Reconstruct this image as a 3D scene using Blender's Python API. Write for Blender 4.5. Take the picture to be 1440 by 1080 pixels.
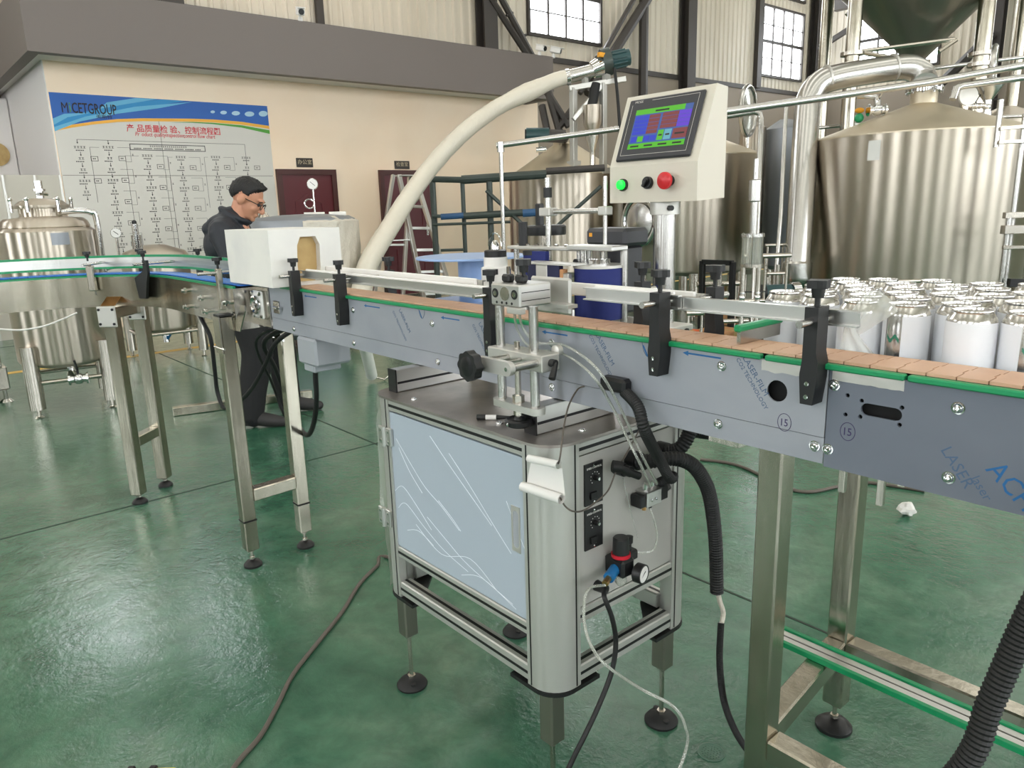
import bpy, math, random
from mathutils import Vector, Matrix, noise
from mathutils.geometry import tessellate_polygon
for _o in list(bpy.data.objects): bpy.data.objects.remove(_o)
scn = bpy.context.scene
col = scn.collection
random.seed(7)
PI = math.pi

# ------------------------------------------------------------------ camera
# world axes: +X along the belt (towards the cans), +Y across it (away from the camera), Z up, metres
CAM = Vector((0, 0, 1.34)); FPX = 1050.0
RW = ((0.65288011, 0.15717658, -0.74097441), (0.75691867, -0.17239836, 0.63035937), (-0.02866504, -0.97240646, -0.23152535))
cd = bpy.data.cameras.new('camera'); cam = bpy.data.objects.new('camera', cd); col.objects.link(cam)
cd.sensor_fit = 'HORIZONTAL'; cd.sensor_width = 36.0; cd.lens = 36.0 * FPX / 1440.0
cd.clip_start = 0.05; cd.clip_end = 200
cam.matrix_world = Matrix(((RW[0][0], -RW[0][1], -RW[0][2], CAM.x), (RW[1][0], -RW[1][1], -RW[1][2], CAM.y),
                           (RW[2][0], -RW[2][1], -RW[2][2], CAM.z), (0, 0, 0, 1)))
scn.camera = cam
# ------------------------------------------------------------------ world, lights, exposure
w = bpy.data.worlds.new('world'); scn.world = w; w.use_nodes = True
w.node_tree.nodes['Background'].inputs[0].default_value = (0.93, 0.96, 1.0, 1)
w.node_tree.nodes['Background'].inputs[1].default_value = 0.6
scn.view_settings.view_transform = 'Standard'; scn.view_settings.look = 'None'
scn.view_settings.exposure = -0.20; scn.view_settings.gamma = 1.0; scn.view_settings.use_curve_mapping = False
ROOF_Z = 9.6
def skylight(x, y, sx, sy, power, colr=(1.0, 0.985, 0.96)):
    l = bpy.data.lights.new('roof_skylight', 'AREA'); l.shape = 'RECTANGLE'; l.size = sx; l.size_y = sy
    l.energy = power; l.color = colr
    o = bpy.data.objects.new('roof_skylight', l); col.objects.link(o); o.location = (x, y, ROOF_Z - 0.12)
for _sx in (-9.0, -4.2, 0.6, 5.4):
    skylight(_sx, 8.0, 1.3, 30.0, 330)

# ------------------------------------------------------------------ pixel -> place helpers (1440 x 1080 frame)
def ray(px, py):
    c = (px - 720.0, py - 540.0, FPX)
    return Vector([RW[i][0]*c[0] + RW[i][1]*c[1] + RW[i][2]*c[2] for i in range(3)]) / FPX
def pz(px, py, z): r = ray(px, py); return CAM + r * ((z - CAM.z) / r.z)
def pY(px, py, y): r = ray(px, py); return CAM + r * (y / r.y)
def pX(px, py, x): r = ray(px, py); return CAM + r * (x / r.x)
def pD(px, py, d): return CAM + ray(px, py) * d
V = Vector

# ------------------------------------------------------------------ materials
def mat(name, color, rough=0.5, metal=0.0, bump=None, noise_c=None, spec=None, trans=0.0, alpha=1.0, emit=None, coat=0.0, aniso=None, sheen=0):
    """color is sRGB 0-255; noise_c = (other colour, scale, (sx,sy,sz), contrast lo, hi); bump = (scale, strength, (sx,sy,sz))"""
    m = bpy.data.materials.new(name); m.use_nodes = True
    nt = m.node_tree; b = nt.nodes['Principled BSDF']; L = nt.links
    def lin(c): return tuple((((v/255.0)/12.92) if v/255.0 <= 0.04045 else (((v/255.0)+0.055)/1.055)**2.4) for v in c) + (1,)
    b.inputs['Base Color'].default_value = lin(color)
    b.inputs['Roughness'].default_value = rough; b.inputs['Metallic'].default_value = metal
    if spec is not None: b.inputs['Specular IOR Level'].default_value = spec
    if trans: b.inputs['Transmission Weight'].default_value = trans
    if alpha < 1: b.inputs['Alpha'].default_value = alpha
    if coat: b.inputs['Coat Weight'].default_value = coat; b.inputs['Coat Roughness'].default_value = 0.08
    if aniso: b.inputs['Anisotropic'].default_value = aniso
    if emit:
        b.inputs['Emission Color'].default_value = lin(emit[0]); b.inputs['Emission Strength'].default_value = emit[1]
    def coords(sc):
        tc = nt.nodes.new('ShaderNodeTexCoord'); mp = nt.nodes.new('ShaderNodeMapping'); mp.inputs['Scale'].default_value = sc
        g = nt.nodes.new('ShaderNodeNewGeometry'); L.new(g.outputs['Position'], mp.inputs['Vector']); nt.nodes.remove(tc); return mp
    if noise_c:
        c2, sc, axes, lo, hi = noise_c
        mp = coords(axes); n = nt.nodes.new('ShaderNodeTexNoise'); n.inputs['Scale'].default_value = sc; n.inputs['Detail'].default_value = 5
        L.new(mp.outputs[0], n.inputs['Vector'])
        r = nt.nodes.new('ShaderNodeValToRGB'); r.color_ramp.elements[0].position = lo; r.color_ramp.elements[1].position = hi
        r.color_ramp.elements[0].color = lin(color); r.color_ramp.elements[1].color = lin(c2)
        L.new(n.outputs['Fac'], r.inputs['Fac']); L.new(r.outputs['Color'], b.inputs['Base Color'])
    if bump:
        sc, st, axes = bump
        mp = coords(axes); n = nt.nodes.new('ShaderNodeTexNoise'); n.inputs['Scale'].default_value = sc; n.inputs['Detail'].default_value = 4
        L.new(mp.outputs[0], n.inputs['Vector'])
        bm = nt.nodes.new('ShaderNodeBump'); bm.inputs['Strength'].default_value = st; bm.inputs['Distance'].default_value = 0.01
        L.new(n.outputs['Fac'], bm.inputs['Height']); L.new(bm.outputs['Normal'], b.inputs['Normal'])
    return m
M = {}
M['steel'] = mat('stainless_steel', (196, 190, 180), 0.24, 1.0, bump=(60, 0.05, (1, 1, 0.05)))
M['tank'] = mat('polished_tank_steel', (196, 186, 172), 0.33, 1.0, aniso=0.96)
def radial(m, rot=0.0):
    nt = m.node_tree; t = nt.nodes.new('ShaderNodeTangent'); t.direction_type = 'RADIAL'; t.axis = 'Z'
    b = nt.nodes['Principled BSDF']; nt.links.new(t.outputs[0], b.inputs['Tangent']); b.inputs['Anisotropic Rotation'].default_value = rot
radial(M['tank'], 0.25)
M['cone'] = mat('brushed_cone_steel', (214, 202, 180), 0.48, 1.0, bump=(4, 0.12, (1, 1, 1)))
M['tube'] = mat('brushed_tube_steel', (190, 184, 170), 0.22, 1.0, noise_c=((160, 154, 138), 6, (1, 1, 0.4), 0.4, 0.7), bump=(30, 0.10, (1, 1, 0.12)))
M['alu'] = mat('aluminium', (205, 204, 200), 0.34, 1.0)
M['alu_d'] = mat('anodised_profile', (190, 190, 184), 0.36, 0.55)
M['satin'] = mat('satin_alu', (200, 198, 192), 0.42, 0.7)
M['chrome'] = mat('chrome', (220, 220, 220), 0.1, 1.0)
M['film'] = mat('blue_grey_film', (156, 159, 166), 0.34, 0.0, noise_c=((144, 148, 156), 5, (1, 1, 1.6), 0.35, 0.7), bump=(24, 0.04, (1, 1, 1)))
M['film_d'] = mat('slate_film', (112, 117, 128), 0.4, 0.0, noise_c=((100, 106, 118), 4, (1, 1, 1), 0.35, 0.7))
M['black'] = mat('black_plastic', (22, 22, 23), 0.42)
M['rubber'] = mat('black_rubber', (20, 20, 20), 0.6)
M['blackm'] = mat('black_metal', (28, 28, 29), 0.35, 0.3)
M['green'] = mat('green_plastic', (22, 140, 88), 0.35)
M['slat'] = mat('beige_slat', (206, 168, 140), 0.5, noise_c=((192, 152, 124), 9, (1, 1, 1), 0.4, 0.7))
M['blue'] = mat('blue_chain', (40, 112, 205), 0.35)
M['navy'] = mat('navy_foam', (26, 38, 104), 0.75)
M['navyd'] = mat('navy_dark', (22, 28, 66), 0.6)
M['white'] = mat('white_plastic', (232, 230, 226), 0.4)
M['paper'] = mat('white_paper', (226, 224, 220), 0.55)
M['foam'] = mat('white_foam', (230, 227, 220), 0.6, noise_c=((208, 206, 204), 4, (1, 1, 1), 0.45, 0.8))
M['tan'] = mat('tan_foam', (196, 168, 116), 0.8, noise_c=((170, 140, 90), 9, (1, 1, 1), 0.4, 0.7))
M['cream'] = mat('cream_wall', (255, 233, 208), 0.7, noise_c=((254, 228, 200), 1.2, (1, 1, 1), 0.4, 0.7))
M['offwhite'] = mat('offwhite_wall', (226, 222, 220), 0.7)
M['pgrey'] = mat('pale_grey_panel', (196, 190, 178), 0.5)
M['fascia'] = mat('grey_fascia', (118, 109, 104), 0.6)
M['corr'] = mat('corrugated_sheet', (222, 213, 197), 0.45, noise_c=((206, 196, 178), 0.8, (1, 1, 0.3), 0.4, 0.7))
M['col'] = mat('dark_steel_paint', (62, 57, 54), 0.5)
M['brownp'] = mat('brown_grey_wall', (150, 138, 124), 0.6)
M['door'] = mat('dark_red_door', (92, 26, 34), 0.35)
M['doorf'] = mat('door_frame_brown', (72, 30, 26), 0.4)
M['sign'] = mat('dark_sign', (48, 40, 34), 0.4)
M['ink'] = mat('black_ink', (44, 42, 42), 0.7)
M['penink'] = mat('purple_marker_ink', (52, 36, 84), 0.6)
M['filmink'] = mat('blue_film_print', (30, 96, 150), 0.6)
M['filmink2'] = mat('grey_blue_film_print', (74, 96, 124), 0.6)
M['gold'] = mat('gold_text', (196, 180, 150), 0.4)
M['bgblue'] = mat('banner_blue', (22, 92, 176), 0.5)
M['bgcyan'] = mat('banner_light_blue', (96, 176, 214), 0.5)
M['bgmid'] = mat('banner_mid_blue', (34, 140, 200), 0.5)
M['bgyel'] = mat('banner_yellow', (240, 178, 60), 0.5)
M['bggrn'] = mat('banner_green', (76, 156, 48), 0.5)
M['bgred'] = mat('banner_red', (206, 44, 56), 0.5)
M['bgwht'] = mat('banner_white', (212, 208, 200), 0.45)
M['bgdot'] = mat('banner_pale_dots', (170, 206, 226), 0.5)
M['red'] = mat('red_plastic', (196, 34, 40), 0.35)
M['redring'] = mat('red_ring', (190, 24, 44), 0.4)
M['ledgreen'] = mat('lit_green_lamp', (20, 220, 80), 0.3, emit=((20, 235, 70), 0.9))
M['hmi'] = mat('control_box_cream', (208, 201, 186), 0.45)
M['bezel'] = mat('hmi_bezel', (52, 52, 56), 0.4)
for _n, _c in (('sgreen', (100, 220, 40)), ('sblue', (44, 70, 230)), ('sred', (150, 66, 70)), ('spurple', (116, 70, 240)), ('scyan', (120, 205, 225)), ('sback', (70, 110, 190))):
    M[_n] = mat('screen_' + _n[1:], (10, 10, 10), 0.3, emit=(_c, 0.75))
M['teal'] = mat('teal_motor_paint', (36, 70, 72), 0.4)
M['orange'] = mat('orange_label', (232, 160, 40), 0.5)
M['hose'] = mat('wrapped_white_hose', (214, 206, 190), 0.35, bump=(26, 0.5, (1, 1, 1)))
M['glassy'] = mat('clear_tube', (232, 234, 226), 0.12, trans=0.75, spec=0.6)
M['film_clear'] = mat('clear_film', (222, 226, 218), 0.25, alpha=0.45, bump=(14, 0.6, (1, 1, 1)))
M['wrap'] = mat('bubble_wrap', (206, 198, 184), 0.28, bump=(40, 0.8, (1, 1, 1)))
M['bluefit'] = mat('blue_fitting', (24, 104, 160), 0.35)
M['brass'] = mat('brass', (196, 156, 104), 0.3, 1.0)
M['skin'] = mat('skin', (196, 140, 112), 0.5)
M['hair'] = mat('black_hair', (24, 22, 22), 0.55, bump=(160, 0.6, (1, 1, 1)))
M['jacket'] = mat('dark_jacket', (34, 37, 44), 0.65, bump=(22, 0.35, (1, 1, 1)))
M['trousers'] = mat('black_trousers', (20, 20, 22), 0.8, bump=(16, 0.5, (1, 1, 0.5)))
M['shoe'] = mat('dark_shoe', (44, 42, 42), 0.6)
M['greybox'] = mat('grey_box_paint', (158, 162, 168), 0.4)
M['greysteel'] = mat('blue_grey_sheet', (146, 150, 156), 0.4, 0.4)
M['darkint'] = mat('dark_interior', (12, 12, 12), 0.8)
M['cardb'] = mat('cardboard', (190, 140, 96), 0.7)
M['orangeb'] = mat('orange_carton', (206, 98, 56), 0.6)
M['yellowln'] = mat('yellow_floor_paint', (214, 172, 84), 0.5)
M['joint'] = mat('dark_joint', (44, 58, 48), 0.8)
M['silo'] = mat('dark_silo_steel', (150, 146, 136), 0.3, 0.9)
M['cable'] = mat('grey_brown_cable', (92, 84, 76), 0.5)
M['steelpol'] = mat('pole_steel', (200, 198, 194), 0.27, 1.0)
M['railgreen'] = mat('dark_green_rail', (66, 74, 70), 0.4, 0.3)
M['railblue'] = mat('blue_wrap', (46, 84, 124), 0.5)
M['disc'] = mat('pale_blue_disc', (150, 178, 222), 0.3)
M['lid'] = mat('can_lid', (206, 204, 200), 0.22, 1.0)
M['film_thin'] = mat('thin_film', (226, 228, 228), 0.12, alpha=0.16, bump=(18, 0.9, (1, 1, 1)))
M['label'] = mat('white_can_label', (226, 228, 232), 0.45)
M['logo'] = mat('green_can_logo', (56, 130, 104), 0.4)
def pane_mat():
    m = bpy.data.materials.new('daylit_pane'); m.use_nodes = True; nt = m.node_tree
    b = nt.nodes['Principled BSDF']; b.inputs['Base Color'].default_value = (0.8, 0.85, 0.9, 1); b.inputs['Roughness'].default_value = 0.1
    b.inputs['Emission Color'].default_value = (0.93, 0.97, 1.0, 1); b.inputs['Emission Strength'].default_value = 12.0
    return m
M['pane'] = pane_mat()
def floor_mat():
    m = bpy.data.materials.new('green_epoxy_floor'); m.use_nodes = True; nt = m.node_tree; L = nt.links
    b = nt.nodes['Principled BSDF']; g = nt.nodes.new('ShaderNodeNewGeometry')
    def ns(scale, det, rough=0.6, dist=0.0):
        n = nt.nodes.new('ShaderNodeTexNoise'); n.inputs['Scale'].default_value = scale; n.inputs['Detail'].default_value = det
        n.inputs['Roughness'].default_value = rough; n.inputs['Distortion'].default_value = dist; L.new(g.outputs['Position'], n.inputs['Vector']); return n
    def ramp(src, stops):
        r = nt.nodes.new('ShaderNodeValToRGB'); e = r.color_ramp.elements
        e[0].position, e[0].color = stops[0]; e[1].position, e[1].color = stops[-1]
        for p, c in stops[1:-1]: q = e.new(p); q.color = c
        L.new(src, r.inputs['Fac']); return r
    n1 = ns(1.4, 6, 0.62, 0.6); n2 = ns(9, 6, 0.7, 0.4); n3 = ns(38, 4, 0.65)
    r1 = ramp(n1.outputs['Fac'], [(0.30, (0.024, 0.100, 0.060, 1)), (0.5, (0.050, 0.150, 0.092, 1)), (0.70, (0.105, 0.195, 0.130, 1))])
    r2 = ramp(n2.outputs['Fac'], [(0.35, (0.72, 0.72, 0.72, 1)), (0.72, (1.25, 1.2, 1.15, 1))])
    mx = nt.nodes.new('ShaderNodeMix'); mx.data_type = 'RGBA'; mx.blend_type = 'MULTIPLY'; mx.inputs['Factor'].default_value = 0.85
    L.new(r1.outputs['Color'], mx.inputs['A']); L.new(r2.outputs['Color'], mx.inputs['B']); L.new(mx.outputs['Result'], b.inputs['Base Color'])
    b.inputs['Coat Weight'].default_value = 0.28; b.inputs['Coat Roughness'].default_value = 0.11
    rr = ramp(n2.outputs['Fac'], [(0.35, (0.10, 0.10, 0.10, 1)), (0.75, (0.28, 0.28, 0.28, 1))]); L.new(rr.outputs['Color'], b.inputs['Roughness'])
    ad = nt.nodes.new('ShaderNodeMath'); ad.operation = 'MULTIPLY_ADD'; ad.inputs[1].default_value = 0.55
    L.new(n3.outputs['Fac'], ad.inputs[0]); L.new(n2.outputs['Fac'], ad.inputs[2])
    bm = nt.nodes.new('ShaderNodeBump'); bm.inputs['Strength'].default_value = 0.24; bm.inputs['Distance'].default_value = 0.011
    L.new(ad.outputs[0], bm.inputs['Height']); L.new(bm.outputs['Normal'], b.inputs['Normal']); L.new(bm.outputs['Normal'], b.inputs['Coat Normal'])
    return m
M['floor'] = floor_mat()

# ------------------------------------------------------------------ mesh building helpers
OFF = {}
class MB:
    def __init__(s): s.v = []; s.f = []; s.M = Matrix.Identity(4); s.mi = []; s.cur = 0
    def at(s, M_): s.M = M_; return s
    def add(s, vs, fs):
        n = len(s.v); s.v += [s.M @ V(p) for p in vs]; s.f += [tuple(i + n for i in f) for f in fs]; s.mi += [s.cur]*len(fs); return s
    def box(s, a, b, bev=0.0):
        x0, x1 = sorted((a[0], b[0])); y0, y1 = sorted((a[1], b[1])); z0, z1 = sorted((a[2], b[2]))
        if bev <= 0:
            return s.add([(x0,y0,z0),(x1,y0,z0),(x1,y1,z0),(x0,y1,z0),(x0,y0,z1),(x1,y0,z1),(x1,y1,z1),(x0,y1,z1)],
                         [(0,3,2,1),(4,5,6,7),(0,1,5,4),(1,2,6,5),(2,3,7,6),(3,0,4,7)])
        bev = min(bev, (x1-x0)*0.49, (y1-y0)*0.49, (z1-z0)*0.49)
        vs = []; idx = {}
        for i, X in enumerate((x0, x1)):
            for j, Y in enumerate((y0, y1)):
                for k, Z in enumerate((z0, z1)):
                    sx, sy, sz = (bev if i == 0 else -bev), (bev if j == 0 else -bev), (bev if k == 0 else -bev)
                    idx[i,j,k] = len(vs); vs += [(X, Y+sy, Z+sz), (X+sx, Y, Z+sz), (X+sx, Y+sy, Z)]
        fs = []
        def I(i, j, k, a): return idx[i,j,k] + a
        for i in (0, 1):
            q = [I(i,0,0,0), I(i,1,0,0), I(i,1,1,0), I(i,0,1,0)]; fs.append(tuple(q if i else q[::-1]))
            q = [I(0,i,0,1), I(1,i,0,1), I(1,i,1,1), I(0,i,1,1)]; fs.append(tuple(q[::-1] if i else q))
            q = [I(0,0,i,2), I(1,0,i,2), I(1,1,i,2), I(0,1,i,2)]; fs.append(tuple(q if i else q[::-1]))
        for i in (0, 1):
            for j in (0, 1):
                sg = (i == j)
                q = [I(i,j,0,0), I(i,j,0,1), I(i,j,1,1), I(i,j,1,0)]; fs.append(tuple(q[::-1] if sg else q))
                q = [I(0,i,j,1), I(0,i,j,2), I(1,i,j,2), I(1,i,j,1)]; fs.append(tuple(q[::-1] if sg else q))
                q = [I(i,0,j,0), I(i,0,j,2), I(i,1,j,2), I(i,1,j,0)]; fs.append(tuple(q if sg else q[::-1]))
                for k in (0, 1):
                    q = [I(i,j,k,0), I(i,j,k,1), I(i,j,k,2)]; fs.append(tuple(q if (i+j+k) % 2 == 1 else q[::-1]))
        return s.add(vs, fs)
    def cyl(s, p0, p1, r0, r1=None, n=16, cap=True):
        p0, p1 = V(p0), V(p1); r1 = r0 if r1 is None else r1
        d = (p1 - p0).normalized(); a = d.orthogonal().normalized(); b = d.cross(a)
        vs = []; 
        for p, r in ((p0, r0), (p1, r1)):
            vs += [p + (a*math.cos(2*PI*i/n) + b*math.sin(2*PI*i/n))*r for i in range(n)]
        fs = [(i, (i+1) % n, n+(i+1) % n, n+i) for i in range(n)]
        if cap: fs += [tuple(range(n))[::-1], tuple(range(n, 2*n))]
        return s.add(vs, fs)
    def tube(s, pts, r, n=10, cap=True, closed=False):
        pts = [V(p) for p in pts]; k = len(pts); rs = r if isinstance(r, (list, tuple)) else [r]*k
        vs = []; up = None
        for i in range(k):
            if closed: t = pts[(i+1) % k] - pts[i-1]
            else: t = pts[min(i+1, k-1)] - pts[max(i-1, 0)]
            t.normalize()
            if up is None: up = t.orthogonal().normalized()
            up = (up - t*up.dot(t))
            up = up.normalized() if up.length > 1e-6 else t.orthogonal().normalized()
            b = t.cross(up)
            vs += [pts[i] + (up*math.cos(2*PI*j/n) + b*math.sin(2*PI*j/n))*rs[i] for j in range(n)]
        fs = []
        for i in range(k if closed else k-1):
            q = (i+1) % k
            fs += [(i*n+j, i*n+(j+1) % n, q*n+(j+1) % n, q*n+j) for j in range(n)]
        if cap and not closed: fs += [tuple(range(n))[::-1], tuple(range((k-1)*n, k*n))]
        return s.add(vs, fs)
    def lathe(s, prof, c=(0, 0, 0), n=32, axis=(0, 0, 1)):
        ax = V(axis).normalized(); a = ax.orthogonal().normalized() if abs(ax.z) < 0.99 else V((1, 0, 0)); b = ax.cross(a); c = V(c)
        vs = []; 
        for r, h in prof: vs += [c + ax*h + (a*math.cos(2*PI*i/n) + b*math.sin(2*PI*i/n))*max(r, 1e-5) for i in range(n)]
        fs = []
        for k in range(len(prof)-1): fs += [(k*n+i, k*n+(i+1) % n, (k+1)*n+(i+1) % n, (k+1)*n+i) for i in range(n)]
        if prof[0][0] > 1e-4: fs.append(tuple(range(n))[::-1])
        if prof[-1][0] > 1e-4: fs.append(tuple(range((len(prof)-1)*n, len(prof)*n)))
        return s.add(vs, fs)
    def sph(s, c, r, n=12, sc=(1, 1, 1)):
        c = V(c); vs = []; fs = []; m = n//2
        for i in range(m+1):
            th = PI*i/m
            vs += [c + V((math.sin(th)*math.cos(2*PI*j/n)*r*sc[0], math.sin(th)*math.sin(2*PI*j/n)*r*sc[1], math.cos(th)*r*sc[2])) for j in range(n)]
        for i in range(m): fs += [(i*n+j, (i+1)*n+j, (i+1)*n+(j+1) % n, i*n+(j+1) % n) for j in range(n)]
        return s.add(vs, fs)
    def prism(s, outer, depth, holes=(), cap=True):
        """polygon (x,y) in the local plane z=0, extruded to z=depth; counter-clockwise seen from +z"""
        loops = [list(outer)] + [list(h) for h in holes]
        flat = [p for l in loops for p in l]
        tri = tessellate_polygon([[V((p[0], p[1], 0)) for p in l] for l in loops])
        n = len(flat); vs = [(p[0], p[1], 0) for p in flat] + [(p[0], p[1], depth) for p in flat]; fs = []
        for t in tri:
            a, b, c = t; A = (flat[b][0]-flat[a][0])*(flat[c][1]-flat[a][1]) - (flat[b][1]-flat[a][1])*(flat[c][0]-flat[a][0])
            if A < 0: t = (a, c, b)
            fs.append((t[2], t[1], t[0])); fs.append((t[0]+n, t[1]+n, t[2]+n))
        o = 0
        for l in loops:
            k = len(l); ar = sum(l[i][0]*l[(i+1) % k][1] - l[(i+1) % k][0]*l[i][1] for i in range(k))
            ccw = (ar > 0) == (o == 0)
            for i in range(k):
                q = (o+i, o+(i+1) % k, n+o+(i+1) % k, n+o+i); fs.append(q if ccw else q[::-1])
            o += k
        return s.add(vs, fs)
    def mesh(s, name, mats, off=(0, 0, 0), smooth=35):
        o = V(off); me = bpy.data.meshes.new(name)
        me.from_pydata([tuple(p - o) for p in s.v], [], s.f)
        mats = mats if isinstance(mats, (list, tuple)) else [mats]
        for m in mats: me.materials.append(M[m])
        if len(mats) > 1: me.polygons.foreach_set('material_index', s.mi)
        if smooth:
            me.polygons.foreach_set('use_smooth', [True]*len(me.polygons)); me.set_sharp_from_angle(angle=math.radians(smooth))
        me.update(); return me
    def build(s, name, mats, parent=None, smooth=35, label=None):
        off = OFF.get(parent.name, V((0, 0, 0))) if parent else V((0, 0, 0))
        o = bpy.data.objects.new(name, s.mesh(name, mats, off, smooth)); col.objects.link(o)
        if parent: o.parent = parent; OFF[o.name] = off
        if label: o['label'] = label
        return o
def tag(o, label=None, cat=None, group=None, kind=None):
    for k, v in (('label', label), ('category', cat), ('group', group), ('kind', kind)):
        if v: o[k] = v
    return o
def thing(name, label, cat, loc=(0, 0, 0), group=None, kind=None):
    o = bpy.data.objects.new(name, None); col.objects.link(o); o.location = loc; o.empty_display_size = 0.1
    OFF[o.name] = V(loc); return tag(o, label, cat, group, kind)
def solo(mb, name, mats, label, cat, group=None, smooth=35):
    """a thing that is one mesh: origin at its base"""
    c = [p for p in mb.v]; lo = V((min(p.x for p in c), min(p.y for p in c), min(p.z for p in c))); hi = V((max(p.x for p in c), max(p.y for p in c), max(p.z for p in c)))
    base = V(((lo.x+hi.x)/2, (lo.y+hi.y)/2, lo.z))
    o = bpy.data.objects.new(name, mb.mesh(name, mats, base, smooth)); o.location = base; col.objects.link(o); OFF[o.name] = base
    return tag(o, label, cat, group)
def inst(name, me, parent, loc, rot=None):
    """another object sharing mesh data, world location under a parent tree"""
    o = bpy.data.objects.new(name, me); col.objects.link(o)
    off = OFF.get(parent.name, V((0, 0, 0))) if parent else V((0, 0, 0))
    if parent: o.parent = parent
    o.location = V(loc) - off; OFF[o.name] = V(loc)
    if rot: o.rotation_euler = rot
    return o
def struct(o): o['kind'] = 'structure'; return o
def spl(pts, steps=8, closed=False):
    P = [V(p) for p in pts]; out = []; k = len(P)
    for i in range(k if closed else k-1):
        if closed: a, b, c, d = P[i-1], P[i], P[(i+1) % k], P[(i+2) % k]
        else: a, b, c, d = P[max(i-1, 0)], P[i], P[i+1], P[min(i+2, k-1)]
        for q in range(steps):
            t = q/steps; out.append(0.5*((2*b) + (c-a)*t + (2*a-5*b+4*c-d)*t*t + (3*b-a-3*c+d)*t**3))
    if not closed: out.append(P[-1])
    return out
def circ(cx, cy, r, n=20, a0=0.0): return [(cx + r*math.cos(a0 + 2*PI*i/n), cy + r*math.sin(a0 + 2*PI*i/n)) for i in range(n)]
def slot(cx, cy, w_, h_, ang=0.0, n=8):
    pts = []; r = h_/2
    for i in range(n+1): t = -PI/2 + PI*i/n; pts.append((w_/2 - r + r*math.cos(t), r*math.sin(t)))
    for i in range(n+1): t = PI/2 + PI*i/n; pts.append((-(w_/2 - r) + r*math.cos(t), r*math.sin(t)))
    c, s_ = math.cos(ang), math.sin(ang)
    return [(cx + x*c - y*s_, cy + x*s_ + y*c) for x, y in pts]
# frames: local (u,v,w) -> world. FY: a plane facing -Y (u=+X, v=+Z, w=-Y);  FX: facing +X (u=+Y, v=+Z, w=+X)
def FY(x=0, y=0, z=0): return Matrix(((1, 0, 0, x), (0, 0, -1, y), (0, 1, 0, z), (0, 0, 0, 1)))
def FX(x=0, y=0, z=0): return Matrix(((0, 0, 1, x), (1, 0, 0, y), (0, 1, 0, z), (0, 0, 0, 1)))
FONT_CACHE = {}
def text(body, size, Mx, mats, parent, name='lettering', align='LEFT', ext=0.0006, sx=1.0, shear=0.0, bold=0.0):
    c = bpy.data.curves.new('t', 'FONT'); c.body = body; c.offset = bold*size; c.size = size; c.align_x = align; c.extrude = ext; c.resolution_u = 2; c.shear = shear
    o = bpy.data.objects.new('t', c); me = bpy.data.meshes.new_from_object(o)
    bpy.data.objects.remove(o); bpy.data.curves.remove(c)
    b = MB().at(Mx @ Matrix.Diagonal((sx, 1, 1, 1))); b.add([v.co for v in me.vertices], [tuple(p.vertices) for p in me.polygons]); bpy.data.meshes.remove(me)
    return b.build(name, mats, parent, smooth=0)

# ================================================================== THE HALL
XW, YG = -13.5, 25.0        # corrugated long wall, gable wall
XE, YS = 11.0, -9.0         # walls behind the camera
b = MB(); b.box((XW-0.3, YS-0.3, -0.2), (XE+0.3, YG+0.3, 0)); floor = struct(b.build('floor', 'floor', smooth=0))
for a_, c_ in (((-3.744, YS, 0), (-3.734, YG, 0.0012)), ((XW, 2.10, 0), (XE, 2.11, 0.0012)), ((XW, 8.1, 0), (XE, 8.11, 0.0012)), ((-9.744, YS, 0), (-9.734, YG, 0.0012)), ((2.256, YS, 0), (2.266, YG, 0.0012)), ((XW, -3.9, 0), (XE, -3.89, 0.0012))):
    MB().box(a_, c_).build('expansion_joint', 'joint', floor, smooth=0)
MB().box((-8.05, YS, 0), (-7.95, YG, 0.002)).build('painted_line', 'yellowln', floor, smooth=0)
b = MB(); b.box((XW-0.3, YS-0.3, ROOF_Z), (XE+0.3, YG+0.3, ROOF_Z+0.1)); struct(b.build('ceiling', 'corr', smooth=0))
def corrugated(name, p0, p1, z0, z1, inward, pitch=0.22, depth=0.035):
    p0, p1 = V(p0), V(p1); d = (p1-p0); L_ = d.length; d.normalize(); n = V(inward); prof = []; k = int(L_/pitch)
    for i in range(k+1):
        u = i*pitch
        for du, h in ((0, 0), (0.03, depth), (0.075, depth), (0.105, 0)):
            if u+du <= L_: prof.append((u+du, h))
    vs = []; fs = []
    for u, h in prof:
        q = p0 + d*u + n*h; vs += [(q.x, q.y, z0), (q.x, q.y, z1)]
    for i in range(len(prof)-1): fs.append((2*i, 2*i+2, 2*i+3, 2*i+1))
    m_ = MB().add(vs, fs); return struct(m_.build(name, 'corr', smooth=0))
WB = 4.62      # top of the plain lower wall
corrugated('wall_left', (XW, YS, 0), (XW, YG, 0), WB, ROOF_Z, (1, 0, 0))
corrugated('wall_back', (XW, YG, 0), (XE, YG, 0), WB, ROOF_Z, (0, -1, 0))
struct(MB().box((XW-0.2, YS, 0), (XW+0.06, YG, WB)).build('wall_left_lower', 'brownp', smooth=0))
struct(MB().box((XW, YG-0.06, 0), (XE, YG+0.2, WB)).build('wall_back_lower', 'brownp', smooth=0))
struct(MB().box((XE, YS, WB), (XE+0.2, YG, ROOF_Z)).build('wall_right', 'corr', smooth=0)); struct(MB().box((XE, YS, 0), (XE+0.2, YG, WB)).build('wall_right_lower', 'brownp', smooth=0))
struct(MB().box((XW, YS-0.2, WB), (XE, YS, ROOF_Z)).build('wall_front', 'corr', smooth=0)); struct(MB().box((XW, YS-0.2, 0), (XE, YS, WB)).build('wall_front_lower', 'brownp', smooth=0))
WN = [0]
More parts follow.
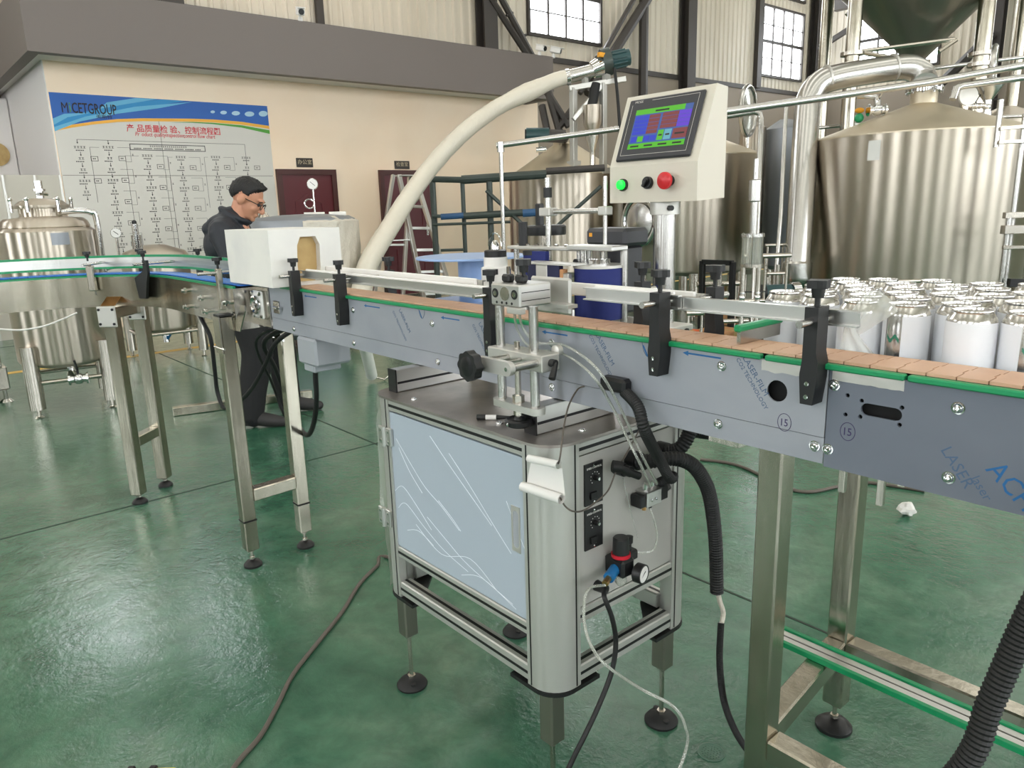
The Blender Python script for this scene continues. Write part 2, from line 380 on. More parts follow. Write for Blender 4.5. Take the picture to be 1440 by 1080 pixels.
def window(fr, w_, h_, cols=4, rows=4, heavy=None):
    """window lying in the local u,v plane of frame fr (u,v from 0), its front towards +w"""
    WN[0] += 1
    r = thing('window_%d' % WN[0], None, None, fr @ V((w_/2, 0, 0)), kind='structure')
    t = 0.07; m_ = MB().at(fr)
    m_.prism([(-t, -t), (w_+t, -t), (w_+t, h_+t), (-t, h_+t)], 0.09, [[(0, 0), (w_, 0), (w_, h_), (0, h_)]])
    fo = m_.build('window_frame', 'col', r, smooth=0)
    pw, ph = w_/cols, h_/rows
    for i in range(1, cols): MB().at(fr).box((i*pw-0.025, 0, 0.0), (i*pw+0.025, h_, 0.07)).build('glazing_bar', 'col', fo, smooth=0)
    for j in range(1, rows):
        q = 0.045 if (heavy and j in heavy) else 0.012
        MB().at(fr).box((0, j*ph-q, 0.0), (w_, j*ph+q, 0.065)).build('glazing_bar', 'col', fo, smooth=0)
    for i in range(cols):
        for j in range(rows): MB().at(fr).box((i*pw+0.004, j*ph+0.004, 0.015), (i*pw+pw-0.004, j*ph+ph-0.004, 0.025)).build('pane', 'pane', r, smooth=0)
    return r
window(FX(XW+0.02, 12.26, 5.14), 2.29, 1.9, 4, 4, (2,))
window(FX(XW+0.02, 21.78, 5.06), 2.3, 1.9, 4, 4, (2,))
window(FX(XW+0.02, 1.75, 5.12), 2.29, 1.9, 4, 4, (2,))
for _y in (12.26, 21.78): window(FX(XW+0.02, _y, 7.4), 2.29, 1.6, 4, 2)
window(FX(XW+0.02, -6.0, 5.12), 2.29, 1.9, 4, 4, (2,))
window(FY(-11.95, YG-0.02, 5.1), 2.35, 1.9, 4, 4, (2,))
window(FY(-4.0, YG-0.02, 5.1), 2.35, 1.9, 4, 4, (2,))
FXN = lambda x, y, z: Matrix(((0, 0, -1, x), (-1, 0, 0, y), (0, 1, 0, z), (0, 0, 0, 1)))
FYN = lambda x, y, z: Matrix(((-1, 0, 0, x), (0, 0, 1, y), (0, 1, 0, z), (0, 0, 0, 1)))
for yy in (22.0, 16.5, 12.5, 8.5, 4.5, 0.5, -4.5): window(FXN(XE-0.02, yy, 1.4), 2.4, 4.6, 4, 6, (3,))  # unseen right wall: extra glowing windows added here to brighten the office wall
for xx in (8.5, 3.0, -2.5, -8.0): window(FYN(xx, YS+0.02, 1.4), 1.8, 4.6, 3, 6, (3,))
# steel columns and braces of the hall: each one a thing of the setting
TR = [0]
def trim(m_, mats='col', smooth=0):
    TR[0] += 1; return struct(m_.build('trim_%d' % TR[0], mats, smooth=smooth))
def hcol(x, y, w_=0.36, d_=0.3):
    m_ = MB(); m_.box((x, y-w_/2, 0), (x+0.025, y+w_/2, ROOF_Z)).box((x+d_-0.025, y-w_/2, 0), (x+d_, y+w_/2, ROOF_Z)).box((x+0.025, y-0.012, 0), (x+d_-0.025, y+0.012, ROOF_Z)); trim(m_)
hcol(XW+0.06, 10.9); hcol(XW+0.06, 17.9); hcol(XW+0.06, 4.4); hcol(XW+0.06, 24.75, 0.4); hcol(XW+0.06, -2.8)
trim(MB().box((XW+0.06, 21.36, WB), (XW+0.2, 21.6, ROOF_Z)))
trim(MB().box((XW+0.06, 7.0, WB), (XW+0.14, 7.14, ROOF_Z)))
def bar(p0, p1, r): trim(MB().cyl(p0, p1, r, n=6))
for dx in (0, 0.42): a_, c_ = pX(690+dx*36, -2, XW+0.35), pX(742+dx*14, 78, XW+0.35); bar(a_ + (a_-c_)*1.2, c_ + (c_-a_)*0.7, 0.07)
bar(pX(712, 22, XW+0.35), pX(721, 18, XW+0.35), 0.03); bar(pX(731, 52, XW+0.35), pX(740, 49, XW+0.35), 0.03)
for (p_, q_, r_) in (((912, -4), (868, 66), 0.12), ((893, -4), (853, 66), 0.06)): a_, c_ = pX(*p_, XW+0.35), pX(*q_, XW+0.35); bar(a_ + (a_-c_)*1.2, c_ + (c_-a_)*0.9, r_)
a_ = pX(905, 60, XW+0.33); bar(V((a_.x, a_.y, 0)), V((a_.x, a_.y, ROOF_Z)), 0.12)
trim(MB().box((XW+0.06, YS, WB-0.06), (XW+0.1, YG, WB+0.06)))
m_ = MB(); m_.box((-8.3, YG-0.36, 0), (-7.9, YG-0.335, ROOF_Z)).box((-8.3, YG-0.085, 0), (-7.9, YG-0.06, ROOF_Z)).box((-8.112, YG-0.335, 0), (-8.088, YG-0.085, ROOF_Z)); trim(m_)
a_, c_ = pY(1384, 58, YG-0.5), pY(1308, 132, YG-0.5); bar(a_ + (a_-c_)*0.15, c_ + (c_-a_)*0.8, 0.13); bar(pY(1152, 68, YG-0.5), pY(1205, 34, YG-0.5), 0.09)
trim(MB().box((-12.6, YG-0.7, 7.0), (XE, YG-0.4, 7.5)))
# ---- the office block
XO, XF = -10.3, -9.6
struct(MB().box((XW, 1.93, 0), (XO, 9.55, 3.3)).build('wall_office', 'cream', smooth=0))
struct(MB().box((XW, 1.918, 1.84), (XO, 1.93, 3.17)).build('wall_office_side', 'offwhite', smooth=0))
struct(MB().box((XO-0.05, -6.0, 0), (XO, 1.93, 1.845)).build('wall_partition', 'pgrey', smooth=0))
for yy in (1.917, 1.66, 1.35, 1.05): trim(MB().box((XO, yy-0.012, 0), (XO+0.012, yy+0.012, 1.845)), 'satin')
struct(MB().box((XW, 1.8, 3.1), (XF-0.14, 9.17, 3.17)).build('trim_soffit', 'offwhite', smooth=0))
m_ = MB(); m_.box((XF-0.14, 1.68, 3.06), (XF, 9.27, 3.73)).box((XW, 1.68, 3.06), (XF-0.14, 1.8, 3.73)).box((XW, 9.17, 3.06), (XF-0.14, 9.27, 3.73)).box((XW, 1.8, 3.18), (XF-0.14, 9.17, 3.24))
struct(m_.build('trim_fascia', 'fascia', smooth=0))
def door(n, y0, y1, top):
    r = thing('door_%d' % n, None, None, (XO, (y0+y1)/2, 0), kind='structure'); fw = 0.075
    m_ = MB().at(FX(XO)); m_.prism([(y0, 0), (y0+fw, 0), (y0+fw, top-fw), (y1-fw, top-fw), (y1-fw, 0), (y1, 0), (y1, top), (y0, top)], 0.05); m_.build('door_frame', 'doorf', r, smooth=0)
    lf = MB().box((XO+0.003, y0+fw, 0.01), (XO+0.018, y1-fw, top-fw)).build('door_leaf', 'door', r, smooth=0)
    c = (y0+y1)/2; hw = (y1-y0)/2 - 0.24
    def arch(z0, z1, rise, s_): 
        top_ = [(c + hw*s_*t, z1 - 0.02 + (rise*(0.5+0.5*math.cos(PI*t)) if abs(t) < 1 else 0)) for t in [1-0.1*i for i in range(21)]]
        return [(c-hw*s_, z0), (c+hw*s_, z0)] + top_
    for z0, z1, rise in ((1.05, top-0.42, 0.1), (0.2, 0.75, 0.0)):
        m_ = MB().at(FX(XO+0.018)); m_.prism(arch(z0, z1, rise, 1.0), 0.01, [arch(z0+0.035, z1-0.035, rise, 0.9)]); m_.build('panel_moulding', 'door', lf, smooth=0)
    m_ = MB(); m_.box((XO+0.018, y1-0.2, 0.92), (XO+0.026, y1-0.16, 1.1)).cyl((XO+0.02, y1-0.18, 1.04), (XO+0.07, y1-0.18, 1.04), 0.009).cyl((XO+0.065, y1-0.18, 1.04), (XO+0.065, y1-0.3, 1.04), 0.009); m_.build('handle', 'chrome', lf)
    return r
door(1, 4.56, 5.47, 1.935); door(2, 6.2, 7.22, 1.935)
def dsign(y0, y1, z0, z1, txt, label):
    r = thing('door_sign', label, 'sign', (XO, (y0+y1)/2, z0), 'door signs on the cream wall')
    MB().box((XO+0.001, y0, z0), (XO+0.016, y1, z1), 0.003).build('plate', 'sign', r, smooth=0)
    text(txt, 0.07, FX(XO+0.017, (y0+y1)/2, z0+0.045), 'gold', r, align='CENTER', sx=1.05)
dsign(4.88, 5.13, 1.965, 2.09, '办公室', 'small dark plaque reading office in Chinese above the door beside the flow chart')
dsign(6.5, 6.77, 1.955, 2.075, '检查室', 'small dark plaque with three characters above the door behind the ladder')
# surveillance cameras on the fascia
def cctv(P, yaw, label):
    r = thing('surveillance_camera', label, 'camera', P, 'surveillance cameras on the office roof edge'); q = Matrix.Translation(P) @ Matrix.Rotation(yaw, 4, 'Z') @ Matrix.Rotation(0.25, 4, 'Y')
    MB().at(Matrix.Translation(P)).cyl((0, 0, 0), (0, 0, 0.06), 0.03).cyl((0, 0, 0.05), (0, 0, 0.1), 0.015).build('mount', 'white', r)
    MB().at(q).box((-0.08, -0.045, 0.08), (0.1, 0.045, 0.17), 0.012).box((-0.08, -0.05, 0.17), (0.15, 0.05, 0.178)).build('housing', 'white', r)
    MB().at(q).cyl((0.1, 0, 0.125), (0.108, 0, 0.125), 0.036).build('lens', 'black', r)
for pxx, yw, lb in ((420, -0.3, 'white bullet camera on the grey fascia above the flow chart'), (757, 0.1, 'dark-faced bullet camera on the fascia, second from its free end'), (777, 0.6, 'bullet camera on the very end corner of the grey fascia')):
    P = pX(pxx, 0, XF-0.07); P.z = 3.73; cctv(P, yw, lb)
# wall box with a round opening, behind the partition
P = pX(6, 200, -12.9); r = thing('wall_box', 'white box with a round brown opening, above the pale partition', 'box', (XW+0.06, P.y, 1.84))
MB().box((-13.44, P.y-0.55, 1.84), (-12.9, min(P.y+0.22, 1.912), 3.0), 0.02).build('housing', 'offwhite', r); MB().cyl((-12.9, P.y-0.12, 2.25), (-12.885, P.y-0.12, 2.25), 0.16, n=24).build('opening', 'tan', r)

# ---- flow chart board on the office wall
XB = XO + 0.012
def bp(px, py): p = pX(px, py, XB); return (p.y, p.z)
BY0, BY1, BZ1, BZM = 1.94, 4.53, 2.76, 1.843; BZ0 = 0.62; BYM = 3.10
ban = thing('flow_chart_board', 'large white board with blue banner header and quality control flow chart', 'board', (XB, (BY0+BY1)/2, BZ0))
for (y0, y1) in ((BY0, BYM-0.003), (BYM+0.003, BY1)):
    for (z0, z1) in ((BZ0, BZM-0.003), (BZM+0.003, BZ1)): MB().box((XO+0.001, y0, z0), (XB, y1, z1)).build('panel', 'bgwht', ban, smooth=0)
MB().box((XO+0.0002, BY0+0.01, BZ0+0.01), (XO+0.0008, BY1-0.01, BZ1-0.01)).build('backing', 'fascia', ban, smooth=0)
def flat(poly, mt, name, lift, clip=True):
    pts = [(min(max(a, BY0+0.001), BY1-0.001), min(c, BZ1-0.001)) for a, c in poly] if clip else poly
    ar = sum(pts[i][0]*pts[(i+1) % len(pts)][1] - pts[(i+1) % len(pts)][0]*pts[i][1] for i in range(len(pts)))
    if ar < 0: pts = pts[::-1]
    return MB().at(FX(XB+lift-0.0012)).prism(pts, 0.0012).build(name, mt, ban, smooth=0)
low = [(60, 183), (76, 180), (100, 175.5), (130, 171), (165, 167.5), (200, 166.3), (230, 166.6), (270, 167), (300, 168), (340, 171.3), (378, 177), (390, 179)]
top = [(395, 145), (60, 120)]
flat([bp(*p) for p in low] + [bp(*p) for p in top], 'bgblue', 'header', 0.0012)
flat([bp(*p) for p in low] + [bp(p[0], p[1]+4.2) for p in low[::-1]], 'bgyel', 'yellow_stripe', 0.0024)
flat([bp(*p) for p in ((238, 172.6), (270, 171.5), (300, 172.8), (340, 176.2), (390, 183.6), (390, 188.8), (340, 179.5), (300, 174.6), (270, 172.6))], 'bggrn', 'green_stripe', 0.0024)
SWL = [0.0030]
for poly, mt in (([(60, 172), (110, 160), (165, 146), (228, 137), (262, 141), (210, 150), (150, 161), (90, 177), (60, 182)], 'bgmid'), ([(60, 178), (120, 164), (190, 150), (270, 143.5), (225, 152), (165, 160), (112, 171), (60, 184)], 'bgcyan'), ([(150, 144), (190, 138), (222, 139), (180, 146), (140, 153)], 'bgcyan'), ([(60, 166), (90, 160), (128, 158.5), (95, 165), (60, 175)], 'bgcyan')):
    SWL[0] += 0.0006; flat([bp(*p) for p in poly], mt, 'swoosh', SWL[0])
for cx_, cy_, rx_, ry_ in ((299, 157.4, 3.1, 2.0), (314.3, 158.3, 4.6, 2.6), (331.5, 159.3, 5.8, 3.1), (350.7, 160.4, 6.7, 3.6), (370, 160, 6.2, 4.0)):
    flat([bp(cx_ + rx_*math.cos(t*PI/10), cy_ + ry_*math.sin(t*PI/10)) for t in range(20)], 'bgdot', 'oval', 0.0036)
y_, z_ = bp(86.5, 158); text('M', 0.165, FX(XB+0.0058, y_, z_), 'ink', ban, 'logo', sx=0.62)
y_, z_ = bp(97.5, 157.7); text('i', 0.165, FX(XB+0.0058, y_, z_), 'bggrn', ban, 'logo', sx=0.7)
y_, z_ = bp(101.5, 158.6); text('CETGROUP', 0.165, FX(XB+0.0058, y_, z_), 'ink', ban, 'logo', sx=0.56, bold=0.011)
y_, z_ = bp(135, 166); text('美斯特', 0.05, FX(XB+0.0058, y_, z_), 'ink', ban, 'logo', sx=1.2)
y_, z_ = bp(178, 184); text('产 品质量检 验、控制流程图', 0.096, FX(XB+0.0015, y_, z_), 'bgred', ban, 'title', sx=0.95, bold=0.012)
for _px, _t in ((190, 'Pr'), (199, 'oduct quality'), (233, 'inspection,'), (257.5, 'control flow chart')): y_ = bp(_px, 191)[0]; z_ = bp(190, 191)[1]; text(_t, 0.068, FX(XB+0.0015, y_, z_), 'bgred', ban, 'title', sx=0.80, shear=0.2, bold=0.008)
ink = MB().at(FX(XB))
def ln(a, c, w_=0.006):
    w_ *= 0.7
    (y0, z0), (y1, z1) = a, c
    if abs(y1-y0) > abs(z1-z0): ink.box((min(y0, y1), z0-w_/2, 0.0003), (max(y0, y1), z0+w_/2, 0.0015))
    else: ink.box((y0-w_/2, min(z0, z1), 0.0003), (y0+w_/2, max(z0, z1), 0.0015))
def arrow(y, z): ink.prism([(y-0.010, z-0.03), (y, z-0.05), (y+0.010, z-0.03)], 0.0015); ink.box((y-0.003, z-0.03, 0.0003), (y+0.003, z, 0.0015))
def glyphs(y, z, n, s_=0.026):
    for i in range(n):
        q = y + (i-(n-1)/2)*s_*1.25
        ink.box((q-s_/2, z+s_*0.3, 0.0003), (q+s_/2, z+s_*0.45, 0.0015)); ink.box((q-s_/2, z-s_*0.45, 0.0003), (q+s_/2, z-s_*0.3, 0.0015)); ink.box((q-s_*0.12, z-s_*0.4, 0.0003), (q+s_*0.12, z+s_*0.5, 0.0015))
def eng(y, z, w_): 
    k = int(w_/0.018)
    for i in range(k):
        if i % 7 != 5: ink.box((y-w_/2+i*0.018, z-0.006, 0.0003), (y-w_/2+i*0.018+0.012, z+0.006, 0.0015))
def rbox(y, z): ink.prism([(y-0.04, z-0.028), (y+0.04, z-0.028), (y+0.04, z+0.028), (y-0.04, z+0.028)], 0.0015, [[(y-0.035, z-0.023), (y+0.035, z-0.023), (y+0.035, z+0.023), (y-0.035, z+0.023)]]); eng(y, z, 0.036)
A = bp(108, 196); Bq = bp(344, 203.5); zt = A[1]; ln((A[0], zt), (Bq[0], zt)); arrow(A[0], zt); arrow(bp(152, 200)[0], zt); ln((Bq[0], zt), (Bq[0], zt-0.24)); arrow(Bq[0], zt-0.22)
y0, z0 = bp(183, 211); y1, z1 = bp(288, 204)
ink.prism([(y0, z0), (y1, z0), (y1, z0+0.075), (y0, z0+0.075)], 0.0015, [[(y0+0.008, z0+0.008), (y1-0.008, z0+0.008), (y1-0.008, z0+0.067), (y0+0.008, z0+0.067)]]); glyphs((y0+y1)/2, z0+0.05, 18, 0.02); eng((y0+y1)/2, z0+0.022, (y1-y0)*0.9)
colspec = [(112, 207, 5, 12, 0, 0), (152, 207, 11, 13, 1, 126), (207, 219, 11, 11, 1, 176), (254, 221, 10, 11, 1, 236), (303, 221, 5, 11, 1, 287), (346, 222, 3, 12, 0, 0)]
for ci, (cx_, cy_, n, dy, side, lx) in enumerate(colspec):
    yc, zc = bp(cx_, cy_); st = 0.128
    for i in range(n):
        z = zc - i*st
        if z < BZ0 + 0.1: break
        glyphs(yc, z, 4 if i % 3 == 0 else 2); eng(yc, z-0.035, 0.12 if i % 2 else 0.09); arrow(yc, z-0.052)
        if i % 2 == 1: rbox(yc+0.14, z)
        if side and i % 2 == 0 and i < n-1:
            ln((yc+0.1, z), (yc+0.24, z), 0.004); ln((yc+0.24, z), (yc+0.24, z-st*1.3), 0.004); ln((yc+0.17, z-st*1.3), (yc+0.24, z-st*1.3), 0.004); glyphs(yc+0.265, z-st*0.65, 1, 0.02)
    if lx:
        yl, zl = bp(lx, cy_); ln((yl, zl), (yc-0.1, zl), 0.004); ln((yl, zl), (yl, max(zl-st*(n if ci > 1 else 5), BZ0+0.08)), 0.005)
o_ = ink.build('chart_print', 'ink', ban, smooth=0); o_['kind'] = 'stuff'

# ================================================================== MAIN CAN CONVEYOR
YN = 1.066; ZT = 1.103            # near side plate, slat surface
conv = thing('can_conveyor', 'long straight conveyor with beige slats, green edges and film-covered side plates', 'conveyor', (-1.0, 1.11, 0))
ZL = 0.981
hole1 = circ(-0.603, 1.042, 0.0175, 24)
pl = MB().at(FY(0, YN+0.003, 0)); pl.prism([(-2.557, ZL+0.0012), (-0.5215, ZL+0.0012), (-0.5215, 1.0905), (-2.557, 1.0905)], 0.003, [hole1]); plate1 = pl.build('side_plate', 'film', conv, smooth=0, label='side plate under blue-grey protective film')
MB().box((-2.557, YN+0.0008, 0.94), (-0.5215, YN+0.003, ZL)).build('lower_plate', 'film', conv, smooth=0)
def q48(X, Y): p = pY(1140+X/4.8, 500+Y/4.8, YN); return (p.x, p.z)
holes = [slot(-0.4405, 1.0385, 0.058, 0.0185, 0.0)] + [circ(*q48(X, Y), 0.0032, 10) for X, Y in ((250, 268), (235, 398), (345, 305), (335, 413), (617, 352), (600, 468), (262, 133))]
plate2 = MB().at(FY(0, YN+0.004, 0)).prism([(-0.5195, 0.937), (0.62, 0.937), (0.62, 1.090), (-0.5195, 1.090)], 0.004, holes).build('side_plate', 'film_d', conv, smooth=0, label='darker side plate with a slotted hole')
MB().box((-2.55, 1.085, 0.95), (0.6, 1.135, 1.075)).build('inner_frame', 'darkint', conv, smooth=0)
MB().box((-2.557, 1.158, 0.94), (0.62, 1.162, 1.092)).build('far_plate', 'film', conv, smooth=0)
for x0, x1 in ((-2.45, -0.632), (-0.624, -0.411), (-0.407, 0.62)):
    MB().box((x0, 1.0585, 1.0895), (x1, 1.0715, 1.0985), 0.002).build('wear_strip', 'green', conv)
MB().box((-2.45, 1.155, 1.0895), (-0.76, 1.167, 1.0985), 0.002).build('wear_strip', 'green', conv)
# slats
s_ = MB(); s_.prism([(0, 0), (0.0365, 0), (0.0365, 0.028), (0.0335, 0.030), (0.0335, 0.052), (0.0365, 0.054), (0.0365, 0.083), (0, 0.083), (0, 0.055), (-0.0028, 0.0535), (-0.0028, 0.0295), (0, 0.028)], 0.0045)
slat_me = s_.mesh('slat', 'slat', smooth=0)
for i in range(78): inst('slat', slat_me, conv, (-2.445 + i*0.0381, 1.0725, ZT-0.0045))
MB().box((-2.445, 1.076, 1.076), (0.53, 1.152, 1.094)).build('chain_track', 'darkint', conv, smooth=0)
bb = MB(); bb.lathe([(0.0088, 0), (0.0088, 0.0012), (0.0068, 0.0014), (0.0066, 0.003), (0.0048, 0.0052), (0.0028, 0.0056), (0.0026, 0.0035), (0.0, 0.0035)], n=14); bolt_me = bb.mesh('bolt', 'chrome')
RB = (PI/2, 0, 0)
for X, Z in ((-1.557, 1.057), (-1.541, .96), (-1.961, 1.057), (-1.972, .958), (-1.12, 1.059), (-1.122, .963), (-0.706, 1.068), (-0.709, .966), (-0.534, 1.068), (-0.535, .966), (-0.511, 1.067), (-0.514, .966), (-0.342, 1.063), (-0.344, .965), (-2.38, .958), (-0.05, 1.063), (-0.05, .965)): inst('bolt', bolt_me, conv, (X, YN, Z), RB)
# print and pen marks on the film
def arrow_mark(pa, pb):
    a, c = pY(*pa, YN), pY(*pb, YN); m_ = MB().at(FY(0, YN, 0)); L_ = a.x - c.x; z = (a.z+c.z)/2; h = 0.0012*max(1, L_/0.06)
    m_.prism([(c.x, z), (c.x+0.012, z-0.0045), (c.x+0.012, z-h), (a.x, z-h), (a.x, z+h), (c.x+0.012, z+h), (c.x+0.012, z+0.0045)], 0.0003); m_.build('printed_arrow', 'filmink', plate1, smooth=0)
for a, c in (((1014, 503), (960, 496.5)), ((798, 471.5), (762, 466.5)), ((646, 450), (620, 446.5)), ((534, 433), (512, 429.5)), ((445, 418.5), (428, 416))): arrow_mark(a, c)
def pmark(body, px, py, size, ang, mt, pr, bold=1.0):
    P = pY(px, py, YN); text(body, size, FY(P.x, YN-0.0001, P.z) @ Matrix.Rotation(ang, 4, 'Z'), mt, pr, 'film_print', ext=0.0002, sx=bold)
for px, py in ((828, 470), (552, 436), (1035, 503), (664, 455)): 
    pmark('LASER-FILM', px+9, py, 0.0145, -0.93, 'filmink2', plate1); pmark('CO2 TECHNOLOGY', px, py+2, 0.0105, -0.93, 'filmink2', plate1)
pmark('LASER', 1322, 632, 0.022, -0.93, 'filmink2', plate2); pmark('laser', 1364, 672, 0.018, -0.93, 'filmink2', plate2); pmark('ACHER', 1385, 660, 0.036, -0.75, 'filmink', plate2, 0.9)
for P, pr, r_ in ((pY(1103, 594, YN), plate1, 0.0125), (pY(1192, 607, YN), plate2, 0.0120)):
    MB().tube([(P.x + r_*0.92*math.cos(t*PI/14), YN-0.0001, P.z + r_*1.15*math.sin(t*PI/14)) for t in range(28)], 0.0005, 5, closed=True).build('pen_circle', 'penink', pr)
    text('15', 0.017, FY(P.x-0.0085, YN-0.0002, P.z-0.006), 'penink', pr, 'pen_number', ext=0.0002, sx=0.9)
for px, py in ((590, 441), (905, 492)):    # round corners of the printed film
    P = pY(px, py, YN); MB().tube(spl([P + V(d) for d in ((-0.004, -0.0002, 0.016), (0.002, -0.0002, -0.004), (0.012, -0.0002, -0.012), (0.022, -0.0002, 0.0), (0.024, -0.0002, 0.016))], 6), 0.0005, 5).build('film_print', 'filmink2', plate1)
    MB().at(FY(P.x, YN, P.z)).prism([(-0.003, 0.01), (0.008, -0.012), (0.011, -0.010), (0.001, 0.008)], 0.0003).build('film_print', 'filmink', plate1, smooth=0)
# foil patches along the top edge
def foil(x0, x1, z0, z1, nm, mt='chrome'):
    m_ = MB(); n = 18; vs = []; 
    for i in range(n+1):
        x = x0 + (x1-x0)*i/n; w_ = (z1-z0)*(1 + 0.22*noise.noise((x*60, z0, 3)))
        for k in range(5): vs.append((x, YN-0.0006-0.0016*abs(noise.noise((x*90, k*2.3, 1))), z1 - w_*k/4))
    fs = [(i*5+k, i*5+k+1, i*5+k+6, i*5+k+5) for i in range(n) for k in range(4)]
    m_.add(vs, fs).build(nm, mt, conv, smooth=60)
foil(-0.632, -0.524, 1.072, 1.0895, 'foil_tape', 'satin'); foil(-0.515, -0.412, 1.074, 1.0895, 'foil_tape', 'satin')
# hanging steel bars below the right plate
for px, py, L_ in ((1186, 662, 0.045), (1240, 680, 0.05), (1268, 684, 0.012)):
    P = pY(px, py, 1.1); MB().box((P.x-0.005, 1.095, 0.935-L_), (P.x+0.005, 1.105, 0.95), 0.001).build('hanger_bar', 'steel', conv)
# ---- black clamp brackets with rods and knobs
def knob_mesh():
    m_ = MB(); pts = []
    for i in range(24):
        t = 2*PI*i/24; r = 0.0155 + 0.0035*math.cos(4*t); pts.append((r*math.cos(t), r*math.sin(t)))
    m_.prism(pts, 0.012); m_.at(Matrix.Translation((0, 0, -0.014))); m_.cyl((0, 0, 0), (0, 0, 0.0145), 0.0085, 0.0105, 12); m_.at(Matrix.Translation((0, 0, -0.03))).cyl((0, 0, 0), (0, 0, 0.017), 0.0042, n=8)
    return m_.mesh('knob', 'black')
KN = knob_mesh(); ROD = {}
def clamp(x, ytop, z0, ztop, zrod, near=True, rod=(1.0, 1.085), parent=None, ybar=None):
    parent = parent or conv; m_ = MB()
    yb0, yb1 = ybar or ((1.034, 1.0655) if near else (1.1625, 1.19)); w_ = 0.0105
    m_.at(FY(x, yb1, 0)); zm = z0 + (ztop-z0)*0.45; d_ = yb1-yb0
    m_.prism([(-w_*0.9, z0), (w_*0.9, z0), (w_*1.35, z0+0.04), (w_*1.35, zm), (w_, zm+0.015), (w_, ztop), (-w_, ztop), (-w_, zm), (-w_*1.25, zm-0.02), (-w_*1.25, z0+0.04)], d_)
    br = m_.build('rail_bracket', 'black', parent, smooth=20)
    MB().cyl((x, rod[0], zrod), (x, rod[1], zrod), 0.0058, n=14).build('rod', 'steelpol', br)
    inst('knob', KN, br, (x, (yb0+yb1)/2, ztop + 0.027), (0, 0, random.random()*2))
    if near:
        for dz in (0.012, 0.032): MB().lathe([(0.0036, 0), (0.0036, 0.002), (0.001, 0.0022)], (x, yb0, z0+dz), 10, (0, -1, 0)).build('screw', 'chrome', br)
for x, zt, zr in ((-2.305, 1.158, 1.142), (-2.0, 1.162, 1.146), (-1.297, 1.166, 1.150), (-0.826, 1.186, 1.168), (-0.5375, 1.184, 1.163)): clamp(x, 0, 1.012 if x < -1 else 1.038, zt, zr)
for x, zt, zr in ((-1.93, 1.166, 1.15), (-0.97, 1.186, 1.168), (-0.80, 1.186, 1.168)): clamp(x, 0, 1.05, zt, zr, False, (1.125, 1.215))
# guide rails (aluminium channel with white slide strip)
def rail(x0, x1, y, z, inner=1, h=0.024, strip=True, nm='guide_rail'):
    m_ = MB(); t = 0.0025; d_ = 0.011
    prof = [(0, 0), (d_, 0), (d_, t), (t, t), (t, h-t), (d_, h-t), (d_, h), (0, h)]
    if inner > 0: prof = [(-a, c) for a, c in prof][::-1]
    m_.at(Matrix(((0, 0, 1, x0), (1, 0, 0, y), (0, 1, 0, z), (0, 0, 0, 1)))).prism(prof, x1-x0); o = m_.build(nm, 'alu', conv, smooth=0)
    if strip: MB().box((x0+0.02, y, z+0.002), (x1-0.02, y+0.008*inner, z+h+0.004), 0.0015).build('slide_strip', 'white', o)
    return o
rail(-2.30, -1.31, 1.078, 1.134); rail(-1.03, -0.80, 1.078, 1.156); rail(-0.862, -0.487, 1.082, 1.154, strip=False)
rail(-2.28, -1.45, 1.148, 1.140, -1); rail(-1.16, -0.80, 1.148, 1.150, -1)
# diverter plate at the mouth of the can table
MB().box((-0.695, 1.09, 1.104), (-0.688, 1.215, 1.126)).build('diverter_plate', 'steel', conv, smooth=0)
MB().box((-0.700, 1.085, 1.124), (-0.686, 1.222, 1.136), 0.003).build('diverter_edge', 'green', conv)
# table for the cans beside the belt
tb = MB().box((-0.76, 1.168, 1.047), (0.62, 1.74, 1.055)).build('can_table', 'steel', conv, smooth=0)
MB().box((-0.76, 1.737, 1.055), (0.62, 1.74, 1.10)).build('table_rim', 'steel', conv, smooth=0)
MB().box((-0.765, 1.23, 1.047), (-0.76, 1.74, 1.085)).build('table_rim', 'steel', conv, smooth=0)
# support frame on the right
ZB = 0.266
def sqtube(p0, p1, w_, name, parent, mt='tube', up=(0, 0, 1), rz=0.0):
    p0, p1 = V(p0), V(p1); d = (p1-p0); L_ = d.length; d.normalize(); u = V(up)
    if abs(d.dot(u)) > 0.9: u = V((math.cos(rz), math.sin(rz), 0))
    s1 = d.cross(u).normalized(); u = s1.cross(d)
    mm = Matrix(((d.x, s1.x, u.x, p0.x), (d.y, s1.y, u.y, p0.y), (d.z, s1.z, u.z, p0.z), (0, 0, 0, 1)))
    return MB().at(mm).box((0, -w_/2, -w_/2), (L_, w_/2, w_/2), 0.004).build(name, mt, parent)
def foot(x, y, parent, ztop, rp=0.035, col_='black'):
    f = MB().lathe([(rp, 0), (rp, 0.008), (rp*0.72, 0.02), (rp*0.3, 0.027), (0.0, 0.027)], (x, y, 0), 20).build('foot_pad', col_, parent)
    m_ = MB().cyl((x, y, 0.024), (x, y, ztop+0.01), 0.006, n=10); m_.cyl((x, y, 0.03), (x, y, 0.038), 0.011, n=6); m_.cyl((x, y, ztop-0.01), (x, y, ztop), 0.011, n=6); m_.build('stud', 'steel', f)
LN, LF = (-0.70, 1.25), (-0.753, 1.703)
for (x, y) in (LN, LF, (0.45, 1.25), (0.45, 1.703)):
    sqtube((x, y, 0.075), (x, y, 1.045 if y > 1.5 else 0.948), 0.05, 'leg', conv); foot(x, y, conv, 0.075, 0.045)
sqtube((LN[0]-0.01, LN[1]+0.025, ZB-0.025), (LF[0], LF[1]-0.025, ZB-0.025), 0.05, 'cross_bar', conv)
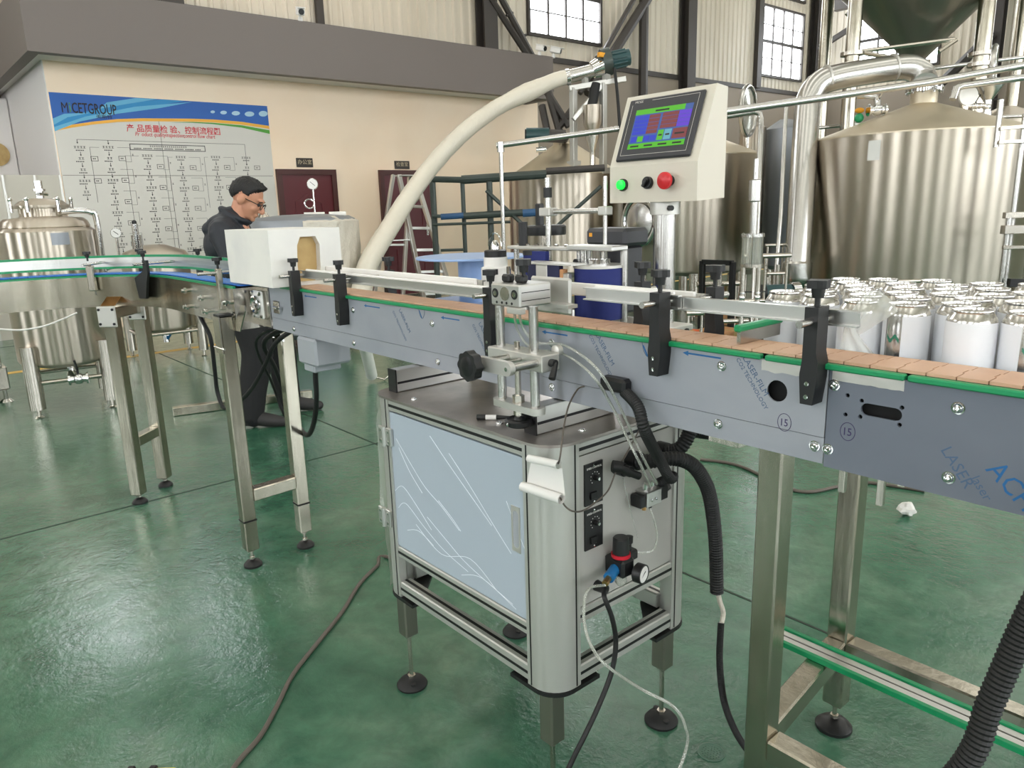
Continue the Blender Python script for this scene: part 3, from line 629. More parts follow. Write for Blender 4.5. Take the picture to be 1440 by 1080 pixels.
sqtube((LN[0]+0.025, LN[1], ZB-0.025), (0.425, 1.25, ZB-0.025), 0.05, 'side_bar', conv); sqtube((LF[0]+0.025, LF[1], ZB-0.025), (0.425, 1.703, ZB-0.025), 0.05, 'side_bar', conv)
sqtube((LN[0], 1.25, 0.96), (0.45, 1.25, 0.96), 0.04, 'top_bar', conv)
for yy in (1.25,): MB().box((-0.73, 1.07, 0.93), (-0.67, 1.30, 0.94)).build('leg_bracket', 'steel', conv, smooth=0)
# bearing housing and grey gearbox at the far end
MB().box((-2.698, 1.06, 0.945), (-2.557, 1.064, 1.085)).build('end_plate', 'steel', conv, smooth=0)
P = pY(366, 428, 1.06); fl = MB().box((P.x-0.042, 1.048, P.z-0.05), (P.x+0.042, 1.06, P.z+0.05), 0.012).build('bearing_flange', 'white', conv)
MB().lathe([(0.028, 0), (0.034, 0.002), (0.034, 0.012), (0.028, 0.014), (0.024, 0.006), (0.012, 0.006), (0.012, 0.016), (0, 0.016)], (P.x, 1.048, P.z), 24, (0, -1, 0)).build('bearing', 'chrome', fl)
for dx in (-1, 1):
    for dz in (-1, 1): MB().lathe([(0.007, 0), (0.007, 0.006), (0.003, 0.007), (0.0, 0.007)], (P.x+dx*0.032, 1.048, P.z+dz*0.04), 8, (0, -1, 0)).build('nut', 'chrome', fl)
P = pY(390, 432, YN); tp = MB().box((P.x-0.022, YN-0.006, P.z-0.022), (P.x+0.022, YN, P.z+0.022), 0.002).build('chain_tensioner', 'steel', conv)
MB().cyl((P.x, YN-0.012, P.z), (P.x+0.05, YN-0.012, P.z), 0.005, n=10).build('tension_screw', 'chrome', tp)
P = pY(455, 490, 1.12); gb = MB(); gb.box((P.x-0.075, 1.06, 0.845), (P.x+0.06, 1.19, 0.938), 0.008); gb = gb.build('gearbox', 'greybox', conv)
MB().box((P.x-0.055, 1.07, 0.82), (P.x+0.02, 1.17, 0.846), 0.004).build('gearbox_cover', 'greybox', gb)
GB = V((P.x-0.01, 1.12, 0.82))
# ================================================================== CURVED FEED-OUT CONVEYOR (left)
cc = thing('curved_conveyor', 'stainless conveyor with blue chain and green-edged rail bending around a corner', 'conveyor', (-3.6, 0.8, 0))
C0 = (-3.42, 0.46)
def path(off, n=16, x_end=-2.70, y_end=-1.2):
    """near-side line of the bend offset outwards by off (metres)"""
    r = 0.53 + off
    return [(x_end, C0[1]+r)] + [(C0[0] + r*math.cos(t), C0[1] + r*math.sin(t)) for t in [PI/2 + PI/2*i/n for i in range(n+1)]] + [(C0[0]-r, y_end)]
def strip(off, z0, z1, th, name, mt, parent=cc, x_end=-2.70, smooth=40):
    a, c = path(off, x_end=x_end), path(off+th, x_end=x_end); n = len(a); vs = []
    for i in range(n): vs += [(a[i][0], a[i][1], z0), (c[i][0], c[i][1], z0), (c[i][0], c[i][1], z1), (a[i][0], a[i][1], z1)]
    fs = [(0, 1, 2, 3), tuple(4*(n-1)+k for k in (3, 2, 1, 0))]
    for i in range(n-1):
        for k in range(4): fs.append((4*i+k, 4*(i+1)+k, 4*(i+1)+(k+1) % 4, 4*i+(k+1) % 4))
    return MB().add(vs, fs).build(name, mt, parent, smooth=smooth)
strip(0.0, 0.945, 1.08, 0.003, 'side_plate', 'tube'); strip(0.105, 0.945, 1.08, 0.003, 'far_plate', 'tube'); strip(0.012, 0.955, 1.075, 0.085, 'inner_frame', 'darkint')
MB().box((-2.70, 0.99, 0.945), (-2.697, 1.098, 1.08)).build('end_cap', 'steel', cc, smooth=0)
strip(0.002, 1.080, 1.088, 0.01, 'wear_strip', 'green'); strip(0.094, 1.08, 1.088, 0.01, 'wear_strip', 'green')
for z0, z1, nm, mt, o_, t_ in ((1.108, 1.118, 'rail_edge', 'green', 0.118, 0.014), (1.118, 1.160, 'guide_rail', 'alu', 0.122, 0.008), (1.160, 1.170, 'rail_edge', 'green', 0.118, 0.014), (1.128, 1.134, 'rail_rib', 'alu', 0.119, 0.004), (1.144, 1.150, 'rail_rib', 'alu', 0.119, 0.004)): strip(o_, z0, z1, t_, nm, mt, x_end=-2.7162)
lk = MB(); lk.prism([(0, -0.036), (0.031, -0.040), (0.034, -0.02), (0.034, 0.02), (0.031, 0.040), (0, 0.036), (-0.004, 0.018), (-0.004, -0.018)], 0.005); link_me = lk.mesh('chain_link', 'blue', smooth=0)
pts = path(0.054, 60, -2.66); acc = 0.0; nextd = 0.0
for i in range(len(pts)-1):
    a, c = V(pts[i]), V(pts[i+1]); L_ = (c-a).length
    while nextd <= acc + L_:
        q = a + (c-a)*((nextd-acc)/L_); d = (c-a).normalized(); inst('chain_link', link_me, cc, (q.x, q.y, 1.090), (0, 0, math.atan2(d.y, d.x))); nextd += 0.036
    acc += L_
# wrapped section joining the two conveyors
n = 20; vs = []
for i in range(n+1):
    x = -3.12 + 0.42*i/n
    for k in range(7): vs.append((x, 0.982 - 0.004*abs(noise.noise((x*14, k*0.9, 5)))*2.0, 0.947 + 0.128*k/6))
MB().add(vs, [(i*7+k, i*7+k+1, i*7+k+8, i*7+k+7) for i in range(n) for k in range(6)]).build('film_wrap', 'film_thin', cc, smooth=60)
for X, Z in ((-3.17, 1.045), (-3.17, 0.98), (-2.98, 1.03), (-2.95, 0.98), (-2.72, 1.03), (-2.72, 0.98)):
    MB().cyl((X, 0.955, Z), (X, 0.99, Z), 0.007, n=8).cyl((X, 0.965, Z), (X, 0.975, Z), 0.012, n=6).build('bolt', 'chrome', cc)
P = V((-3.9, 0.62, 1.02)); text('62', 0.022, FX(C0[0]-0.527, 0.56, 1.02), 'ink', cc, 'pen_number', ext=0.0002)
MB().tube([(C0[0]-0.528, 0.575 + 0.026*math.cos(t*PI/12), 1.028 + 0.02*math.sin(t*PI/12)) for t in range(24)], 0.001, 5, closed=True).build('pen_circle', 'ink', cc)
# legs at the far end of the straight run
for y in (0.955, 1.183):
    x = -2.72 - (y-0.955)*0.06; sqtube((x, y, 0.07), (x, y, 0.985), 0.05, 'leg', cc); foot(x, y, cc, 0.07)
    MB().box((x-0.027, y-0.027, 0.985), (x+0.027, y+0.027, 0.992)).build('leg_cap', 'black', cc, smooth=0)
    MB().box((x-0.03, y-0.03, 0.85), (x+0.03, y-0.026, 0.985)).build('leg_plate', 'steel', cc, smooth=0)
    MB().cyl((x-0.05, y-0.028, 0.87), (x+0.05, y-0.028, 0.87), 0.004, n=8).build('leg_bolt', 'chrome', cc)
    MB().box((x-0.026, y-0.026, 0.19), (x+0.026, y+0.026, 0.197)).build('leg_band', 'blackm', cc, smooth=0)
sqtube((-2.721, 0.98, 0.29), (-2.733, 1.158, 0.29), 0.05, 'cross_bar', cc)
m_ = MB().at(FY(-2.70, 0.985, 0)); m_.prism([(0, 0.93), (0.05, 0.93), (0.12, 1.01), (0.12, 1.03), (0.09, 1.03), (0, 0.95)], 0.004); m_.build('gusset', 'steel', cc, smooth=0)
MB().box((-2.75, 0.93, 0.929), (-2.70, 1.21, 0.9445)).build('leg_beam', 'steel', cc, smooth=0)

# leg frame set across the bend
A45 = PI*0.74; rad = V((math.cos(A45), math.sin(A45), 0))
for r_, nm in ((0.487, 'inner'), (0.71, 'outer')):
    p = V((C0[0], C0[1], 0)) + rad*r_; sqtube((p.x, p.y, 0.045), (p.x, p.y, 0.93), 0.055, 'leg', cc, rz=A45); foot(p.x, p.y, cc, 0.045)
    b_ = MB().at(Matrix.Translation((p.x, p.y, 0)) @ Matrix.Rotation(A45 + PI/2, 4, 'Z')); b_.box((-0.045, 0.028, 0.86), (0.045, 0.036, 0.955), 0.004).build('bracket_plate', 'satin', cc)
    for dx in (-0.033, 0.033):
        for dz in (0.875, 0.94): MB().at(Matrix.Translation((p.x, p.y, 0)) @ Matrix.Rotation(A45 + PI/2, 4, 'Z')).cyl((dx, 0.036, dz), (dx, 0.04, dz), 0.006, n=8).build('bolt', 'blackm', cc)
p0 = V((C0[0], C0[1], 0.30)) + rad*0.515; p1 = V((C0[0], C0[1], 0.30)) + rad*0.683; sqtube(p0, p1, 0.05, 'cross_bar', cc)
p0 = V((C0[0], C0[1], 0.92)) + rad*0.47; p1 = V((C0[0], C0[1], 0.92)) + rad*0.73; sqtube(p0, p1, 0.05, 'top_bar', cc)
q = Matrix.Translation((C0[0], C0[1], 0)) @ Matrix.Rotation(A45, 4, 'Z')
MB().at(q).prism([(0.44, -0.03), (0.53, -0.03), (0.53, 0.03), (0.44, 0.03)], 0.002).at(q).box((0.46, -0.03, 0.945), (0.465, 0.03, 0.985)) if False else None
m_ = MB().at(q); m_.add([(0.525, -0.035, 0.99), (0.525, 0.035, 0.99), (0.47, 0.035, 0.955), (0.47, -0.035, 0.955)], [(0, 1, 2, 3), (3, 2, 1, 0)]); m_.build('angle_bracket', 'brass', cc, smooth=0)
# posts carrying the rail
def railpost(ang, black, rr=0.50):
    p = V((C0[0] + rr*math.cos(ang), C0[1] + rr*math.sin(ang), 0)); out = V((math.cos(ang), math.sin(ang), 0))
    if black:
        mm = Matrix.Translation(p) @ Matrix.Rotation(ang, 4, 'Z')
        m_ = MB().at(mm @ Matrix(((0, 0, 1, 0), (1, 0, 0, 0), (0, 1, 0, 0), (0, 0, 0, 1)))); m_.prism([(0.02, 0.985), (0.07, 0.985), (0.085, 1.075), (0.012, 1.11), (0.012, 1.155), (-0.018, 1.155), (-0.018, 1.10), (0.0, 1.055)][::1], 0.012); br = m_.build('rail_bracket', 'black', cc, smooth=0)
    else:
        mm = Matrix.Translation(p) @ Matrix.Rotation(ang, 4, 'Z'); br = MB().at(mm).box((-0.002, -0.016, 1.02), (0.022, 0.016, 1.135), 0.004).build('rail_bracket', 'steel', cc)
        MB().at(mm).cyl((0.028, 0, 1.0), (0.028, 0, 1.06), 0.004, n=8).build('clamp_bolt', 'chrome', br)
    zr = 1.14; MB().cyl(p - out*0.05 + V((0, 0, zr)), p + out*0.15 + V((0, 0, zr)), 0.0058, n=12).build('rod', 'steelpol', br); inst('knob', KN, br, p + V((0, 0, 1.185)), (0, 0, 0.4))
railpost(PI*0.79, False); railpost(PI*0.60, True)
for ang in (PI*0.545, PI*0.72):
    p = V((C0[0] + 0.70*math.cos(ang), C0[1] + 0.70*math.sin(ang), 0)); br = MB().box((p.x-0.012, p.y-0.012, 1.0), (p.x+0.012, p.y+0.012, 1.155), 0.002).build('rail_bracket', 'black', cc); inst('knob', KN, br, p + V((0, 0, 1.182)))
br = MB().box((-2.79, 0.965, 1.0), (-2.765, 0.985, 1.15), 0.003).build('rail_bracket', 'steel', cc); inst('knob', KN, br, (-2.778, 0.975, 1.178)); MB().cyl((-2.778, 0.9, 1.135), (-2.778, 1.1, 1.135), 0.006, n=12).build('rod', 'steelpol', br)
strip(0.0, 1.0, 1.001, 0.001, 'bend_line', 'blackm') if False else None

# ================================================================== things on and under the conveyors
fb = thing('foam_block', 'white foam block with a tan hollow in one end, on the belt end', 'foam block', (-2.52, 1.12, ZT))
m_ = MB(); x0, x1, y0, y1, z0, z1 = -2.716, -2.345, 0.992, 1.245, ZT+0.001, 1.288
ho = [(1.085, 1.115), (1.155, 1.115), (1.165, 1.16), (1.168, 1.235), (1.155, 1.262), (1.10, 1.262), (1.088, 1.235), (1.083, 1.17)]
m_.box((x0, y0, z0), (x1-0.04, y1, z1)); m_.at(FX(x1-0.0405)).prism([(y0, z0), (y1, z0), (y1, z1), (y0, z1)], 0.0405, [ho]); m_.build('block', 'foam', fb, smooth=0)
MB().at(FX(x1-0.0402)).prism(ho, 0.012).build('hollow', 'tan', fb, smooth=0)
# spare rail lying across the frame
sr = thing('spare_guide_rail', 'loose aluminium guide rail with green edges lying on the leg frame', 'rail', (-0.3, 1.585, ZB)); x0, x1 = -0.86, 0.4
for dy, w_, h_, mt, nm in ((-0.03, 0.012, 0.014, 'green', 'green_edge'), (0.03, 0.012, 0.014, 'green', 'green_edge'), (-0.012, 0.02, 0.01, 'alu', 'channel'), (0.012, 0.02, 0.01, 'alu', 'channel'), (0.0, 0.05, 0.004, 'alu', 'back')):
    MB().box((x0, 1.585+dy-w_/2, ZB+0.0005), (x1, 1.585+dy+w_/2, ZB+h_), 0.001).build(nm, mt, sr)
# ---- cans
cans = [(-0.547, 1.212), (-0.477, 1.218), (-0.412, 1.262), (-0.385, 1.202), (-0.318, 1.222), (-0.36, 1.33), (-0.30, 1.30), (-0.455, 1.474), (-0.385, 1.46), (-0.644, 1.396), (-0.575, 1.29), (-0.66, 1.319), (-0.60, 1.49), (-0.55, 1.43), (-0.518, 1.51), (-0.537, 1.355), (-0.465, 1.37), (-0.50, 1.295), (-0.62, 1.36), (-0.49, 1.44), (-0.70, 1.39), (-0.64, 1.25), (-0.42, 1.40), (-0.68, 1.46), (-0.43, 1.335), (-0.32, 1.39), (-0.25, 1.36), (-0.36, 1.53), (-0.29, 1.47), (-0.70, 1.26), (-0.24, 1.25), (-0.66, 1.55), (-0.57, 1.58), (-0.48, 1.57), (-0.22, 1.43), (-0.41, 1.60), (-0.30, 1.56), (-0.72, 1.52)]
cans = [V(c) for c in cans]; fixed = {3}
for it in range(400):
    for i in range(len(cans)):
        for j in range(i):
            d = cans[i]-cans[j]; L_ = d.length
            if L_ < 0.0688:
                s2 = d/max(L_, 1e-6)*(0.0688-L_)*0.5
                cans[i] += s2; cans[j] -= s2
        cans[i].y = max(cans[i].y, 1.203); cans[i].x = max(cans[i].x, -0.722); cans[i].y = min(cans[i].y, 1.70)
body = MB().lathe([(0.0, 0.004), (0.020, 0.003), (0.0245, 0.0), (0.027, 0.002), (0.0325, 0.010), (0.0330, 0.014), (0.0330, 0.104), (0.0318, 0.1085), (0.0276, 0.1155), (0.0266, 0.1175)], n=28).mesh('can_body', 'lid')
lidm = MB().lathe([(0.0266, 0.1165), (0.0276, 0.1185), (0.0276, 0.1205), (0.0270, 0.1215), (0.0258, 0.1205), (0.0248, 0.1155), (0.0225, 0.1165), (0.0, 0.1165)], n=28).mesh('can_lid', 'lid')
tabm = MB().at(Matrix.Translation((0, 0, 0.1165))).prism(slot(0.003, 0, 0.024, 0.014), 0.0016).mesh('pull_tab', 'lid', smooth=0)
def label_mesh(a0, a1, z0=0.012, z1=0.1045, r=0.0335, n=26):
    vs = []; 
    for i in range(n+1):
        t = a0 + (a1-a0)*i/n; vs += [(r*math.cos(t), r*math.sin(t), z0), (r*math.cos(t), r*math.sin(t), z1)]
    return MB().add(vs, [(2*i, 2*i+2, 2*i+3, 2*i+1) for i in range(n)])
labm = label_mesh(0.38, 2*PI-0.38).mesh('wrap_label', 'label')
lgm = MB().add([(0.0334*math.cos(t), 0.0334*math.sin(t), 0.066 + dz + 0.004*math.sin(t*14)) for t in [(-0.3+0.06*i) for i in range(11)] for dz in (0, 0.006)], [(2*i, 2*i+2, 2*i+3, 2*i+1) for i in range(10)]).mesh('logo', 'logo')
gap = {1: -1.75, 4: -1.15, 5: 0.2, 11: -2.0}
view = math.atan2(-1.3, 0.45)
for i, c in enumerate(cans):
    g = gap.get(i, random.uniform(0.6, 2.6)); near = i in gap
    lb = 'filled silver can with white wrap label, standing on the steel table by the belt'
    if i == 1: lb = 'silver can turned so the gap in its white label shows a green mark'
    if i == 4: lb = 'silver can with a wide gap in its label, beside the frontmost white can'
    if i == 3: lb = 'white-labelled can standing in front of the others against the belt'
    r = thing('beverage_can', lb, 'can', (c.x, c.y, 1.0551), 'labelled cans on the steel table')
    for nm, me in (('can_body', body), ('wrap_label', labm), ('can_lid', lidm), ('pull_tab', tabm)):
        o = inst(nm, me, r, (c.x, c.y, 1.0551), (0, 0, g))
    if near: inst('logo', lgm, r, (c.x, c.y, 1.0551), (0, 0, g))
# crumpled clear film by the cans
n = 22; vs = []
Pa = V((-0.535, 1.17, 1.10))
for i in range(n+1):
    for k in range(n+1):
        u, v = i/n, k/n; f_ = noise.noise((u*3.1, v*2.7, 4)); fold = 0.010*math.sin(u*17+v*5) + 0.02*f_
        hgt = 1.0932 + 0.106*v*(0.6+0.4*math.sin(u*PI*0.9)) ; vs.append((Pa.x - 0.02 + 0.075*u*(0.35+1.2*abs(v-0.45)) + 0.01*v, 1.1605 + 0.002*v + fold*0.22, hgt))
solo(MB().add(vs, [(i*(n+1)+k, i*(n+1)+k+1, (i+1)*(n+1)+k+1, (i+1)*(n+1)+k) for i in range(n) for k in range(n)]), 'plastic_film', 'film_clear', 'crumpled clear plastic film standing between the rail end and the cans', 'film', smooth=60)

# ================================================================== LABELLING MACHINE
lm = thing('labelling_machine', 'labelling machine on a framed cabinet with touch screen on a steel pole', 'machine', (-1.35, 1.19, 0))
XL, XR, YF, YB, Z0, Z1 = -1.69, -1.01, 0.95, 1.43, 0.317, 0.872
R_ = 0.062
for sx in (-1, 1):
    for sy in (-1, 1):
        cx_, cy_ = (XR if sx > 0 else XL), (YB if sy > 0 else YF); a = []
        for i in range(9):
            t = PI/2*i/8; a.append((cx_ - sx*R_ + sx*R_*math.sin(t), cy_ - sy*R_ + sy*R_*math.cos(t)))
        e = R_ + 0.02
        poly = [(cx_ - sx*e, cy_)] + a + [(cx_, cy_ - sy*e), (cx_ - sx*0.022, cy_ - sy*e), (cx_ - sx*0.022, cy_ - sy*R_), (cx_ - sx*R_, cy_ - sy*0.022), (cx_ - sx*e, cy_ - sy*0.022)]
        if sx*sy > 0: poly = poly[::-1]
        ar = sum(poly[i][0]*poly[(i+1) % len(poly)][1] - poly[(i+1) % len(poly)][0]*poly[i][1] for i in range(len(poly)))
        if ar < 0: poly = poly[::-1]
        cp = MB().at(Matrix.Translation((0, 0, Z0))).prism(poly, Z1-Z0).build('corner_post', 'alu_d', lm, smooth=30)
        for gx, gy, dx, dy in ((cx_ - sx*(R_+0.008), cy_ + sy*0.0004, 0.0016, 0.0), (cx_ + sx*0.0004, cy_ - sy*(R_+0.008), 0.0, 0.0016)):
            MB().box((gx-dx-0.0003, gy-dy-0.0003, Z0+0.002), (gx+dx+0.0003, gy+dy+0.0003, Z1-0.002)).build('slot_line', 'blackm', cp, smooth=0)
        m_ = MB().at(Matrix.Translation((0, 0, Z0-0.010))); pp = [(cx_ - sx*0.14, cy_ + sy*0.002)] + [(p[0]+sx*0.002, p[1]+sy*0.002) for p in a] + [(cx_ + sx*0.002, cy_ - sy*0.14), (cx_ - sx*0.03, cy_ - sy*0.14), (cx_ - sx*0.14, cy_ - sy*0.03)]
        ar = sum(pp[i][0]*pp[(i+1) % len(pp)][1] - pp[(i+1) % len(pp)][0]*pp[i][1] for i in range(len(pp)))
        m_.prism(pp if ar > 0 else pp[::-1], 0.009).build('base_bracket', 'black', lm, smooth=0)
def prof_rail(a, c, name='frame_rail'):
    """horizontal aluminium profile box with two dark grooves on its outer face"""
    o = MB().box(a, c, 0.003).build(name, 'alu_d', lm); return o
for z0, z1 in ((0.841, 0.871), (0.434, 0.466), (0.322, 0.362)):
    for y0, y1, s2 in ((YF+0.002, YF+0.036, -1), (YB-0.036, YB-0.002, 1)):
        o = prof_rail((XL+R_+0.018, y0, z0), (XR-R_-0.018, y1, z1)); yy = y0 if s2 < 0 else y1; zc = (z0+z1)/2
        MB().box((XL+R_+0.02, yy-0.0006, zc-0.0035), (XR-R_-0.02, yy+0.0006, zc+0.0035)).build('groove', 'blackm', o, smooth=0)
        if z0 < 0.4: MB().box((XL+R_+0.02, y0+0.013, z1-0.0004), (XR-R_-0.02, y1-0.013, z1+0.0006)).build('groove', 'blackm', o, smooth=0)
    for x0, x1, s2 in ((XL+0.002, XL+0.036, -1), (XR-0.036, XR-0.002, 1)):
        zz = (z0, z1) if z0 > 0.7 or z0 < 0.4 else (0.462, 0.498)
        o = prof_rail((x0, YF+R_+0.018, zz[0]), (x1, YB-R_-0.018, zz[1])); xx = x0 if s2 < 0 else x1; zc = sum(zz)/2
        MB().box((xx-0.0006, YF+R_+0.02, zc-0.0035), (xx+0.0006, YB-R_-0.02, zc+0.0035)).build('groove', 'blackm', o, smooth=0)
        if z0 < 0.4: MB().box((x0+0.013, YF+R_+0.02, z1-0.0004), (x1-0.013, YB-R_-0.02, z1+0.0006)).build('groove', 'blackm', o, smooth=0)
M['wrinkle'] = mat('film_crease', (222, 228, 234), 0.3)
M['doorfilm'] = mat('pale_blue_film', (170, 181, 192), 0.34, 0.0, bump=(9, 0.06, (1, 1, 1)))
M['sidep'] = mat('grey_side_panel', (178, 176, 170), 0.42, 0.15)
M['topplate'] = mat('stained_top_plate', (150, 143, 137), 0.34, 0.75, noise_c=((186, 178, 172), 7, (1, 1, 1), 0.42, 0.7))
dr = MB().box((-1.622, YF+0.004, 0.469), (-1.087, YF+0.010, 0.838)).build('cabinet_door', 'doorfilm', lm, smooth=0, label='door under wrinkled pale blue film')
random.seed(3)
def wr(pts, r=0.0008): MB().tube(spl([V((-1.622+0.535*u, YF+0.004, 0.469+0.369*v)) for u, v in pts], 6), r, 5).build('film_wrinkle', 'wrinkle', dr)
for pts in (((0.07, 0.82), (0.2, 0.66), (0.3, 0.55), (0.42, 0.47), (0.55, 0.36)), ((0.09, 0.76), (0.17, 0.62), (0.27, 0.5)), ((0.36, 0.93), (0.5, 0.78), (0.66, 0.62), (0.78, 0.5)), ((0.5, 0.86), (0.64, 0.7), (0.8, 0.5), (0.9, 0.38)), ((0.03, 0.42), (0.1, 0.48), (0.2, 0.4), (0.33, 0.26)), ((0.05, 0.3), (0.12, 0.36), (0.26, 0.26), (0.42, 0.16), (0.6, 0.1)), ((0.2, 0.24), (0.4, 0.12), (0.62, 0.2), (0.8, 0.08)), ((0.3, 0.34), (0.45, 0.24), (0.6, 0.15), (0.9, 0.05)), ((0.88, 0.7), (0.94, 0.55), (0.99, 0.44)), ((0.4, 0.5), (0.5, 0.42), (0.56, 0.36)), ((0.12, 0.16), (0.22, 0.2), (0.34, 0.15)), ((0.55, 0.05), (0.7, 0.11), (0.92, 0.03))): wr(pts)
P0, P1 = pY(717, 712, YF), pY(731, 778, YF); hx = (P0.x+P1.x)/2; hz = (P0.z+P1.z)/2
hp = MB().at(FY(hx, YF+0.004, hz)).prism([(-0.014, -0.052), (0.014, -0.052), (0.014, 0.052), (-0.014, 0.052)], 0.0015, [slot(0, 0, 0.085, 0.018, PI/2)]).build('pull_plate', 'satin', dr, smooth=0)
MB().at(FY(hx, YF+0.0035, hz)).prism(slot(0, 0, 0.085, 0.018, PI/2), 0.0003).build('recess', 'greybox', hp, smooth=0)
for py in (612, 725):
    P = pY(542, py, YF); h_ = MB().box((P.x-0.026, YF-0.006, P.z-0.024), (P.x+0.004, YF+0.001, P.z+0.024), 0.002).build('hinge', 'alu', dr)
    MB().box((P.x+0.007, YF-0.006, P.z-0.024), (P.x+0.034, YF+0.004, P.z+0.024), 0.002).build('hinge_leaf', 'alu', dr); MB().cyl((P.x+0.005, YF-0.007, P.z-0.026), (P.x+0.005, YF-0.007, P.z+0.026), 0.0065, n=12).build('hinge_pin', 'alu', dr)
    for dx in (-0.014, 0.021):
        for dz in (-0.014, 0.014): MB().lathe([(0.0042, 0), (0.0042, 0.0015), (0, 0.002)], (P.x+dx, YF-0.006, P.z+dz), 10, (0, -1, 0)).build('hinge_screw', 'chrome', dr)
sp = MB().box((XR-0.012, YF+R_+0.02, 0.50), (XR-0.006, YB-R_-0.02, 0.838)).build('side_panel', 'sidep', lm, smooth=0)
MB().box((XL+0.006, YF+R_+0.02, 0.50), (XL+0.012, YB-R_-0.02, 0.838)).build('side_panel', 'sidep', lm, smooth=0)
MB().box((XL+R_+0.02, YB-0.012, 0.469), (XR-R_-0.02, YB-0.006, 0.838)).build('back_panel', 'sidep', lm, smooth=0)
MB().box((XL+0.03, YF+0.03, 0.466), (XR-0.03, YB-0.03, 0.472)).build('floor_plate', 'sidep', lm, smooth=0)
def rounded(x0, y0, x1, y1, r, n=6):
    o = []
    for cx_, cy_, a in ((x1-r, y0+r, -PI/2), (x1-r, y1-r, 0), (x0+r, y1-r, PI/2), (x0+r, y0+r, PI)):
        for i in range(n+1): t = a + PI/2*i/n; o.append((cx_ + r*math.cos(t), cy_ + r*math.sin(t)))
    return o
tp_ = MB().at(Matrix.Translation((0, 0, 0.872))).prism(rounded(XL-0.004, YF-0.004, XR+0.004, YB+0.004, R_+0.004), 0.006).build('top_plate', 'topplate', lm, smooth=30)
for px, py in ((582, 562), (702, 596), (819, 606), (900, 590)):
    P = pz(px, py, 0.878); inst('bolt', bolt_me, lm, (P.x, P.y, 0.878))
for x, y in ((-1.655, 0.995), (-1.065, 0.995), (-1.07, 1.395), (-1.655, 1.395)):
    sqtube((x, y, 0.165), (x, y, 0.307), 0.042, 'leg', lm, 'silo'); 
    f = MB().lathe([(0.043, 0), (0.044, 0.006), (0.036, 0.016), (0.016, 0.026), (0.0, 0.027)], (x, y, 0), 24).build('foot_pad', 'rubber', lm)
    m_ = MB().cyl((x, y, 0.02), (x, y, 0.166), 0.0062, n=10); m_.cyl((x, y, 0.026), (x, y, 0.034), 0.012, n=6).cyl((x, y, 0.157), (x, y, 0.165), 0.012, n=6); m_.build('stud', 'steel', f)
    for s2 in (-1, 1): MB().cyl((x+s2*0.026, y-s2*0.012, 0.008), (x+s2*0.026, y-s2*0.012, 0.022), 0.008, n=12).build('screw_boss', 'rubber', f)
# blocks carrying the conveyor
for xb in (-1.642, -1.108):
    o = MB().box((xb-0.0165, 0.992, 0.8785), (xb+0.0165, 1.23, 0.938), 0.002).build('support_block', 'alu', lm)
    MB().box((xb-0.018, 0.988, 0.8785), (xb+0.018, 0.992, 0.9385)).build('end_cap', 'black', o, smooth=0); MB().box((xb+0.0164, 0.994, 0.9), (xb+0.0169, 1.228, 0.906)).build('groove', 'blackm', o, smooth=0)
# side panel controls
for z0, z1 in ((0.726, 0.8175), (0.6255, 0.717)):
    cpn = MB().box((XR-0.006, 1.051, z0), (XR-0.002, 1.105, z1)).build('speed_controller', 'black', lm, smooth=0); zc = (z0+z1)/2
    MB().lathe([(0.006, 0), (0.0055, 0.01), (0.0, 0.011)], (XR-0.002, 1.081, zc+0.012), 12, (1, 0, 0)).build('dial', 'black', cpn); MB().cyl((XR+0.009, 1.081, zc+0.012), (XR+0.0105, 1.081, zc+0.012), 0.0035, n=10).build('dial_cap', 'chrome', cpn)
    for i in range(9):
        t = -0.7 + i*0.58; MB().box((XR-0.002, 1.081+0.013*math.cos(t)-0.0008, zc+0.012+0.013*math.sin(t)-0.0008), (XR-0.0016, 1.081+0.013*math.cos(t)+0.0008, zc+0.012+0.013*math.sin(t)+0.0008)).build('dial_mark', 'white', cpn, smooth=0)
    text('SPEED CONTROL', 0.0058, FX(XR-0.0019, 1.056, zc+0.0335), 'white', cpn, 'lettering', ext=0.0002)
    MB().box((XR-0.002, 1.066, zc-0.034), (XR+0.002, 1.085, zc-0.018), 0.001).build('rocker', 'blackm', cpn)
    for dz in (z0+0.005, z1-0.005): MB().lathe([(0.003, 0), (0.0028, 0.0012), (0, 0.0015)], (XR-0.002, 1.078, dz), 10, (1, 0, 0)).build('screw', 'chrome', cpn)
for px, py, r_ in ((866, 657, 0.013), (886, 645, 0.018), (926, 632, 0.018)):
    P = pX(px, py, XR-0.006); g = MB().cyl((XR-0.006, P.y, P.z), (XR+0.02, P.y, P.z), r_*1.15, n=14).build('cable_gland', 'black', lm); MB().cyl((XR+0.02, P.y, P.z), (XR+0.036, P.y, P.z), r_*0.9, n=16).build('gland_nut', 'black', g)
P = pX(839, 823, XR-0.006); G2 = V((XR+0.022, P.y, P.z)); MB().cyl((XR-0.006, P.y, P.z), (XR+0.022, P.y, P.z), 0.0125, 0.010, n=16).build('cable_gland', 'black', lm)
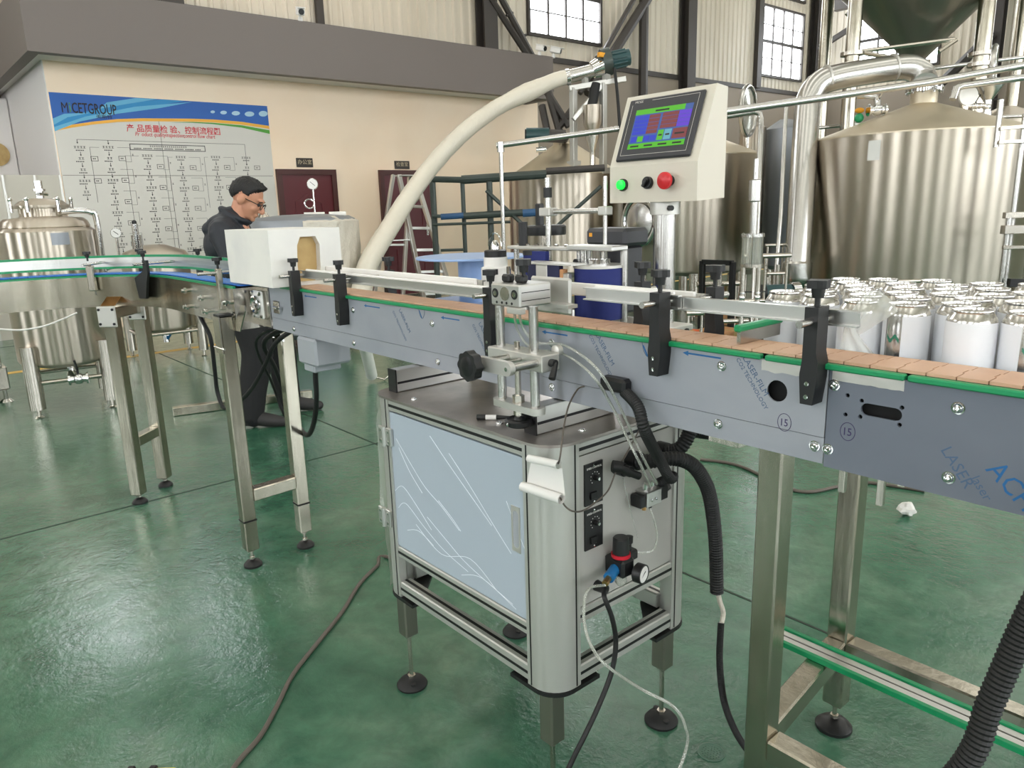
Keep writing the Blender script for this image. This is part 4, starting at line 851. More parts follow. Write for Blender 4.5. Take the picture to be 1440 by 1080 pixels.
# air regulator
P = pX(875, 790, XR+0.03); rg = MB().box((XR-0.006, P.y-0.02, P.z-0.03), (XR+0.05, P.y+0.02, P.z+0.012), 0.006).build('air_regulator', 'black', lm); xr, yr, zr = XR+0.026, P.y, P.z
MB().lathe([(0.021, 0), (0.021, 0.008)], (xr, yr, zr+0.012), 24).build('red_ring', 'redring', rg)
MB().lathe([(0.0185, 0), (0.0175, 0.034), (0.015, 0.037), (0.0, 0.037)], (xr, yr, zr+0.02), 20).build('regulator_knob', 'black', rg)
gd = V((0.86, 0.15, 0)).normalized(); gp = V((xr+0.03, yr+0.012, zr-0.018)); MB().lathe([(0.016, 0), (0.0215, 0.004), (0.0215, 0.022), (0.019, 0.023), (0.0185, 0.021), (0.0, 0.021)], gp, 24, gd).build('gauge', 'black', rg)
MB().lathe([(0.0183, 0), (0.0, 0.0003)], gp + gd*0.0215, 20, gd).build('gauge_face', 'white', rg); MB().cyl(gp + gd*0.0222 + V((0, -0.008, -0.006)), gp + gd*0.0222 + V((0, 0.005, 0.006)), 0.0008, n=6).build('needle', 'ink', rg)
MB().lathe([(0.013, 0), (0.0135, 0.018), (0.008, 0.026), (0.0, 0.027)], (xr, yr, zr-0.03), 18, (0, 0, -1)).build('filter_bowl', 'glassy', rg)
MB().cyl((xr, yr-0.018, zr-0.012), (xr+0.01, yr-0.05, zr-0.018), 0.0125, n=12).build('inlet_fitting', 'bluefit', rg); MB().cyl((xr+0.01, yr-0.05, zr-0.018), (xr+0.016, yr-0.068, zr-0.022), 0.0075, n=6).build('inlet_nut', 'brass', rg)
REG = V((xr+0.018, yr-0.072, zr-0.023))
m_ = MB().box((XR-0.006, yr+0.022, zr-0.012), (XR+0.03, yr+0.055, zr+0.012), 0.004); fr_ = m_.build('flow_valve', 'black', lm); MB().lathe([(0.006, 0), (0.006, 0.014), (0.009, 0.016), (0.0095, 0.03), (0.0, 0.031)], (xr-0.01, yr+0.038, zr+0.012), 14).build('valve_knob', 'black', fr_)
# solenoid valve
P = pX(917, 698, XR+0.02); sv = MB().box((XR-0.006, P.y-0.028, P.z-0.018), (XR+0.03, P.y+0.022, P.z+0.018), 0.002).build('solenoid_valve', 'alu', lm)
MB().box((XR-0.006, P.y+0.022, P.z-0.014), (XR+0.03, P.y+0.045, P.z+0.02), 0.002).build('coil', 'black', sv); MB().box((XR-0.004, P.y-0.046, P.z-0.016), (XR+0.026, P.y-0.028, P.z+0.012), 0.002).build('pilot', 'black', sv); MB().cyl((XR+0.012, P.y+0.045, P.z), (XR+0.012, P.y+0.068, P.z+0.003), 0.011, 0.008, n=12).build('plug', 'black', sv)
for dy in (-0.015, 0.0): MB().lathe([(0.0035, 0), (0.003, 0.003), (0, 0.0035)], (XR+0.03, P.y+dy, P.z-0.002), 10, (1, 0, 0)).build('screw', 'chrome', sv)
for dy in (-0.018, 0.006): MB().cyl((XR+0.014, P.y+dy, P.z+0.018), (XR+0.014, P.y+dy, P.z+0.034), 0.006, n=10).build('push_fitting', 'chrome', sv)
for dy, mt in ((-0.02, 'brass'), (0.0, 'black')): MB().cyl((XR+0.014, P.y+dy, P.z-0.028), (XR+0.014, P.y+dy, P.z-0.018), 0.005, n=10).build('port_fitting', mt, sv)
SV = V((XR+0.014, P.y, P.z))
# ---- adjusting unit in front of the belt
au = MB().at(Matrix.Translation((0, 0, 0.934))).prism(slot(-1.121, 0.97, 0.145, 0.034), 0.014).build('post_bracket', 'satin', lm)
for x in (-1.172, -1.070): MB().cyl((x, 0.97, 0.93), (x, 0.97, 1.15), 0.0095, n=18).build('guide_post', 'steelpol', au)
m_ = MB().cyl((-1.121, 0.97, 0.897), (-1.121, 0.97, 1.075), 0.0062, n=12); m_.build('lead_screw', 'steel', au); MB().cyl((-1.121, 0.97, 0.948), (-1.121, 0.97, 0.964), 0.0125, n=6).build('lock_nut', 'steel', au); MB().cyl((-1.121, 0.97, 0.922), (-1.121, 0.97, 0.934), 0.011, n=6).build('lock_nut', 'steel', au)
hw = MB().lathe([(0.012, 0.006), (0.024, 0.0), (0.029, 0.003), (0.030, 0.012), (0.026, 0.016), (0.022, 0.013), (0.012, 0.014), (0.009, 0.02), (0.0, 0.021)], (-1.121, 0.97, 0.8985), 28).build('hand_wheel', 'black', lm); MB().lathe([(0.004, 0), (0.004, 0.002), (0, 0.003)], (-1.121, 0.9395, 0.907), 10, (0, -1, 0)).build('screw', 'chrome', hw)
cb = MB().box((-1.19, 0.948, 1.027), (-1.025, 0.996, 1.060), 0.002).build('clamp_block', 'satin', lm)
for x in (-1.125, -1.040): MB().cyl((x, 0.874, 1.045), (x, 0.95, 1.045), 0.008, n=16).build('slide_rod', 'steelpol', cb)
MB().cyl((-1.085, 0.874, 1.047), (-1.085, 0.95, 1.047), 0.0035, n=10).build('adjusting_screw', 'steelpol', cb)
MB().at(FY(0, 0.884, 0)).prism(slot(-1.083, 1.045, 0.112, 0.027), 0.012).build('front_plate', 'satin', cb)
MB().lathe([(0.0035, 0), (0.004, 0.002), (0, 0.0022)], (-1.04, 0.872, 1.045), 10, (0, -1, 0)).build('screw', 'chrome', cb)
kp = []
for i in range(56):
    t = 2*PI*i/56; r = 0.0285 + 0.0018*math.cos(8*t); kp.append((r*math.cos(t), r*math.sin(t)))
kb = MB().at(FY(-1.125, 0.862, 1.043)).prism(kp, 0.018).build('star_knob', 'black', lm); MB().cyl((-1.125, 0.862, 1.043), (-1.125, 0.874, 1.043), 0.012, n=14).build('knob_shaft', 'steel', kb); MB().lathe([(0.02, 0), (0.012, 0.002), (0.0, 0.001)], (-1.125, 0.844, 1.043), 20, (0, -1, 0)).build('knob_cap', 'blackm', kb)
lv = MB().cyl((-1.025, 0.972, 1.044), (-1.012, 0.972, 1.044), 0.008, n=12); lv.cyl((-1.015, 0.975, 1.044), (-1.005, 0.955, 1.018), 0.0055, 0.007, n=10); lv.build('clamp_lever', 'black', lm); MB().lathe([(0.011, 0), (0.011, 0.012), (0.006, 0.014), (0, 0.014)], (-1.04, 1.01, 1.062), 18, (0, -1, 0)).build('round_boss', 'satin', lm)
cy = MB().box((-1.175, 0.95, 1.147), (-1.086, 1.035, 1.191), 0.003).build('air_cylinder', 'alu', lm, label='square air cylinder with three round bores')
for dx, r_, mt in ((-1.160, 0.0095, 'black'), (-1.131, 0.0138, 'steel'), (-1.102, 0.0095, 'black')):
    MB().lathe([(r_, 0), (r_, 0.0006), (0, 0.0007)], (dx, 0.95, 1.172), 20, (0, -1, 0)).build('bore', mt, cy)
    if mt == 'black': MB().lathe([(0.0055, 0), (0.0055, 0.0012), (0, 0.0013)], (dx, 0.9495, 1.172), 16, (0, -1, 0)).build('guide_rod', 'chrome', cy)
for dx in (-1.156, -1.140, -1.126, -1.11): MB().lathe([(0.0028, 0), (0.0028, 0.0006), (0, 0.0007)], (dx, 0.95, 1.154), 10, (0, -1, 0)).build('port', 'black', cy)
for dz in (1.16, 1.176): MB().box((-1.0862, 0.955, dz-0.0008), (-1.0857, 1.03, dz+0.0008)).build('groove', 'blackm', cy, smooth=0)
MB().box((-1.11, 1.035, 1.14), (-1.04, 1.062, 1.147)).build('presser_arm', 'satin', cy, smooth=0)
MB().box((-1.18, 1.062, 1.122), (-1.062, 1.072, 1.196), 0.004).build('push_plate', 'satin', lm)
MB().box((-1.115, 0.94, 1.136), (-1.075, 0.955, 1.147), 0.001).build('stop_block', 'satin', cy)
for x, y in ((-1.16, 0.985), (-1.125, 0.99)):
    f = MB().box((x-0.012, y-0.01, 1.191), (x+0.012, y+0.01, 1.207), 0.004).build('air_fitting', 'black', lm); MB().cyl((x+0.002, y, 1.207), (x+0.002, y, 1.222), 0.0045, n=8).build('fitting_screw', 'chrome', f)
inst('knob', KN, lm, (-1.118, 0.99, 1.226))
# ---- label head behind the belt
MB().box((-1.70, 1.20, 1.052), (-1.02, 1.42, 1.066), 0.002).build('head_base', 'satin', lm)
for x in (-1.62, -1.12): MB().box((x-0.025, 1.30, 0.878), (x+0.025, 1.35, 1.052), 0.003).build('head_column', 'alu', lm)
DC = V((-1.168, 1.262, 0)); dm = MB().lathe([(0.056, 1.085), (0.056, 1.2)], DC, 36).build('foam_drum', 'navy', lm, label='navy blue foam pressing drum')
MB().lathe([(0.058, 1.2), (0.058, 1.206)], DC, 36).build('drum_top', 'satin', dm); MB().lathe([(0.03, 1.066), (0.03, 1.085)], DC, 20).build('drum_foot', 'steel', dm)
MB().lathe([(0.026, 1.206), (0.026, 1.219), (0.02, 1.22), (0.02, 1.238)], DC, 24).build('shaft_collar', 'chrome', dm)
bk = MB().box((-1.245, 1.235, 1.238), (-1.105, 1.29, 1.249), 0.002).build('drum_bridge', 'alu', lm); MB().cyl((-1.113, 1.285, 1.066), (-1.113, 1.285, 1.238), 0.0085, n=14).build('bridge_post', 'steelpol', bk); MB().cyl((-1.238, 1.285, 1.066), (-1.238, 1.285, 1.238), 0.0085, n=14).build('bridge_post', 'steelpol', bk)
gb_ = MB().box((-1.262, 1.19, 1.108), (-1.222, 1.202, 1.207)).build('navy_guide', 'navyd', lm, smooth=0); MB().box((-1.30, 1.188, 1.066), (-1.262, 1.204, 1.207), 0.002).build('guide_bar', 'satin', gb_); MB().box((-1.222, 1.192, 1.066), (-1.196, 1.206, 1.19), 0.002).build('guide_bar', 'satin', gb_)
MB().box((-1.222, 1.191, 1.172), (-1.212, 1.206, 1.198)).build('brown_stop', 'cardb', gb_, smooth=0); MB().box((-1.345, 1.185, 1.207), (-1.18, 1.235, 1.211)).build('guide_top', 'satin', gb_, smooth=0)
MB().box((-1.37, 1.222, 1.066), (-1.29, 1.262, 1.205), 0.003).build('navy_block', 'navyd', lm); MB().box((-1.40, 1.24, 1.16), (-1.32, 1.252, 1.232)).build('navy_board', 'navy', lm, smooth=0)
tpz = MB().box((-1.51, 1.28, 1.232), (-1.255, 1.33, 1.240), 0.002).build('top_arm', 'satin', lm)
for x in (-1.50, -1.435, -1.27): MB().cyl((x, 1.305, 1.066), (x, 1.305, 1.232), 0.007, n=12).build('arm_post', 'steelpol', tpz)
for i in range(6): MB().lathe([(0.006, 0), (0.006, 0.005), (0, 0.006)], (-1.49 + i*0.035, 1.305, 1.24), 8).build('cap_screw', 'chrome', tpz)
MB().cyl((-1.472, 1.305, 1.24), (-1.472, 1.305, 1.30), 0.012, n=14).build('black_handle', 'black', tpz); MB().lathe([(0.02, 1.205), (0.02, 1.222), (0.028, 1.222), (0.028, 1.232)], (-1.385, 1.262, 0), 20).build('roller_top', 'black', lm); MB().lathe([(0.022, 1.066), (0.022, 1.205)], (-1.385, 1.262, 0), 20).build('roller', 'alu', lm)
MB().lathe([(0.055, 1.262), (0.056, 1.266), (0.056, 1.284), (0.052, 1.288), (0.0, 1.288)], (-1.50, 1.41, 0), 32).build('black_disc', 'black', lm); MB().cyl((-1.50, 1.41, 1.066), (-1.50, 1.41, 1.265), 0.014, n=14).build('disc_shaft', 'steel', lm)
MB().box((-1.53, 1.40, 1.285), (-1.512, 1.42, 1.345), 0.003).build('black_post', 'black', lm)
sr_ = MB().cyl((-1.372, 1.30, 1.20), (-1.372, 1.30, 1.405), 0.0072, n=14).build('sensor_post', 'steelpol', lm); MB().cyl((-1.372, 1.30, 1.358), (-1.372, 1.30, 1.382), 0.0105, n=14).build('black_sensor', 'black', sr_); MB().box((-1.39, 1.285, 1.314), (-1.352, 1.315, 1.334), 0.002).build('cross_clamp', 'satin', sr_)
MB().cyl((-1.36, 1.30, 1.324), (-1.175, 1.30, 1.324), 0.0062, n=14).build('cross_rod', 'steelpol', sr_); MB().cyl((-1.183, 1.30, 1.235), (-1.183, 1.30, 1.40), 0.0052, n=12).build('down_rod', 'steelpol', sr_); MB().box((-1.196, 1.288, 1.314), (-1.17, 1.312, 1.334), 0.002).build('cross_clamp', 'satin', sr_); MB().cyl((-1.372, 1.3, 1.192), (-1.372, 1.3, 1.206), 0.009, n=12).build('foot_sleeve', 'black', sr_)
bt = MB().lathe([(0.016, 1.066), (0.016, 1.19), (0.014, 1.2), (0.014, 1.232)], (-1.275, 1.345, 0), 18).build('white_spool', 'white', lm); MB().lathe([(0.017, 1.232), (0.017, 1.243), (0.0, 1.244)], (-1.275, 1.345, 0), 18).build('spool_cap', 'black', bt); MB().cyl((-1.275, 1.325, 1.205), (-1.275, 1.295, 1.205), 0.008, n=12).build('thumb_screw', 'black', bt)
# servo motor
so = MB().box((-1.305, 1.36, 1.24), (-1.175, 1.45, 1.282), 0.008).build('servo_head', 'bezel', lm); MB().box((-1.25, 1.37, 1.08), (-1.185, 1.44, 1.24), 0.006).build('servo_body', 'bezel', so); MB().at(FY(-1.29, 1.3598, 1.262)).prism([(0, 0), (0.01, 0), (0.01, 0.009), (0, 0.009)], 0.0004).build('warning_label', 'orange', so, smooth=0)
# label roller and reel disc on the left
wb = MB().lathe([(0.041, 1.066), (0.041, 1.176), (0.033, 1.18), (0.033, 1.205)], (-1.618, 1.33, 0), 28).build('white_roller', 'white', lm); MB().lathe([(0.031, 1.205), (0.031, 1.222), (0.026, 1.224), (0.0, 1.224)], (-1.618, 1.33, 0), 24).build('roller_cap', 'black', wb); MB().lathe([(0.012, 1.224), (0.012, 1.238), (0.006, 1.25), (0, 1.25)], (-1.618, 1.33, 0), 14).build('roller_screw', 'chrome', wb)
MB().tube([(-1.618 + 0.028*math.cos(t*PI/10), 1.33, 1.235 + 0.035*math.sin(t*PI/10)) for t in range(11)] , 0.0022, 6).build('wire_handle', 'chrome', wb)
RC = pz(662, 361, 1.195); dsk = MB().lathe([(0.165, 1.192), (0.166, 1.195), (0.165, 1.198), (0.0, 1.198)], (RC.x, RC.y, 0), 48).build('reel_disc', 'disc', lm, label='pale blue round label reel plate'); MB().lathe([(0.04, 1.06), (0.04, 1.192)], (RC.x, RC.y, 0), 28).build('reel_hub', 'disc', dsk); MB().lathe([(0.165, 1.052), (0.166, 1.056), (0.165, 1.06), (0, 1.06)], (RC.x, RC.y, 0), 48).build('lower_disc', 'disc', dsk)
sqtube((-1.66, 1.40, 1.03), (RC.x, RC.y, 1.03), 0.04, 'reel_arm', lm, 'alu'); MB().cyl((RC.x, RC.y, 1.02), (RC.x, RC.y, 1.06), 0.02, n=16).build('reel_bearing', 'steel', lm)
sqtube((-1.66, 1.40, 0.878), (-1.66, 1.40, 1.052), 0.036, 'head_column', lm, 'alu')
# ---- touch screen on its pole
po = MB().cyl((-1.09, 1.398, 0.878), (-1.09, 1.398, 1.345), 0.0255, n=28).build('screen_pole', 'steelpol', lm); MB().cyl((-1.09, 1.398, 1.312), (-1.09, 1.398, 1.341), 0.034, n=28).build('pole_collar', 'satin', po); MB().cyl((-1.09, 1.398, 0.878), (-1.09, 1.398, 0.89), 0.05, n=28).build('pole_flange', 'satin', po); MB().cyl((-1.06, 1.375, 1.326), (-1.05, 1.37, 1.326), 0.006, n=10).build('set_screw', 'blackm', po)
HX0, HX1 = -1.218, -0.974
hb = MB().at(Matrix(((0, 0, 1, HX0), (1, 0, 0, 0), (0, 1, 0, 0), (0, 0, 0, 1)))).prism([(1.355, 1.340), (1.455, 1.345), (1.455, 1.574), (1.416, 1.578), (1.355, 1.421)], HX1-HX0).build('control_box', 'hmi', lm, smooth=0, label='cream control box with tilted touch screen')
tl = math.atan2(0.061, 0.157); TB = Matrix.Translation((HX0, 1.355, 1.421)) @ Matrix(((1, 0, 0, 0), (0, math.sin(tl), -math.cos(tl), 0), (0, math.cos(tl), math.sin(tl), 0), (0, 0, 0, 1)))
MB().at(TB).box((0.018, 0.010, 0.0), (0.224, 0.156, 0.008), 0.003).build('bezel', 'bezel', hb); SX0, SX1, SY0, SY1 = 0.047, 0.203, 0.036, 0.128
def scr(u0, u1, v0, v1, mt, z=0.0088, nm='screen_field'): MB().at(TB).box((SX0+(SX1-SX0)*u0, SY0+(SY1-SY0)*v0, 0.0078), (SX0+(SX1-SX0)*u1, SY0+(SY1-SY0)*v1, z)).build(nm, mt, hb, smooth=0)
scr(0, 1, 0, 1, 'sback', 0.0084, 'screen'); scr(0, 0.87, 0.87, 1, 'sgreen'); scr(0, 1, 0, 0.13, 'sgreen')
for i in range(5): scr(0.02, 0.27, 0.36+i*0.098, 0.445+i*0.098, 'sblue'); scr(0.275, 0.47, 0.36+i*0.098, 0.445+i*0.098, 'sred')
for i in range(4): scr(0.51, 0.79, 0.46+i*0.1, 0.55+i*0.1, 'sred'); scr(0.795, 1.0, 0.46+i*0.1, 0.55+i*0.1, 'spurple')
for u, mt in ((0.03, 'sblue'), (0.145, 'sgreen'), (0.26, 'sblue'), (0.375, 'sblue')): scr(u, u+0.1, 0.17, 0.31, mt)
scr(0.5, 0.6, 0.17, 0.42, 'sgreen'); scr(0.615, 0.735, 0.17, 0.42, 'scyan'); scr(0.76, 1.0, 0.17, 0.42, 'sred')
for u0, u1, v in ((0.36, 0.6, 0.925), (0.05, 0.2, 0.06), (0.3, 0.45, 0.06), (0.55, 0.7, 0.06), (0.8, 0.95, 0.06), (0.8, 0.96, 0.29), (0.52, 0.58, 0.29), (0.64, 0.71, 0.29)): scr(u0, u1, v-0.02, v+0.02, 'ink', 0.0092, 'screen_text')
text('MCGS', 0.0075, TB @ Matrix.Translation((0.036, 0.1455, 0.0082)), 'bgwht', hb, 'lettering', ext=0.0001, sx=1.15)
m_ = MB().at(TB)
for a, c in (((0.03, 0.022), (0.212, 0.0227)), ((0.03, 0.022), (0.0307, 0.142)), ((0.212, 0.022), (0.2127, 0.1487)), ((0.085, 0.148), (0.212, 0.1487))): m_.box((a[0], a[1], 0.0079), (c[0], c[1], 0.0082))
m_.build('bezel_line', 'bgwht', hb, smooth=0)
def btn(px, py, nm):
    P = pY(px, py, 1.355); return P
P = btn(877, 260, ''); o = MB().lathe([(0.0135, 0), (0.0135, 0.006), (0.011, 0.007), (0.0, 0.007)], (P.x, 1.355, P.z), 24, (0, -1, 0)).build('lamp_ring', 'black', hb); MB().lathe([(0.0112, 0), (0.0105, 0.009), (0.0, 0.01)], (P.x, 1.35, P.z), 24, (0, -1, 0)).build('green_lamp', 'ledgreen', o)
P = btn(912, 257, ''); o = MB().lathe([(0.0135, 0), (0.0135, 0.007), (0.0115, 0.009), (0.0, 0.009)], (P.x, 1.355, P.z), 24, (0, -1, 0)).build('selector_switch', 'blackm', hb); MB().at(FY(P.x, 1.346, P.z) @ Matrix.Rotation(0.9, 4, 'Z')).box((-0.01, -0.0032, 0), (0.01, 0.0032, 0.008), 0.001).build('selector_handle', 'black', o)
P = btn(943, 254, ''); o = MB().lathe([(0.011, 0), (0.011, 0.016)], (P.x, 1.355, P.z), 20, (0, -1, 0)).build('stop_button_neck', 'black', hb); MB().lathe([(0.014, 0), (0.0185, 0.005), (0.018, 0.011), (0.012, 0.0145), (0.0, 0.0155)], (P.x, 1.342, P.z), 28, (0, -1, 0)).build('emergency_stop', 'red', o)

# ================================================================== hoses, cables and small things around the machine
def flex(name, pts, r, mt, label, cat, ribs=False, steps=10, group=None):
    path_ = spl(pts, steps)
    if ribs:
        # resample evenly, alternate radius for the corrugation
        L_ = [0.0]
        for i in range(1, len(path_)): L_.append(L_[-1] + (path_[i]-path_[i-1]).length)
        n = max(int(L_[-1]/(r*0.21)), 4); out = []; rs = []; j = 0
        for i in range(n+1):
            s = L_[-1]*i/n
            while j < len(L_)-2 and L_[j+1] < s: j += 1
            t = (s-L_[j])/max(L_[j+1]-L_[j], 1e-9); out.append(path_[j].lerp(path_[j+1], t)); rs.append(r if i % 2 else r*0.87)
        return solo(MB().tube(out, rs, 16), name, mt, label, cat, group, smooth=12)
    return solo(MB().tube(path_, r, 8), name, mt, label, cat, group, smooth=60)
def T(px, py, x=None, y=None, z=None):
    return pX(px, py, x) if x is not None else (pY(px, py, y) if y is not None else pz(px, py, z))
# black sensor box taped to the side plate
bx = MB(); P = pY(874, 538, YN); bx.box((P.x-0.035, YN-0.028, P.z-0.014), (P.x+0.03, YN-0.0005, P.z+0.013), 0.006); solo(bx, 'sensor_box', 'blackm', 'black taped sensor box stuck on the side plate of the belt', 'box')
flex('corrugated_conduit', [V((P.x+0.02, YN-0.014, P.z-0.012)), T(897, 572, y=1.032), T(907, 606, y=1.03), V((-0.885, 1.13, 0.845)), V((-0.90, 1.185, 0.785)), V((-0.955, SV.y+0.026, 0.752)), SV + V((0.0, 0.034, 0.022))], 0.0115, 'rubber', 'thin black corrugated conduit running down from the taped sensor box', 'conduit', True)
flex('corrugated_conduit', [V((-0.985, 1.187, 0.799)), V((-0.955, 1.192, 0.806)), V((-0.922, 1.225, 0.812)), V((-0.907, 1.264, 0.795)), V((-0.905, 1.305, 0.755)), V((-0.912, 1.35, 0.69)), T(1006, 760, x=-0.92), T(1008, 832, x=-0.92)], 0.0165, 'rubber', 'thick black corrugated conduit hanging down beside the cabinet with a cut end', 'conduit', True)
E0 = T(1008, 832, x=-0.92)
flex('wire_bundle', [E0 + V((0, 0, 0.012)), T(1012, 845, x=-0.92), T(1017, 862, x=-0.92), T(1014, 880, x=-0.92)], 0.006, 'wrap', 'frayed white and purple wires bare between two black conduits', 'wires')
flex('corrugated_conduit', [T(1014, 876, x=-0.92), T(1012, 930, x=-0.90), T(1018, 985, x=-0.88), T(1034, 1028, x=-0.86), T(1056, 1062, x=-0.84), T(1085, 1100, x=-0.82), V((-0.78, 1.16, 0.012)), V((-0.60, 1.05, 0.012))], 0.0085, 'rubber', 'thin black conduit trailing from the frayed wires to the floor', 'conduit', True)
flex('corrugated_conduit', [V((-0.985, 1.285, 0.799)), V((-0.955, 1.295, 0.812)), V((-0.945, 1.32, 0.86)), V((-0.95, 1.34, 0.94)), V((-0.99, 1.35, 1.01)), V((-1.04, 1.35, 1.054))], 0.0165, 'rubber', 'thick black conduit bending up beneath the belt', 'conduit', True)
flex('corrugated_conduit', [V((-1.145, 1.418, 0.79)), V((-1.11, 1.462, 0.79)), V((-0.99, 1.462, 0.80)), V((-0.945, 1.42, 0.83)), V((-0.94, 1.395, 0.88)), V((-0.955, 1.39, 0.95)), V((-0.995, 1.392, 1.01)), V((-1.037, 1.395, 1.054))], 0.0165, 'rubber', 'thick black conduit curving up at the rear edge of the cabinet', 'conduit', True)
m_ = MB(); a = pX(866, 657, XR+0.03); m_.cyl(a, a + V((0.012, 0.06, -0.032)), 0.0085, n=12).cyl(a + V((-0.006, -0.004, 0.002)), a + V((0.006, 0.012, -0.002)), 0.0125, n=12); solo(m_, 'hose_stub', 'rubber', 'short black rubber sleeve plugged into the side panel', 'hose')
# clear air tubes
A1 = V((-1.155, 0.975, 1.147))
for k, (dx, lab) in enumerate(((0.0, 'clear air tube hanging from the air cylinder to the solenoid valve'), (0.014, 'second clear air tube looping below the clamp lever to the valve'))):
    flex('air_tube', [A1 + V((dx, 0.02, 0)), T(727+7*k, 462-4*k, y=1.028), T(748+6*k, 490-9*k, y=1.034), T(790+4*k, 497-11*k, y=1.034), T(832+6*k, 527-10*k, y=0.985), T(862+7*k, 574-7*k, x=-0.925+0.02*k), T(885+7*k, 622-5*k, x=-0.90), T(900+7*k, 652-3*k, x=-0.886), V((-0.93, 1.16+0.022*k, 0.766)), SV + V((0, -0.018+0.024*k, 0.036))], 0.0028, 'glassy', lab, 'tube')
flex('air_tube', [SV + V((0, 0, -0.03)), T(921, 735, x=-0.985), T(924, 757, x=-0.985), T(916, 775, x=-0.985), V((xr-0.005, yr+0.056, zr))], 0.0022, 'glassy', 'short clear air tube between the solenoid valve and the regulator', 'tube')
flex('air_tube', [REG, T(826, 830, x=-0.95), T(821, 868, x=-0.93), T(830, 905, x=-0.90), T(852, 935, x=-0.86), T(900, 968, x=-0.84), T(945, 992, x=-0.80), T(963, 1020, x=-0.78), T(963, 1060, x=-0.78), V((-0.78, 0.99, 0.10)), V((-0.72, 0.9, 0.006)), V((-0.55, 0.8, 0.006))], 0.0032, 'glassy', 'clear supply tube drooping from the regulator to the floor', 'tube')
flex('power_cable', [G2 - V((0.004, 0, 0)), T(850, 840, x=-0.96), T(861, 870, x=-0.95), T(866, 905, x=-0.95), T(860, 945, x=-0.95), T(843, 990, x=-0.95), T(822, 1035, x=-0.95), T(800, 1080, x=-0.96), V((-0.98, 0.86, 0.02)), V((-1.02, 0.72, 0.006)), V((-1.0, 0.5, 0.006))], 0.0055, 'rubber', 'black power cable hanging from the round gland to the floor', 'cable')
flex('thin_wire', [T(822, 543, y=1.064), T(812, 548, y=1.05), T(800, 570, y=1.0), T(793, 600, y=0.96), T(788, 640, y=0.93), T(785, 652, y=0.93)], 0.0018, 'cable', 'thin grey wire dropping from the side plate to the paper roll', 'wire')
flex('thin_wire', [T(788, 700, y=0.93), T(795, 712, y=0.94), T(806, 719, y=0.95), T(820, 718, x=-0.99), T(838, 706, x=-0.99), T(855, 690, x=-0.99), T(866, 664, x=-0.99), T(880, 640, x=-0.985), V((-1.0, 1.22, 0.875))], 0.0018, 'cable', 'thin grey wire curving from the paper roll across the speed controllers', 'wire')
flex('thin_wire', [T(876, 672, x=-1.002), T(885, 712, x=-1.0), T(893, 742, x=-0.995), T(897, 757, x=-0.99)], 0.0009, 'glassy', 'thin clear line hanging in front of the grey side panel', 'wire')
flex('floor_cable', [V((-1.60, 1.30, 0.3)), V((-1.75, 1.33, 0.15)), T(545, 783, z=0.007), T(530, 796, z=0.007), T(505, 822, z=0.007), T(480, 862, z=0.007), T(440, 912, z=0.007), T(411, 950, z=0.007), T(390, 992, z=0.007), T(366, 1035, z=0.007), T(330, 1078, z=0.007), V((-1.55, 0.36, 0.007))], 0.0068, 'cable', 'grey brown cable snaking across the green floor from the cabinet', 'cable')
flex('floor_cable', [T(985, 646, z=0.008), T(1040, 655, z=0.008), T(1120, 690, z=0.008), T(1180, 684, z=0.008), T(1215, 678, z=0.008), T(1300, 690, z=0.008)], 0.008, 'cable', 'dark cable lying on the floor behind the leg frame', 'cable')
flex('corrugated_conduit', [V((0.02, 1.062, 1.03)), V((-0.06, 1.035, 1.03)), T(1572, 700, y=1.025), T(1530, 748, y=1.025), T(1480, 808, y=1.025), T(1440, 880, y=1.02), T(1394, 985, y=0.995), T(1345, 1090, y=0.97), V((-0.385, 0.945, 0.36)), V((-0.43, 0.92, 0.14)), V((-0.46, 0.82, 0.024)), V((-0.46, 0.62, 0.0175))], 0.0165, 'rubber', 'thick black corrugated conduit drooping below the slotted side plate', 'conduit', True)
# gearbox cable and the loops below the far end
flex('motor_cable', [GB + V((0, 0, 0.01)), T(444, 520, y=1.12), T(445, 560, y=1.13), T(441, 596, y=1.15), T(432, 612, y=1.2), T(420, 598, y=1.3), T(405, 565, y=1.3), T(388, 520, y=1.22), T(372, 480, y=1.14), V((-2.50, 1.138, 0.955))], 0.0095, 'rubber', 'thick black cable looping below the grey gearbox', 'cable')
flex('motor_cable', [V((-2.9, 1.04, 0.948)), T(282, 440, y=1.04), T(296, 475, y=1.05), T(302, 520, y=1.065), T(306, 552, y=1.075), T(316, 574, y=1.08), T(335, 566, y=1.075), T(355, 545, y=1.075), T(372, 515, y=1.08), T(388, 482, y=1.08), V((-2.42, 1.095, 0.955))], 0.0085, 'rubber', 'black cable sagging behind the leg under the wrapped joint', 'cable')
flex('motor_cable', [V((-2.535, 1.12, 0.955)), T(360, 480, y=1.10), T(383, 540, y=1.24), T(398, 580, y=1.28), T(410, 600, y=1.32), T(425, 610, y=1.35)], 0.006, 'rubber', 'thin black cable crossing in front of the man trousers', 'cable')
flex('white_wire', [T(-30, 462, x=-3.75), T(0, 463, x=-3.75), T(30, 464, x=-3.75), T(60, 459, x=-3.75), T(85, 450, x=-3.77), T(108, 440, x=-3.8)], 0.004, 'white', 'white wire hanging from the leg bracket of the curved conveyor', 'wire')
